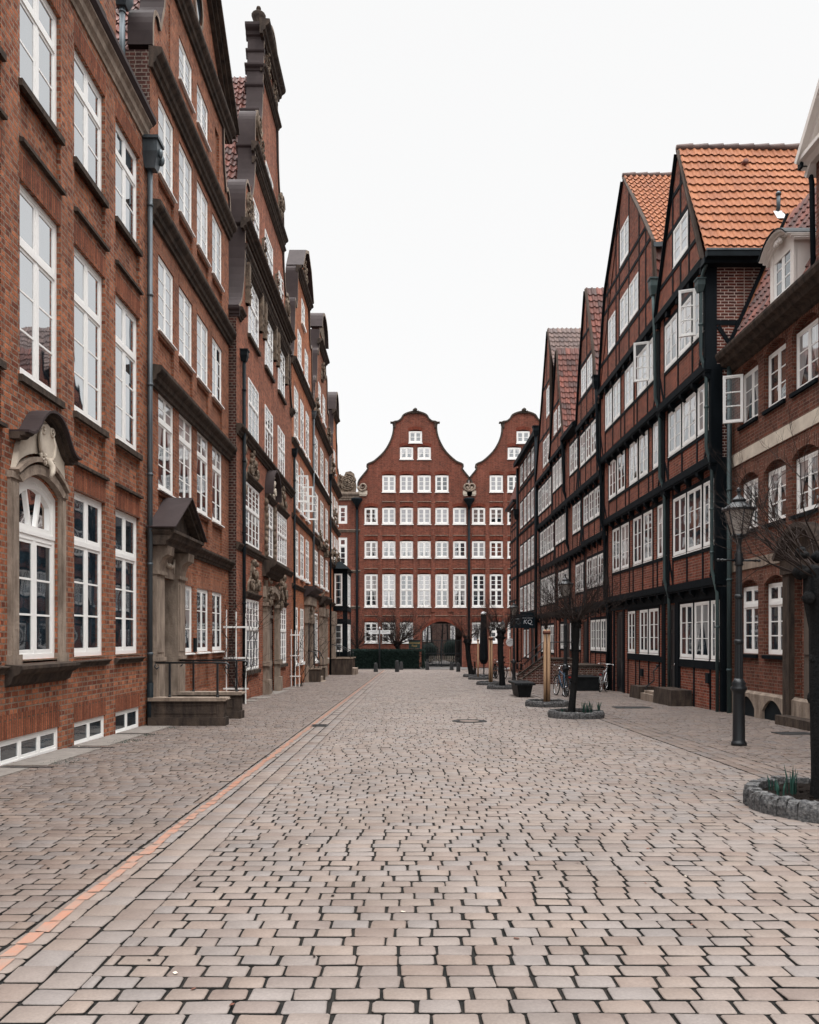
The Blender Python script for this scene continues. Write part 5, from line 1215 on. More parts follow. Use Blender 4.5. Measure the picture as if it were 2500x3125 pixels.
    mb = MB(); tiles(mb, (7.46, 44.1, 18.28), (1, 0, 0), (0, -3.0, -4.3), 7, 5.2, .24, .36); tiles(mb, (7.46, 44.1, 18.28), (1, 0, 0), (0, 4.2, -7.4), 6, 8.4, .24, .36); mb.build('roof', ['tB'], r, world=True)
    mb = MB(); mb.tube([(7.5, 48.35, 13.7), (7.5, 48.35, -.8)], .085, 12); hopper(mb, Fr('R', 7.6), 48.35, .12, 13.5, .34, .6); mb.build('downpipe', ['dpipe'], r, world=True)
    # R7 and its lower end piece
    U0, U1 = 48.4, 57.6
    r = right_root('long timbered house with four tall windows a floor and a sloping black eave', 7.7, 53)
    ws = [(50.4, 51.4), (51.9, 53.0), (53.6, 54.7), (55.4, 56.6)]
    storey(r, 7.9, U0, U1, -1.5, 2.75, [(50.4, 51.3), (53.9, 54.6), (55.4, 56.2)], .3, 2.1, False, brace=False, hole_extra=[(51.8, 53.2, -.4, 2.2)])
    f = Fr('R', 7.9); mb = MB(); mb.face([f.P(51.8, -.4, -.05), f.P(53.2, -.4, -.05), f.P(53.2, 2.2, -.05), f.P(51.8, 2.2, -.05)]); mb.build('door', ['door'], r, world=True)
    storey(r, 7.7, U0, U1, 2.75, 5.9, ws, 3.35, 5.0); storey(r, 7.7, U0, U1, 5.9, 8.7, ws, 6.14, 7.87, joists=False, bt=.12); storey(r, 7.7, U0, U1, 8.7, 11.7, ws, 9.15, 10.84, joists=False, bt=.12); storey(r, 7.7, U0, U1, 11.7, 13.7, ws, 12.1, 13.4, joists=False, bt=.12)
    side_panels(r, U0, 7.7, 12, (3, 13.7), 'br')
    mb = MB(); mb.hexa([(7.35, U0, 13.6), (12, U0, 15.4), (12, U1+.2, 15.4), (7.35, U1+.2, 13.6)], [(7.35, U0, 13.9), (12, U0, 15.8), (12, U1+.2, 15.8), (7.35, U1+.2, 13.9)]); mb.build('eave', ['timber'], r, world=True)
    mb = MB(); mb.tube([(7.6, 57.5, 13.5), (7.6, 57.5, -.8)], .085, 12); hopper(mb, Fr('R', 7.65), 57.5, .1, 9.9, .4, .7); mb.build('downpipe', ['dpipe'], r, world=True)
    r = right_root('lowest house at the far right corner with a steep red roof', 7.7, 60)
    U0, U1 = 57.62, 62.
    for z0, z1 in ((-1.5, 2.75), (2.75, 5.9), (5.9, 8.7), (8.7, 11.2)): storey(r, 7.7, U0, U1, z0, z1, [], z0+.9, z0+2, z0 > 0, joists=False, bt=.14)
    t = MB(); f = Fr('R', 7.7)
    for u in (58.6, 59.6, 60.8): fbox(t, f, u-.06, u+.06, 2.9, 11.1, 0, .02)
    for z in (4.3, 7.2, 9.9): fbox(t, f, U0, U1, z-.06, z+.06, 0, .022)
    t.build('timber_frame', ['timber'], r, world=True)
    mb = MB(); tiles(mb, (8.9, U0, 15.6), (0, 1, 0), (-1.45, 0, -4.4), 4.5, 4.7, .24, .36); mb.build('roof', ['tR'], r, world=True)
    mb = MB(); mb.box(7.3, 7.62, U0, U1+.3, 11.15, 11.35); mb.build('gutter', ['dpipe'], r, world=True)
    mb = MB(); mb.face([(7.7, U1, -1.5), (12, U1, -1.5), (12, U1, 12), (7.7, U1, 11.2)]); mb.build('side_wall', ['br'], r, world=True)
def R1():
    X = 8.12; U0, U1 = 5.5, 20.55; fr = Fr('R', X)
    r = thing('brick_house', 'dark old brick house on the right with white dormer and pale stone band', 'house', (X, 14, gz(14)), group='houses along the right side')
    cols = [(19.0, 20.07), (17.6, 18.68), (16.2, 17.33), (14.6, 15.7), (13.1, 14.2), (11.6, 12.7), (10.1, 11.2), (8.6, 9.7), (7.1, 8.2)]
    holes = []; W = []; so_ = []
    for i, (a, b) in enumerate(cols):
        if i != 2: holes.append((a, b, 1.18, 2.78, .17)); W.append((a, b, 1.18, 2.78, 3, .28))
        holes += [(a, b, 4.15, 5.33, .18), (a, b, 6.74, 7.99, .18)]; W += [(a, b, 4.15, 5.33, 3, 0), (a, b, 6.74, 7.99, 3, 0)]
    holes.append((15.95, 17.2, -.5, 2.9))
    mb = MB(); facade(mb, fr, [(-1.2, U0, U1), (8.4, U0, U1)], holes, .16)
    for h in holes:
        if len(h) < 5: continue
        N = 8; a, b, zt, rs = h[0], h[1], h[3], h[4]
        lo = [(lerp(a, b, i/N), zt+rs*(1-(2*i/N-1)**2)) for i in range(N+1)]; hi = [(lerp(a-.08, b+.08, i/N), zt+.24+rs*(1-(2*i/N-1)**2)) for i in range(N+1)]
        for i in range(N): mb.face([fr.P(*lo[i], .003), fr.P(*lo[i+1], .003), fr.P(*hi[i+1], .003), fr.P(*hi[i], .003)], 1)
    mb.build('wall', ['b6', 'b6s'], r, world=True)
    for k, (a, b, c, d, n, tp) in enumerate(W):
        window(r, fr, a+.02, b-.02, c, d, .12, 'gC' if c > 4 else 'gA', 'timber', .06, .1, .02, rows=n, top=tp, ft=.05, st=.045, bt=.026, mull=.035)
    mb = MB(); fbox(mb, fr, U0, U1-.02, 5.82, 6.12, 0, .03); mb.build('stone_band', ['cartouche'], r, world=True)
    mb = MB(); fbox(mb, fr, U0, U1-.02, 3.2, 3.44, 0, .03); mb.build('stone_band', ['stoneL'], r, world=True)
    mb = MB(); mould(mb, fr, U0, U1-.05, [(-.02, 8.2), (.08, 8.22), (.12, 8.32), (.28, 8.36), (.32, 8.46), (.40, 8.5), (.44, 8.6), (.44, 8.66), (-.02, 8.7)]); mb.build('cornice', ['stone'], r, world=True)
    # plinth with low arched vents
    mb = MB(); f2 = fr.off(.07); pl = [(-.95, U0, U1-.05), (.24, U0, U1-.05)]; ph = [(a+.05, b-.05, -.32, -.1, .26) for a, b in cols if a > 17.5 or a < 16]
    facade(mb, f2, pl, [h+(0,) for h in ph], .065); mb.face([f2.P(U0, .24, 0), f2.P(U1-.05, .24, 0), f2.P(U1-.05, .3, -.07), f2.P(U0, .3, -.07)])
    for a, b, c, d, e in ph: mb.face([f2.P(a, c, -.06), f2.P(b, c, -.06), f2.P(b, d+e, -.06), f2.P(a, d+e, -.06)], 1)
    mb.build('plinth', ['stoneL', 'dpipe'], r, world=True)
    # door with stone frame
    mb = MB(); fbox(mb, fr, 17.2, 17.5, -.6, 3.1, 0, .12); fbox(mb, fr, 15.65, 15.95, -.6, 3.1, 0, .12); fbox(mb, fr, 15.6, 17.55, 2.9, 3.2, .0, .16)
    N = 10; A = [(lerp(15.6, 17.55, i/N), 3.2+.6*(1-(2*i/N-1)**2)) for i in range(N+1)]; fpoly(mb, fr, A, 0, .1); coping(mb, fr, A, 0, .3, .1); mb.build('portal', ['stone'], r, world=True)
    mb = MB(); fbox(mb, fr, 15.95, 17.2, -.5, 2.9, -.3, -.2); fbox(mb, fr, 16.0, 16.5, .0, 1., -.2, -.17); fbox(mb, fr, 16.65, 17.15, .0, 1., -.2, -.17); fbox(mb, fr, 16.0, 17.15, 1.2, 2.0, -.2, -.17); mb.build('door', ['doorg'], r, world=True)
    mb = MB(); mb.box(7.75, 8.1, 15.8, 17.3, -.6, -.08); mb.build('door_step', ['stone'], r, world=True)
    # mansard, dormer, and the big white-boarded gable over the middle
    mb = MB(); tiles(mb, (9.6, 16.3, 12.2), (0, 1, 0), (-1.6, 0, -3.55), 4.1, 3.9, .22, .32); tiles(mb, (9.6, 5.5, 12.2), (0, 1, 0), (-1.6, 0, -3.55), 4.6, 3.9, .22, .32); mb.build('roof', ['tR'], r, world=True)
    mb = MB(); mb.beam((8.05, U1-.12, 8.7), (9.6, U1-.12, 12.2), .2, .1); mb.build('verge_tiles', ['tO'], r, world=True)
    mb = MB(); mb.beam((8.0, U1+.02, 8.66), (9.6, U1+.02, 12.2), .1, .22); mb.build('verge_board', ['timber'], r, world=True)
    mb = MB(); mb.face([(8.12, U1-.01, 8.3), (9.6, U1-.01, 12.), (14, U1-.01, 12.), (14, U1-.01, -1), (8.12, U1-.01, -1)]); mb.build('side_wall', ['b6'], r, world=True)
    a, b = 16.9, 18.0; fd = Fr('R', 7.98)
    mb = MB(); mb.box(8.02, 9.2, a, a+.06, 8.7, 10.0); mb.box(8.02, 9.2, b-.06, b, 8.7, 10.0); fbox(mb, fd, a, a+.14, 8.75, 9.95, -.05, .02); fbox(mb, fd, b-.14, b, 8.75, 9.95, -.05, .02); fbox(mb, fd, a, b, 8.7, 8.86, -.05, .05)
    N = 12; arc = [(lerp(a-.1, b+.1, i/N), 9.88+.30*max(0, 1-abs(2*i/N-1)**2.2)) for i in range(N+1)]
    fpoly(mb, fd, [(a+.14, 9.7)]+[(u, z-.06) for u, z in arc[1:-1]]+[(b-.14, 9.7)], -.05, .0)
    mb.build('dormer_wall', ['cream'], r, world=True)
    window(r, fd, a+.14, b-.14, 8.87, 9.86, .03, 'gA', rows=3, ft=.05, st=.04)
    mb = MB()
    for dd, dz, t in ((.06, -.12, .05), (.13, -.07, .05), (.22, -.02, .04)): coping(mb, fd, [(u, z+dz) for u, z in arc], -1.2, dd, t)
    for k in range(8): mb.blob(fd.P((a+b)/2+random.uniform(-.15, .15), 10.02+random.uniform(-.06, .08), .1), (.05, .05, .06), 6, 5)
    mb.build('dormer_cornice', ['cream'], r, world=True)
    mb = MB(); coping(mb, fd, [(u, z+.02) for u, z in arc], -1.3, .25, .025); mb.build('dormer_roof', ['dpipe'], r, world=True)
    mb = MB(); mb.box(8.1, 11, 10.1, 16.24, 8.66, 11.2); mb.build('upper_wall', ['b6'], r, world=True)
    fg = Fr('R', 8.08); mb = MB(); pts = [(10.0, 11.15), (13.1, 14.55), (16.42, 11.15)]
    for dd, dz, t in ((.10, -.34, .12), (.18, -.2, .12), (.3, -.07, .12)):
        for q in (pts[:2], pts[1:]): coping(mb, fg, [(u, z+dz) for u, z in q], -.3, dd, t)
    mould(mb, fg, 10, 16.4, [(-.02, 11.0), (.1, 11.0), (.18, 11.08), (.26, 11.12), (.26, 11.2), (-.02, 11.22)]); mb.build('gable_cornice', ['cream'], r, world=True)
    mb = MB(); fpoly(mb, fg, [(10.2, 11.2), (16.2, 11.2), (13.1, 14.4)], -.3, .0); mb.build('gable_wall', ['b6'], r, world=True)
    mb = MB(); tiles(mb, (8.0, 13.1, 14.65), (1, 0, 0), (0, 3.3, -3.4), 5, 4.75); tiles(mb, (8.0, 13.1, 14.65), (1, 0, 0), (0, -3.2, -3.4), 5, 4.7); mb.build('gable_roof', ['tB'], r, world=True)
    mb = MB(); mb.box(7.85, 12, 16.35, 16.5, 11.0, 11.13); mb.tube([(8.05, 16.42, 11.0), (8.1, 16.42, 10.7), (8.1, 16.36, 8.7)], .05, 10); mb.build('gutter', ['dpipe'], r, world=True)
    mb = MB(); pipe(mb, fr, 20.4, .12, -.6, 8.4, .06, 0, 4); mb.build('downpipe', ['verd', 'verd'], r, world=True)
    casement(r, fr, 19.75, 6.78, .46, 1.15, .02, 68, 3, True)
# ---------------------------------------------------------------- the gabled houses closing the street
EY = 74.; ES = 2490/EY
ex = lambda px: (px-1250)/ES
ez = lambda py: 1.55+(1947-py)/ES
def end_house(cpx, cols, rows, gate, label, pipe_px, wl=172):
    fr = Fr('E', EY); x0, x1 = ex(cpx-wl), ex(cpx+164); c = ex(cpx)
    r = thing('brick_house', label, 'house', (c, EY, gz(68)), group='gabled houses closing the street')
    hw = [(1490, 168), (1478, 172), (1466, 168), (1453, 158), (1432, 142), (1419, 144), (1409, 123), (1381, 93), (1351, 74.5), (1323, 65), (1300, 63), (1290, 64), (1287.5, 51), (1279, 40), (1268, 33), (1261, 17), (1258, 2)]
    prof = [(-2.5, x0, x1), (ez(1490), x0, x1)]+[(ez(y), c-min(h, wl)/ES, c+min(h, 164)/ES) for y, h in hw]
    prof = sorted(prof, key=lambda p: p[0])
    holes = []; W = []
    for yt, yb, cs, kw, pane in rows:
        for p in cs:
            a, b = ex(p-20.3), ex(p+20.3)
            holes.append((a, b, ez(yb), ez(yt), .16)); W.append((a, b, ez(yb), ez(yt), kw, pane))
    if gate: holes.append((ex(gate[0]), ex(gate[1]), -2.4, ez(1928), ez(1896)-ez(1928), 0))
    mb = MB(); facade(mb, fr, prof, holes, .2)
    for h in holes:
        N = 8; a, b, zt, rs = h[0], h[1], h[3], h[4]
        lo = [(lerp(a, b, i/N), zt+rs*(1-(2*i/N-1)**2)) for i in range(N+1)]; hi = [(lerp(a-.08, b+.08, i/N), zt+.28+rs*(1-(2*i/N-1)**2)) for i in range(N+1)]
        for i in range(N): mb.face([fr.P(*lo[i], .003), fr.P(*lo[i+1], .003), fr.P(*hi[i+1], .003), fr.P(*hi[i], .003)], 1)
    # pilaster strips between the window bays
    for p0, p1 in zip(cols[:-1], cols[1:]):
        u = ex((p0+p1)/2); top = ez(1500) if (p0 > cols[0] and p1 < cols[-1]) else ez(1598)
        if gate and gate[0]-8 < (p0+p1)/2 < gate[1]+8: z0 = ez(1868)
        else: z0 = -2
        fbox(mb, fr, u-.2, u+.2, z0, top, 0, .07)
    mb.build('wall', ['be', 'bes'], r, world=True)
    for k, (a, b, c0, d0, kw, pane) in enumerate(W): window(r, fr, a, b, c0, d0, .06, pane, 'white', .08, .09, .05, **kw)
    for z, cs in ((1531, cols[1:-1]), (1634, cols), (1735.5, cols), (1879, cols)):
        for p in cs:
            if z > 1800 and gate and gate[0]-20 < p < gate[1]+20 and z > 1890: continue
            mb = MB(); fbox(mb, fr, ex(p-21), ex(p+21), ez(z)-.025, ez(z)+.025, 0, .06); mb.build('drip_ledge', ['stoneL'], r, world=True)
    q = [(y, h) for y, h in hw if y <= 1478]
    for s in (-1, 1):
        pts = [(c+s*h/ES, ez(y)) for y, h in q]; pts.insert(0, (c+s*170/ES, ez(1490)))
        i = [k for k, (y, h) in enumerate(q) if y == 1290][0]+1
        if s > 0: pts = pts[::-1]
        mb = MB(); coping(mb, fr, pts, -.4, .1, .14); mb.build('gable_coping', ['stone'], r, world=True)
        u = c+s*160/ES; mb = MB(); spiral(mb, fr, u, ez(1486), .42, 1.5, .12, .13, 0, -s, pi/2 if 0 else (0 if s > 0 else pi)); mb.build('scroll', ['stoneL'], r, world=True)
        mb = MB(); fbox(mb, fr, u-.42, u+.42, ez(1510), ez(1498), -.05, .14); fbox(mb, fr, u-.36, u+.36, ez(1514), ez(1510), -.05, .1); mb.build('scroll_block', ['cartouche'], r, world=True)
        mb = MB(); fbox(mb, fr, c+s*67/ES-.25, c+s*67/ES+.25, ez(1291), ez(1288), -.3, .2); fbox(mb, fr, c+s*63/ES-.1, c+s*63/ES+.1, ez(1306), ez(1291), -.1, .15); mb.build('shoulder_stone', ['stone'], r, world=True)
    mb = MB(); carving(mb, fr, c, ez(1262), .9, .5, .2, 0, 3); mb.build('peak_ornament', ['stone'], r, world=True)
    mb = MB()
    for s in (-1, 1):
        for (h0, y0), (h1, y1) in (((0, 1345), (115, 1430)), ((115, 1430), (158, 1488))): mb.face([(c+s*h0/ES, EY+.5, ez(y0)), (c+s*h0/ES, EY+12, ez(y0)), (c+s*h1/ES, EY+12, ez(y1)), (c+s*h1/ES, EY+.5, ez(y1))])
    mb.build('roof', ['tB'], r, world=True)
    if pipe_px:
        u = ex(pipe_px); mb = MB(); mb.tube([fr.P(u, ez(1545), .14), fr.P(u, -2, .14)], .11, 12); mb.lathe([(.12, 0), (.2, .3), (.5, .7), (.52, .85), (.42, .9)], fr.P(u, ez(1552), .3), 12); mb.build('downpipe', ['dpipe'], r, world=True)
    return r, fr
def build_end():
    n3 = dict(rows=3, ft=.11, st=.055, bt=.045, mull=.08); n2 = dict(rows=2, ft=.11, st=.055, bt=.045, mull=.08)
    tl = dict(rows=3, top=.48, trows=3, ft=.10, st=.055, bt=.045, mull=.08); g4 = dict(rows=2, top=.46, trows=2, ft=.10, st=.055, bt=.045, mull=.08)
    C = [1133, 1187, 1241, 1295, 1349, 1403]
    rows = [(1316, 1351, [1268], n2, 'gC'), (1365, 1401, [1241, 1295], n2, 'gC'), (1451, 1501, C[1:-1], n3, 'gB'), (1550, 1599, C[:1], n3, 'gD'), (1550, 1599, C[1:], n3, 'gB'), (1652, 1702, C, n3, 'gC'), (1753, 1852, C, tl, 'gC'), (1900, 1961, C[:3], g4, 'gC')]
    r, fr = end_house(1267, C, rows, (1287.5, 1410), 'red brick bell gabled house with an arched gateway, closing the street', 1090)
    # gateway passage and iron gate
    x0, x1 = ex(1287.5), ex(1410); zt = ez(1897)
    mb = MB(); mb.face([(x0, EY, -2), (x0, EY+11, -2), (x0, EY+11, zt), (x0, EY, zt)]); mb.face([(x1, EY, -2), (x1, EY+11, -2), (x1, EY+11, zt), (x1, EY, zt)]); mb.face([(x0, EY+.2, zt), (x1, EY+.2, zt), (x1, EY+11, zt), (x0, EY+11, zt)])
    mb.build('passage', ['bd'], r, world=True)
    mb = MB(); y = EY+.5; zg = gz(68)
    for k in range(25): x = lerp(x0, x1, k/24); mb.box(x-.014, x+.014, y, y+.03, zg+.1, 1.35)
    for z in (zg+.12, .1, 1.3): mb.box(x0, x1, y-.01, y+.04, z, z+.07)
    for x in (x0+.05, (x0+x1)/2, x1-.05): mb.box(x-.05, x+.05, y-.02, y+.06, zg, 1.5)
    mb.build('iron_gate', ['iron'], r, world=True)
    C2 = [1461, 1515, 1569, 1623, 1677, 1731]
    rows = [(1316, 1352, [1597], n2, 'gC'), (1366, 1400, [1570, 1624], n2, 'gC'), (1451, 1501, C2[1:-1], n3, 'gB'), (1550, 1599, C2, n3, 'gD'), (1652, 1702, C2[:1], n3, 'gB'), (1652, 1702, C2[1:], n3, 'gD'), (1753, 1852, C2, tl, 'gA'), (1900, 1961, C2, g4, 'gB')]
    end_house(1599, C2, rows, None, 'second red brick bell gable, half hidden by the timbered houses', 1431.5, 167)
    # left wing with the stone rose
    fr = Fr('E', EY+.06); x0, x1 = -11., ex(1100)
    r = thing('brick_wing', 'narrow red brick wing topped by a carved stone rose left of the bell gable', 'house', (ex(1062), EY, gz(68)), group='gabled houses closing the street')
    W = [(1542, 1598, dict(leaves=1, rows=3, ft=.14, st=.08, bt=.06), 'gD'), (1640, 1727, dict(leaves=1, rows=3, top=.3, ft=.14, st=.08, bt=.06), 'gC'), (1752, 1850, dict(leaves=1, rows=4, ft=.14, st=.08), 'gA')]
    xs = [(ex(1033), ex(1059.5)), (-8.3, -7.3), (-10.2, -9.3)]
    holes = [(a, b, ez(yb), ez(yt)) for a, b in xs for yt, yb, kw, p in W]
    mb = MB(); facade(mb, fr, [(-2.5, x0, x1), (ez(1525), x0, x1)], holes, .2); mb.build('wall', ['be'], r, world=True)
    for a, b in xs:
        for yt, yb, kw, p in W: window(r, fr, a, b, ez(yb), ez(yt), .05, p, None, **kw)
    for y in (1616, 1740, 1850): mb = MB(); mould(mb, fr, x0, x1, corn(ez(y), .24, .16)); mb.build('string_course', ['stoneL'], r, world=True)
    mb = MB(); mould(mb, fr, x0, x1-.1, corn(ez(1503), .7, .35)); mb.build('cornice', ['stoneL'], r, world=True)
    cx, cz = ex(1060), ez(1474); mb = MB(); N = 20
    body = [(cx-.75, ez(1501)), (cx+.75, ez(1501)), (cx+.82, ez(1480)), (cx+.7, ez(1460)), (cx+.62, ez(1445)), (cx+.3, ez(1437)), (cx-.15, ez(1440)), (cx-.3, ez(1452)), (cx-.7, ez(1448)), (cx-1.2, ez(1430)), (cx-1.2, ez(1470)), (cx-.9, ez(1490))]
    fpoly(mb, fr, body, -.4, .0)
    for rr, t in ((.62, .06), (.45, .07), (.28, .07)): mb.tube([fr.P(cx+rr*cos(2*pi*k/N), cz+rr*sin(2*pi*k/N), .05) for k in range(N+1)], t, 6)
    for k in range(10): mb.blob(fr.P(cx+.54*cos(k*.628), cz+.54*sin(k*.628), .06), (.1, .07, .1), 6, 4)
    for k in range(6): mb.blob(fr.P(cx+.17*cos(k*1.047), cz+.17*sin(k*1.047), .1), (.1, .06, .1), 6, 4)
    for k in range(10): mb.blob(fr.P(cx+.72*cos(.2+k*.14), cz+.72*sin(.2+k*.14)+.1, .04), (.12, .08, .12), 6, 4)
    mb.build('stone_rose', ['carved'], r, world=True)
    # courtyard beyond the gateway
    r = thing('courtyard_house', 'pale red house seen through the gateway behind bare trunks', 'house', (4, 97, gz(68)))
    f3 = Fr('E', 97); hs = [(ex(1388)*97/74-.5, ex(1388)*97/74+.5, 1.2, 3.), (1.6, 2.5, 1.2, 3.)]
    mb = MB(); facade(mb, f3, [(-1.4, -6, 14), (12, -6, 14)], hs, .12); mb.build('wall', ['bd'], r, world=True)  # dark brick puts the courtyard's shade into the colour; height also blocks skylight
    for h in hs: window(r, f3, *h, .05, 'gB', 'white', rows=3)
    for k, (x, y, q) in enumerate(((1.9, 92, 'slim'), (2.6, 93.5, 'pale'), (3.5, 91, 'forked'), (4.4, 92.5, 'leaning'), (5.6, 93, 'dark'))):
        t = thing('bare_tree', '%s bare tree trunk in the courtyard beyond the gateway, number %s from the left' % (q, ['one', 'two', 'three', 'four', 'five'][k]), 'tree', (x, y, gz(68)), group='courtyard trees')
        mb = MB(); rg = random.Random(k); l = rg.uniform(-.3, .3); mb.tube([(0, 0, 0), (l*.3, 0, 2), (l, 0, 5), (l*1.4, 0, 7)], [.14, .11, .07, .03], 7); mb.build('trunk', ['bark'], t)
        mb = MB()
        for j in range(14): z = rg.uniform(2, 6); a = rg.uniform(0, 6.3); d = Vector((cos(a), sin(a), rg.uniform(.4, 1.4))); p = Vector((l*z/6, 0, z)); mb.tube([p, p+d*.5, p+d*1.1+Vector((0, 0, .2))], [.03, .02, .008], 4)
        mb.build('crown', ['twig'], t)
    for x, y, rx, h, lb in ((2.1, 87.5, 1.05, 2.2, 'left'), (4.7, 87.5, 1.35, 2.6, 'right')): leafy('shrub', 'dark evergreen shrub on the %s behind the iron gate' % lb, 'shrub', (x, y, gz(68)), (rx, 1., h), 1500, False)
    # a low light fence and parked bicycles glimpsed through the gate
    mb = MB()
    for k in range(16): x = 2.1+k*.2; mb.box(x, x+.11, 86, 86.04, gz(68)+.15, gz(68)+.75)
    mb.box(2., 5.4, 86.04, 86.08, gz(68)+.3, gz(68)+.38); o = mb.build('picket_fence', ['cartouche'], None, (0, 0, 0)); tag(o, 'low pale picket fence seen through the gateway', 'fence')
    for x, lb in ((1.95, 'left'), (4.75, 'right')): bicycle('silver bicycle parked at the %s side inside the gateway' % lb, x, EY+2.2, gz(68), 12, 0, 'chrome', group='bicycles in the gateway')
def leafy(name, label, cat, loc, size, n, box, group=None):
    """clipped or rounded evergreen: many small leaf faces through a dark core"""
    rg = random.Random(int(loc[0]*10)); sx, sy, sz = size; mb = MB()
    core = .88
    if box: mb.box(-sx*core-(.0), sx*core, -sy*.82, sy*.82, 0, sz*.95)
    else: mb.blob((0, 0, sz*.48), (sx*.8, sy*.8, sz*.48), 12, 8, 0, .06)
    o = thing(name, label, cat, loc, group=group); mb.build('stems', ['leaf'], o); mb = MB()
    for i in range(n):
        if box:
            f = rg.random(); x = rg.uniform(-sx, sx); y = rg.uniform(-sy, sy); z = rg.uniform(.04, sz)
            if f < .5: y = -sy*rg.uniform(.9, 1.05)
            elif f < .85: z = sz*rg.uniform(.93, 1.05)
            else: x = sx*rg.choice((-1, 1))*rg.uniform(.94, 1.03)
        else:
            a, b = rg.uniform(0, 6.283), math.acos(rg.uniform(-1, 1)); k = rg.uniform(.8, 1.08); x, y, z = sx*k*sin(b)*cos(a), sy*k*sin(b)*sin(a), sz*.5+sz*.5*k*cos(b)
        d = Vector((rg.gauss(0, 1), rg.gauss(0, 1), rg.gauss(.3, 1))).normalized(); e = d.orthogonal().normalized(); l = rg.uniform(.05, .1); p = Vector((x, y, z))
        mb.face([p-e*l*.4, p+d*l, p+e*l*.4, p-d*l*.6])
    mb.build('foliage', ['leaf'], o); return o
# ---------------------------------------------------------------- street furniture, trees, bicycles
def lamp(x, y, label, ang=0.):
    t = thing('street_lamp', label, 'street lamp', (x, y, gz(y)), (0, 0, ang), 'street lamps')
    mb = MB(); mb.lathe([(.125, 0), (.125, .05), (.105, .07), (.098, .1), (.092, .84), (.1, .88), (.13, .92), (.13, .95), (.10, .98), (.115, 1.02), (.085, 1.06), (.07, 1.1)], (0, 0, 0), 20); mb.build('base', ['iron'], t)
    mb = MB()
    mb.lathe([(.066, 1.1), (.06, 1.66)], (0, 0, 0), 24, 0, False, .05); mb.lathe([(.064, 1.66), (.075, 1.68), (.075, 1.72), (.062, 1.74)], (0, 0, 0), 16)
    mb.lathe([(.06, 1.74), (.055, 2.4)], (0, 0, 0), 24, 0, False, .05); mb.lathe([(.058, 2.4), (.068, 2.42), (.068, 2.46), (.055, 2.48)], (0, 0, 0), 16)
    mb.lathe([(.054, 2.48), (.047, 2.94)], (0, 0, 0), 24, 0, False, .05)
    mb.lathe([(.05, 2.94), (.075, 2.97), (.06, 3.0), (.085, 3.05), (.06, 3.1), (.07, 3.13), (.045, 3.18), (.04, 3.32), (.06, 3.38), (.1, 3.42)], (0, 0, 0), 16); mb.build('shaft', ['iron'], t)
    mb = MB()
    for s in (-1, 1): mb.tube([(s*.06, 0, 3.04), (s*.36, 0, 3.04)], [.018, .014], 8); mb.blob((s*.37, 0, 3.04), (.03, .025, .025), 8, 6); mb.blob((s*.3, 0, 3.04), (.012, .026, .026), 8, 6)
    mb.build('ladder_bar', ['iron'], t)
    n = 6; z0, z1, r0, r1 = 3.45, 3.86, .11, .235; c = lambda k, r, z: (r*cos(2*pi*k/n+.3), r*sin(2*pi*k/n+.3), z)
    mb = MB()
    for k in range(n): mb.tube([c(k, r0, z0-.03), c(k, r1, z1)], .012, 5); mb.tube([c(k, r1, z1), c(k+1, r1, z1)], .014, 5); mb.tube([c(k, r0, z0), c(k+1, r0, z0)], .016, 5)
    mb.lathe([(.06, 3.4), (.12, 3.43), (.115, 3.46)], (0, 0, 0), 12); mb.build('lantern_frame', ['iron'], t)
    mb = MB()
    for k in range(n): mb.face([c(k, r0*.97, z0), c(k+1, r0*.97, z0), c(k+1, r1*.97, z1), c(k, r1*.97, z1)])
    mb.build('lantern_glass', ['lampglass'], t)
    mb = MB(); mb.lathe([(.265, z1-.01), (.27, z1+.02), (.15, z1+.1), (.10, z1+.14), (.115, z1+.15), (.115, z1+.175), (.07, z1+.21), (.03, z1+.25), (.022, z1+.29), (.04, z1+.31), (.035, z1+.35), (.01, z1+.38)], (0, 0, 0), 12, 0, False)
    for k in range(n): mb.blob(c(k, .25, z1+.02), (.03, .03, .045), 6, 4)
    mb.build('lantern_roof', ['iron'], t); return t
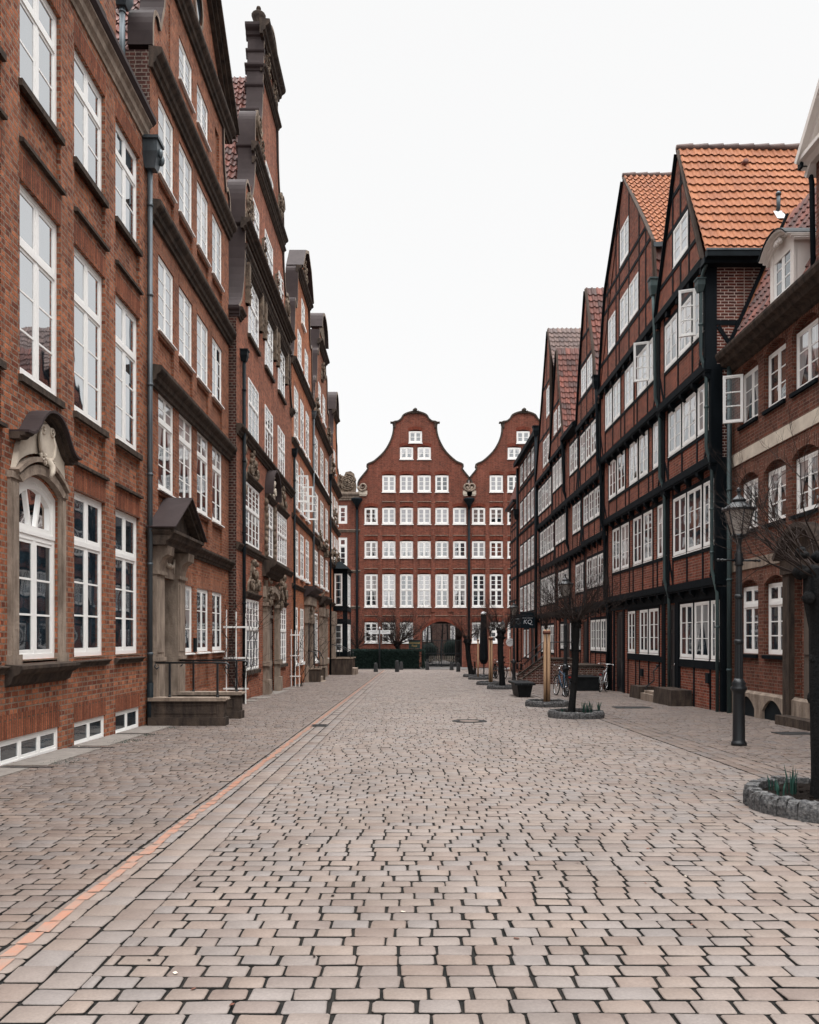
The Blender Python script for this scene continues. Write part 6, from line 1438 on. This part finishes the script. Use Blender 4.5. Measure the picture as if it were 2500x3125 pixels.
def ring(x, y, R, label, h=.17, n=16, group='granite planter rings'):
    n = int(2*pi*R/.105)
    t = thing('planter_ring', label, 'planter', (x, y, gz(y)), group=group); rg = random.Random(int(x*100+y)); mb = MB()
    for k in range(n):
        a0, a1 = 2*pi*(k+.035)/n, 2*pi*(k+.965)/n; q = rg.uniform(-.012, .012); hh = h+rg.uniform(-.012, .012); t0 = .12
        G = []
        for (r_, z_) in ((R+q, -.08), (R+q+.008, hh*.6), (R+q-.006, hh-.02), (R+q-.02, hh), (R-t0, hh+rg.uniform(-.006, .006)), (R-t0, -.02)):
            G.append([((r_+rg.uniform(-.012, .012))*cos(lerp(a0, a1, i/3)), (r_+rg.uniform(-.008, .008))*sin(lerp(a0, a1, i/3)), z_+rg.uniform(-.005, .005)) for i in range(4)])
        vs = [p for g in G for p in g]; fs = [(i*4+j, i*4+j+1, i*4+j+5, i*4+j+4) for i in range(5) for j in range(3)]+[tuple(i*4 for i in range(6)), tuple(i*4+3 for i in range(5, -1, -1))]
        mb.raw(vs, fs)
    mb.build('stones', ['granite'], t)
    mb = MB(); N = 24; vs = [(0, 0, h*.75)]
    for rr in (R*.45, R-.1):
        for k in range(N): vs.append((rr*cos(2*pi*k/N), rr*sin(2*pi*k/N), h*.62+rg.uniform(-.015, .02)))
    fs = [(0, 1+k, 1+(k+1) % N) for k in range(N)]+[(1+k, 1+N+k, 1+N+(k+1) % N, 1+(k+1) % N) for k in range(N)]
    mb.raw(vs, fs, 0, True)
    for k in range(60): a = rg.uniform(0, 6.3); q = rg.uniform(0, R-.15); s = rg.uniform(.008, .03); mb.blob((q*cos(a), q*sin(a), h*.66), (s, s, s*.7), 5, 4)
    mb.build('soil', ['soil'], t); return t
def pollard(x, y, label, H=2.35, r=.1, lean=(0, 0), nb=16, L=1.1, sd=1, z0=.1, big=1., up=.75, group='pollarded bare trees'):
    t = thing('pollarded_tree', label, 'tree', (x, y, gz(y)), group=group); rg = random.Random(sd); mb = MB()
    P = []; R_ = []
    for i in range(9):
        f = i/8; P.append(Vector((lean[0]*f+.02*big*sin(f*5+sd), lean[1]*f+.02*big*cos(f*4+sd), z0*.3+(H-z0*.3)*f))); R_.append(r*(1.25 if i == 0 else 1.05-.15*f+(.25 if i == 7 else .35 if i == 8 else 0)))
    n = 14; vs = []
    for i, p in enumerate(P):
        for k in range(n): a = 2*pi*k/n; q = R_[i]*(1+.07*sin(3*a+i*.9)+rg.uniform(-.05, .05)); vs.append((p.x+q*cos(a), p.y+q*sin(a), p.z))
    mb.raw(vs, [(i*n+k, i*n+(k+1) % n, (i+1)*n+(k+1) % n, (i+1)*n+k) for i in range(8) for k in range(n)]+[tuple(8*n+k for k in range(n))], 0, True)
    hd = P[-1]
    for k in range(26):
        a = rg.uniform(0, 6.3); q = r*rg.uniform(.6, 1.45); s = r*rg.uniform(.28, .62); mb.blob((hd.x+q*cos(a), hd.y+q*sin(a), hd.z-r*rg.uniform(-1., 2.2)), (s, s, s*rg.uniform(.7, 1.1)), 8, 6, 0, .16)
    for k in range(int(9*big)): a = rg.uniform(0, 6.3); z = rg.uniform(.5, H*.8); p = hd*(z/H); s = r*rg.uniform(.18, .3); mb.blob((p.x+r*.95*cos(a), p.y+r*.95*sin(a), z), (s, s, s*1.3), 7, 5, 0, .1)
    mb.build('trunk', ['bark'], t)
    mb = MB()
    def grow(p, d, l, rad, lev):
        pts = [p]; k = 4 if lev < 2 else 3
        for i in range(k):
            d = (d+Vector((rg.gauss(0, .12), rg.gauss(0, .12), rg.gauss(.05, .09)))).normalized(); p = p+d*(l/k); pts.append(p)
            if lev < 3:
                for q in range(2):
                    if rg.random() < (.75 if lev == 0 else .5):
                        e = (d+Vector((rg.gauss(0, .5), rg.gauss(0, .5), rg.gauss(.12, .38)))).normalized(); grow(p, e, l*rg.uniform(.35, .62), rad*.6*(1-.12*i), lev+1)
        mb.tube(pts, [rad*(1-.72*i/k) for i in range(k+1)], 5 if lev < 2 else 3, 0, True, False)
    for b in range(nb):
        a = 2*pi*(b+rg.uniform(-.3, .3))/nb; el = rg.uniform(.1, 1.3)*up
        d = Vector((cos(a)*cos(el), sin(a)*cos(el), sin(el)+.12)).normalized()
        grow(hd+Vector((r*.8*cos(a), r*.8*sin(a), r*rg.uniform(-.9, .6))), d, L*rg.uniform(.65, 1.05), .0085*big, 0)
    mb.build('crown', ['twig'], t); return t
def stakes(x, y, label, n=2, H=2.1, sd=1):
    t = thing('tree_stakes', label, 'tree stake', (x, y, gz(y)), group='pine tree stakes')
    for k in range(n):
        mb = MB(); xx = (k-(n-1)/2)*.095; mb.lathe([(.043, .05), (.044, 1.), (.043, H-.04), (.036, H), (.0, H+.003)], (xx, -.06*k, 0), 14); mb.build('post', ['wood'], t)
    mb = MB()
    for k in range(n):
        xx = (k-(n-1)/2)*.095; mb.lathe([(.046, 0), (.062, .02), (.064, .07), (.05, .1)], (xx, -.06*k, H-.13), 12)
    if n > 1: mb.tube([(-.08, -.09, H-.08), (.0, -.14, H-.08), (.08, -.13, H-.08)], .025, 8)
    mb.build('tie', ['woodr'], t)
    tr = thing('young_tree', 'thin bare sapling tied to %s' % label.split(' in ')[0].replace('two', 'the two').replace('single', 'the single'), 'tree', (x, y+.12, gz(y)), group='staked saplings'); rg = random.Random(sd)
    mb = MB(); mb.tube([(0, 0, .05), (.02, 0, 1.), (0, .01, H+.1)], [.035, .03, .022], 8); mb.build('trunk', ['bark'], tr); mb = MB()
    for k in range(42):
        a = rg.uniform(0, 6.3); z = H+rg.uniform(-.1, .2); d = Vector((cos(a)*rg.uniform(.1, .6), sin(a)*rg.uniform(.1, .6), 1)).normalized(); l = rg.uniform(.5, 1.1); p = Vector((0, 0, z))
        q = p+d*l*.5+Vector((rg.gauss(0, .04), rg.gauss(0, .04), 0)); e = q+d*l*.5+Vector((rg.gauss(0, .09), rg.gauss(0, .09), .05)); mb.tube([p, q, e], [.0065, .0045, .0015], 4, 0, True, False)
        for j in range(2): f = Vector((rg.gauss(0, .5), rg.gauss(0, .5), .8)).normalized(); mb.tube([q, q+f*.3], [.004, .0015], 3, 0, True, False)
    mb.build('crown', ['twig'], tr)
def bulbs(x, y, z, label, n, h, sd, group='bulb plants'):
    t = thing('bulb_plant', label, 'plant', (x, y, z), group=group); rg = random.Random(sd); mb = MB()
    for k in range(n):
        a = rg.uniform(0, 6.3); b = Vector((cos(a), sin(a), 0)); s = b.orthogonal().normalized()*rg.uniform(.008, .014); p = b*rg.uniform(0, .05); l = h*rg.uniform(.6, 1.); lo = rg.uniform(.05, .45)
        pts = [p, p+b*l*lo*.2+Vector((0, 0, l*.55)), p+b*l*lo*.7+Vector((0, 0, l))]
        mb.face([pts[0]-s*.6, pts[0]+s*.6, pts[1]+s, pts[1]-s]); mb.face([pts[1]-s, pts[1]+s, pts[2]])
        m_ = b*.006; mb.face([pts[0]-s*.6+m_, pts[0]+s*.6+m_, pts[1]+s*.2+m_, pts[1]-s*.2+m_])
    mb.build('leaves', ['blade'], t)
def bicycle(label, x, y, z, deg, lean, col, fender='chrome', group='parked bicycles'):
    t = thing('bicycle', label, 'bicycle', (x, y, z), (radians(lean), 0, radians(deg)), group); R = .34
    t.rotation_mode = 'XYZ'
    for s, nm in ((-1, 'rear'), (1, 'front')):
        cx = s*.53; mb = MB(); N = 28
        mb.tube([(cx+R*cos(2*pi*k/N), 0, R+R*sin(2*pi*k/N)) for k in range(N+1)], .019, 7, 0, True, False); w_ = mb.build('wheel', ['rubber'], t)
        mb = MB(); mb.tube([(cx+.315*cos(2*pi*k/N), 0, R+.315*sin(2*pi*k/N)) for k in range(N+1)], .012, 6, 0, True, False)
        for k in range(14): a = 2*pi*k/14; mb.tube([(cx, 0, R), (cx+.31*cos(a), 0, R+.31*sin(a))], .0025, 3, 0, True, False)
        mb.tube([(cx, -.04, R), (cx, .04, R)], .022, 8); mb.build('rim', ['chrome'], w_)
        mb = MB()
        arc = [(cx+(R+.035)*cos(radians(a)), R+(R+.035)*sin(radians(a))) for a in (range(5, 175, 14) if s < 0 else range(20, 165, 14))]
        for p, q in zip(arc[:-1], arc[1:]): mb.face([(p[0], -.025, p[1]), (q[0], -.025, q[1]), (q[0], .025, q[1]), (p[0], .025, p[1])])
        mb.build('mudguard', [fender], t)
    mb = MB(); bb = (-.08, 0, .29); st = (-.22, 0, .82); hd = (.36, 0, .86); hb = (.4, 0, .7)
    for a, b, q in ((bb, st, .017), (bb, hb, .02), ((-.19, 0, .72), hd, .017), (hd, hb, .02), (hb, (.53, .0, .34), .013), (bb, (-.53, .05, .34), .01), (bb, (-.53, -.05, .34), .01), ((-.2, 0, .76), (-.53, .05, .34), .009), ((-.2, 0, .76), (-.53, -.05, .34), .009)): mb.tube([a, b], q, 8)
    mb.build('frame', [col], t)
    mb = MB(); mb.tube([hd, (.34, 0, 1.0), (.36, 0, 1.04)], .013, 8); mb.tube([(.14, -.29, 1.03), (.28, -.24, 1.06), (.36, -.06, 1.04), (.36, .06, 1.04), (.28, .24, 1.06), (.14, .29, 1.03)], .012, 8); mb.tube([(.38, .0, .92), (.46, 0, .93)], [.045, .05], 10); mb.build('handlebar', ['chrome'], t)
    mb = MB(); mb.tube([st, (-.24, 0, .9)], .013, 8); mb.hexa([(-.4, -.09, .9), (-.4, .09, .9), (-.06, .025, .92), (-.06, -.025, .92)], [(-.4, -.08, .97), (-.4, .08, .97), (-.08, .02, .95), (-.08, -.02, .95)]); mb.build('saddle', ['rubber'], t)
    mb = MB(); mb.lathe([(.09, 0), (.09, .01)], (-.08, -.05, .29), 16); mb.tube([(-.08, -.07, .29), (-.04, -.08, .13)], .009, 6); mb.tube([(-.08, .07, .29), (-.12, .08, .45)], .009, 6); mb.box(-.09, .01, -.17, -.08, .115, .14); mb.box(-.17, -.07, .08, .17, .44, .465); mb.build('pedals', ['iron'], t)
    mb = MB(); mb.box(-.78, -.4, -.06, .06, .72, .735); mb.tube([(-.7, .06, .72), (-.53, .06, .34)], .006, 5); mb.tube([(-.7, -.06, .72), (-.53, -.06, .34)], .006, 5); mb.build('carrier', ['iron'], t)
    mb = MB(); mb.box(-.8, -.785, -.04, .04, .66, .71); mb.build('rear_light', ['red'], t); return t
def street_things():
    lamp(5.41, 13.4, 'tall black lamp post nearest the camera, beside the old brick house', .2)
    lamp(5.43, 28.4, 'black lamp post with the blue bicycle leaning on it, second from the camera', .5)
    lamp(5.57, 43.5, 'black lamp post before the hanging dark signs, third from the camera', .1)
    lamp(8.0, 70., 'smallest and farthest lamp post, before the closing brick gables', .4)
    ring(4.22, 8.0, .86, 'granite planter ring round the thick tree at the right edge', .18, 18); pollard(4.16, 8.0, 'thick gnarled pollarded tree at the right edge of the street', 2.35, .18, (-.06, 0), 24, 1.2, 3, .1, 1.3)
    for k, (dx, dy, n, h) in enumerate(((-.62, -.1, 7, .2), (-.42, .12, 11, .34), (-.18, -.22, 10, .25), (.05, -.35, 8, .2), (-.5, .35, 6, .18))):
        bulbs(4.22+dx, 8.+dy, gz(8)+.11, '%s clump of dark bulb leaves in the nearest planter ring' % ['outermost small', 'tallest', 'broad middle', 'front', 'rear'][k], n, h, k)
    ring(3.9, 19.1, .64, 'granite planter ring with bulb leaves round the slim dark tree', .16, 16); pollard(3.82, 19.15, 'slim dark pollarded tree in the planter with the bulb leaves', 2.25, .078, (.1, 0), 46, 1.3, 5, .1, 1.1)
    for k, (dx, dy, n, h) in enumerate(((-.32, -.05, 8, .16), (.12, -.2, 12, .34), (.26, -.1, 14, .3), (.36, .02, 10, .36), (.5, -.08, 12, .3))):
        bulbs(3.9+dx, 19.1+dy, gz(19)+.1, '%s clump of bulb leaves in the slim tree planter' % ['left hand low', 'tall spiky', 'middle', 'upright', 'rounded right hand'][k], n, h, 20+k)
    ring(3.88, 23.0, .61, 'granite planter ring holding the two tall pale stakes nearest the camera', .16, 16); stakes(3.86, 22.95, 'two tall pale pine stakes nearest the camera in a granite ring', 2, 2.15, 4)
    ring(3.78, 33.4, .6, 'granite planter ring round the leaning tree behind the bench', .16, 16); pollard(3.78, 33.4, 'leaning pollarded tree just behind the stone bench', 2.35, .12, (-.05, 0), 26, 1.4, 8, .1, 1.3)
    ring(3.62, 37.4, .55, 'granite planter ring with the second pair of stakes', .16, 14); stakes(3.72, 37.4, 'second pair of pine stakes in the ring beside the leaning tree', 2, 2.2, 6)
    ring(3.75, 44.4, .55, 'granite planter ring with the single stake', .16, 14); stakes(3.73, 44.4, 'single pine stake in the farthest but one ring', 1, 2.2, 7)
    ring(3.75, 48.7, .55, 'farthest granite planter ring before the tables', .16, 14); pollard(3.7, 48.7, 'bent pollarded tree farthest down the right hand row', 2.3, .15, (-.3, 0), 24, 1.6, 9, .1, 1.5)
    pollard(ex(1213)*71/74, 71., 'wide crowned pollarded tree standing behind the hedge', 2.2, .17, (0, 0), 34, 3.0, 11, .1, 4.2, .75); pollard(-4.6, 72.3, 'small bare tree against the brick wing left of the hedge', 1.9, .1, (0, 0), 20, 2.2, 12, .1, 2.4, .9)
    leafy('hedge', 'long clipped dark hedge in front of the brick gable', 'hedge', (-2.1, 70.2, gz(68)), (3.35, .55, 1.6), 9000, True)
    # bench
    t = thing('stone_bench', 'dark plank topped bench on a tapered block beside the setts', 'bench', (3.85, 28.1, gz(28)))
    mb = MB(); mb.hexa([(-.18, -.75, 0), (.2, -.75, 0), (.2, .75, 0), (-.18, .75, 0)], [(-.25, -.85, .42), (.27, -.85, .42), (.27, .85, .42), (-.25, .85, .42)]); mb.build('pedestal', ['woodd'], t)
    for k in range(3): mb = MB(); mb.box(-.34+k*.235, -.12+k*.235, -.95, .95, .42, .49); mb.build('plank', ['woodd'], t)
    bicycle('bicycle with a blue frame leaning on the second lamp post', 5.2, 28.1, gz(28.1), 97, 6, 'blue', 'iron'); bicycle('white framed bicycle leaning by the dark door of the widest timber house', 7.42, 31.3, gz(31.3), 66, 5, 'white2', 'iron'); bicycle('dark bicycle with a bright front rim near the beer tables', 5.0, 45.3, gz(45), 110, 4, 'iron', 'iron')
    # bollards
    for x, y, q in ((-2.5, 60.5, 'leftmost'), (-.92, 60.5, 'tallest'), (-.68, 67, 'hindmost'), (1.45, 66.5, 'gateway left'), (3.4, 66., 'gateway right'), (3.65, 61, 'nearest right')):
        t = thing('bollard', {'leftmost': 'dark stone bollard farthest left in front of the hedge', 'tallest': 'tall dark bollard in line with the tree behind the hedge', 'hindmost': 'low bollard close behind the tall one', 'gateway left': 'bollard at the right end of the hedge', 'gateway right': 'bollard before the right side of the gateway', 'nearest right': 'bollard nearest the right hand tree row'}[q], 'bollard', (x, y, gz(y)), group='stone bollards')
        h = .86 if q == 'tallest' else .68; mb = MB(); mb.lathe([(.17, 0), (.165, .05), (.12, h*.9), (.10, h*.97), (.05, h)], (0, 0, 0), 12); mb.build('post', ['iron2'], t)
    # signs
    t = thing('finger_post', 'black post with two long white finger boards before the hedge', 'signpost', (-2.55, 69.4, gz(68)))
    mb = MB(); mb.lathe([(.07, 0), (.06, 3.4)], (0, 0, 0), 10); mb.build('post', ['iron'], t); mb = MB(); mb.lathe([(.075, 3.4), (.075, 3.55), (.03, 3.58)], (0, 0, 0), 10); mb.build('cap', ['white2'], t)
    for s in (-1, 1):
        mb = MB(); mb.box(min(s*.07, s*.93), max(s*.07, s*.93), -.06, -.02, 2.98, 3.3); b_ = mb.build('board', ['white2'], t)
        for k in range(2):
            mb = MB(); mb.box(min(s*.2, s*(.8-.2*k)), max(s*.2, s*(.8-.2*k)), -.065, -.061, 3.19-.1*k, 3.21-.1*k); mb.build('faint_line', ['zinc'], b_)
    t = thing('hanging_sign', 'small dark green board with gold writing at the end of the hedge', 'sign', (ex(1265)*71.5/74, 71.3, gz(68)))
    mb = MB(); mb.box(-.05, .05, -.03, .03, 0, 1.75); mb.build('post', ['iron'], t); mb = MB(); mb.box(-.5, .5, -.05, .0, 1.72, 2.42); b_ = mb.build('board', ['signg'], t)
    mb = MB(); mb.box(-.52, .52, -.06, .02, 2.42, 2.48); mb.build('board_cap', ['iron'], t)
    text('Lüttmoor', .26, 'gold', b_, (0, -.055, 2.13), (pi/2, 0, 0)); text('Pool', .26, 'gold', b_, (0, -.055, 1.87), (pi/2, 0, 0))
    for x0, x1, y, q, zz in ((6.72, 7.62, 49.55, 'larger front', (2.15, 3.1)), (6.66, 7.45, 54., 'dimmer rear', (2.2, 3.1))):
        t = thing('projecting_sign', '%s dark board lettered KQ hanging out from the timber house' % q, 'sign', ((x0+x1)/2, y, 2.), group='projecting signs')
        mb = MB(); mb.box(-(x1-x0)/2, (x1-x0)/2, -.03, .03, zz[0]-2, zz[1]-2); b_ = mb.build('board', ['signb'], t)
        mb = MB(); mb.box(-.7, (x1-x0)/2+.3, -.015, .015, zz[1]-2, zz[1]-1.95); mb.build('bracket', ['iron'], t)
        m_ = 'pale' if q[0] == 'l' else 'zinc'
        text('KQ', .36, m_, b_, (.0, -.035, zz[0]-2+.26), (pi/2, 0, 0), shear=.12)
        mb = MB(); mb.tube([(.1, -.034, zz[0]-2+.27), (.2, -.034, zz[0]-2+.2), (.32, -.034, zz[0]-2+.21)], .01, 5); mb.build('flourish', [m_], b_)
        mb = MB(); mb.box(-.32, .32, -.036, -.03, zz[0]-2+.60, zz[0]-2+.62); mb.build('rule', ['pale'], b_)
        mb = MB(); mb.box(-.3, .3, -.036, -.03, zz[0]-2+.77, zz[0]-2+.785); mb.box(-.1, .12, -.036, -.03, zz[0]-2+.69, zz[0]-2+.702); mb.build('fine_line', ['zinc'], b_)
    t = thing('round_sign', 'round white board on a thin wooden stick by the beer tables', 'sign', (5.42, 44., gz(44)))
    mb = MB(); mb.beam((0, 0, .2), (.0, 0, 1.65), .05, .03); mb.build('stick', ['wood'], t)
    mb = MB(); N = 28; a = [(.22*cos(2*pi*k/N), 2.02+.22*sin(2*pi*k/N)) for k in range(N)]; mb.hexa([(x, -.035, z) for x, z in a], [(x, -.01, z) for x, z in a]); b_ = mb.build('board', ['white2'], t)
    mb = MB(); mb.tube([(-.2, -.04, 1.95), (-.08, -.04, 2.06), (.05, -.04, 2.11), (.2, -.04, 2.12)], .008, 5); mb.tube([(-.1, -.04, 1.97), (.1, -.04, 2.0)], .004, 4); mb.build('script_line', ['iron'], b_)
    mb = MB(); mb.beam((.2, 0, .0), (.0, 0, .9), .04, .04); mb.build('prop', ['iron'], t)
    # parasol and tables
    t = thing('closed_parasol', 'folded black parasol with a white cap among the tables', 'parasol', (4.6, 50.5, gz(50.5)))
    mb = MB(); mb.lathe([(.04, 0), (.04, 1.2)], (0, 0, 0), 8); mb.lathe([(.3, 0), (.3, .06), (.06, .1)], (0, 0, 0), 14); mb.build('pole', ['iron'], t)
    mb = MB(); mb.lathe([(.14, .75), (.27, 1.0), (.25, 1.8), (.22, 2.4), (.19, 3.2), (.17, 3.85)], (0, 0, 0), 14, 0, False, .07); mb.build('folded_canvas', ['canvas'], t); mb = MB(); mb.lathe([(.18, 3.82), (.18, 3.9), (.08, 3.98), (0, 4.0)], (0, 0, 0), 12); mb.build('cap', ['white2'], t)
    for x, y, L, q in ((5.6, 46.4, 1.9, 'nearer beer table with folded benches by the lamp post'), (5.0, 54., 1.7, 'farther beer table behind the bent tree')):
        t = thing('beer_table', q.replace('beer table', 'red brown wooden beer table'), 'table', (x, y, gz(y)), group='beer tables')
        for k in range(3): mb = MB(); mb.box(-L/2, L/2, -.36+k*.245, -.13+k*.245, .84, .88); mb.build('board', ['woodr'], t)
        for s in (-1, 1): mb = MB(); mb.beam((s*L*.4, -.3, 0), (s*L*.4, -.2, .84), .07, .07); mb.beam((s*L*.4, .3, 0), (s*L*.4, .2, .84), .07, .07); mb.beam((s*L*.4, -.28, .3), (s*L*.4, .28, .3), .05, .06); mb.build('trestle', ['woodd'], t)
        for s in (-1, 1):
            b_ = thing('beer_bench', 'red brown bench on the %s side of the %s' % ('street' if s < 0 else 'far', 'nearer beer table' if y < 50 else 'farther beer table'), 'bench', (x, y+s*.75, gz(y)), group='beer benches')
            mb = MB(); mb.box(-L/2, L/2, -.14, .14, .44, .48); mb.build('seat', ['woodr'], b_)
            for e in (-1, 1): mb = MB(); mb.beam((e*L*.4, -.1, 0), (e*L*.4, -.08, .44), .05, .05); mb.beam((e*L*.4, .1, 0), (e*L*.4, .08, .44), .05, .05); mb.build('leg', ['woodd'], b_)
    # brick stoops with steps on the right
    for (y0, y1, x0, zt, q) in ((38.2, 40.4, 6.62, .5, 'farther brick stoop with ornamental herringbone panel, steps and slanted rails'), (33.4, 36.4, 6.75, .35, 'nearer brick stoop wall with a white jointed panel and stone capping')):
        t = thing('brick_stoop', q, 'stoop', (x0+.6, (y0+y1)/2, gz(y0)), group='brick stoops')
        mb = MB(); mb.box(x0, 7.94, y0, y1, gz(y0)-.1, zt); mb.build('walls', ['brp'], t, world=True)
        mb = MB(); mb.box(x0-.05, 7.95, y0-.05, y1+.05, zt, zt+.09); mb.build('capping', ['stone'], t, world=True)
        mb = MB(); fs = Fr('E', y0)
        for k in range(9):
            for j in range(5):
                x = x0+.18+k*.105; z = gz(y0)+.3+j*.13
                if (k+j) % 2: fbox(mb, fs, x, x+.045, z, z+.11, 0, .012)
                else: fbox(mb, fs, x-.02, x+.08, z+.03, z+.07, 0, .012)
        mb.build('ornament_bricks', ['stoneL'], t, world=True)
        if y0 > 37:
            mb = MB(); n = 5
            for k in range(n): mb.box(x0-.26*(n-k), x0-.26*(n-k-1), y0+.2, y1-.2, gz(y0)-.1, gz(y0)+(zt-gz(y0))*(k+1)/(n+1))
            mb.build('steps', ['stone'], t, world=True)
            for yy in (y0+.08, y1-.08):
                mb = MB(); mb.hexa([(x0-1.3, yy-.1, gz(y0)-.1), (x0, yy-.1, gz(y0)-.1), (x0, yy+.1, gz(y0)-.1), (x0-1.3, yy+.1, gz(y0)-.1)], [(x0-1.3, yy-.1, gz(y0)+.25), (x0, yy-.1, zt+.09), (x0, yy+.1, zt+.09), (x0-1.3, yy+.1, gz(y0)+.25)]); mb.build('string_wall', ['brp'], t, world=True)
                mb = MB(); mb.beam((x0-1.32, yy, gz(y0)+.27), (x0, yy, zt+.11), .26, .06); mb.build('string_coping', ['stone'], t, world=True)
                mb = MB(); mb.tube([(x0-1.25, yy, gz(y0)+.95), (x0, yy, zt+.85), (7.9, yy, zt+.85)], .022, 8); mb.tube([(x0-1.25, yy, gz(y0)+.6), (x0, yy, zt+.5)], .014, 6)
                for f in (0, .5, 1): mb.tube([(x0-1.25+1.25*f, yy, lerp(gz(y0)+.28, zt+.1, f)), (x0-1.25+1.25*f, yy, lerp(gz(y0)+.95, zt+.85, f))], .016, 6)
                mb.build('rail', ['iron'], t, world=True)
    mb = MB(); mb.box(-.45, .45, -.8, .8, 0, .5); mb.box(-.48, .48, -.83, .83, .5, .56); o = mb.build('trough', ['woodd'], None, (6.95, 32.5, gz(32.5))); tag(o, 'black planting trough in front of the nearer brick stoop', 'trough')
    # stone blocks at the doors
    for x, y, sx, sy, h, q in ((7.62, 23.7, .3, .85, .46, 'large dark stone block left of the copper pipe'), (7.68, 27.0, .26, .55, .4, 'smaller dark stone block under the double windows')):
        mb = MB(); rg = random.Random(int(y)); mb.hexa([(-sx, -sy, -.05), (sx, -sy, -.05), (sx, sy, -.05), (-sx, sy, -.05)], [(-sx+.03, -sy+.03, h), (sx, -sy+.03, h), (sx, sy-.03, h), (-sx+.03, sy-.03, h)]); o = mb.build('stone_block', ['stone'], None, (x, y, gz(y))); tag(o, q, 'stone block', 'stone blocks at the doors')
    mb = MB(); mb.box(-.3, .3, -.75, .75, -.05, .22); mb.box(-.2, .3, -.7, .7, .22, .3); o = mb.build('door_step', ['stoneL'], None, (7.65, 25.2, gz(25.2))); tag(o, 'pale stone doorstep between the two dark blocks', 'step')
    mb = MB(); mb.tube([(7.9, 26.0, .62), (7.78, 26.0, .5), (7.8, 26.0, .2), (7.55, 26., 0.), (7.5, 26., -.3), (7.62, 26., -.42)], .022, 8); mb.blob((7.9, 26., .66), (.04, .04, .05), 8, 6); o = mb.build('boot_rail', ['iron'], None); tag(o, 'curved black iron rail beside the door of the copper pipe house', 'rail')
build_ground(); paving()
house_L1(); house_L2(); house_L3(); houses_L456()
R1(); R2(); R3(); R456()
build_end()
covers(); litter(); trellises(); street_things()
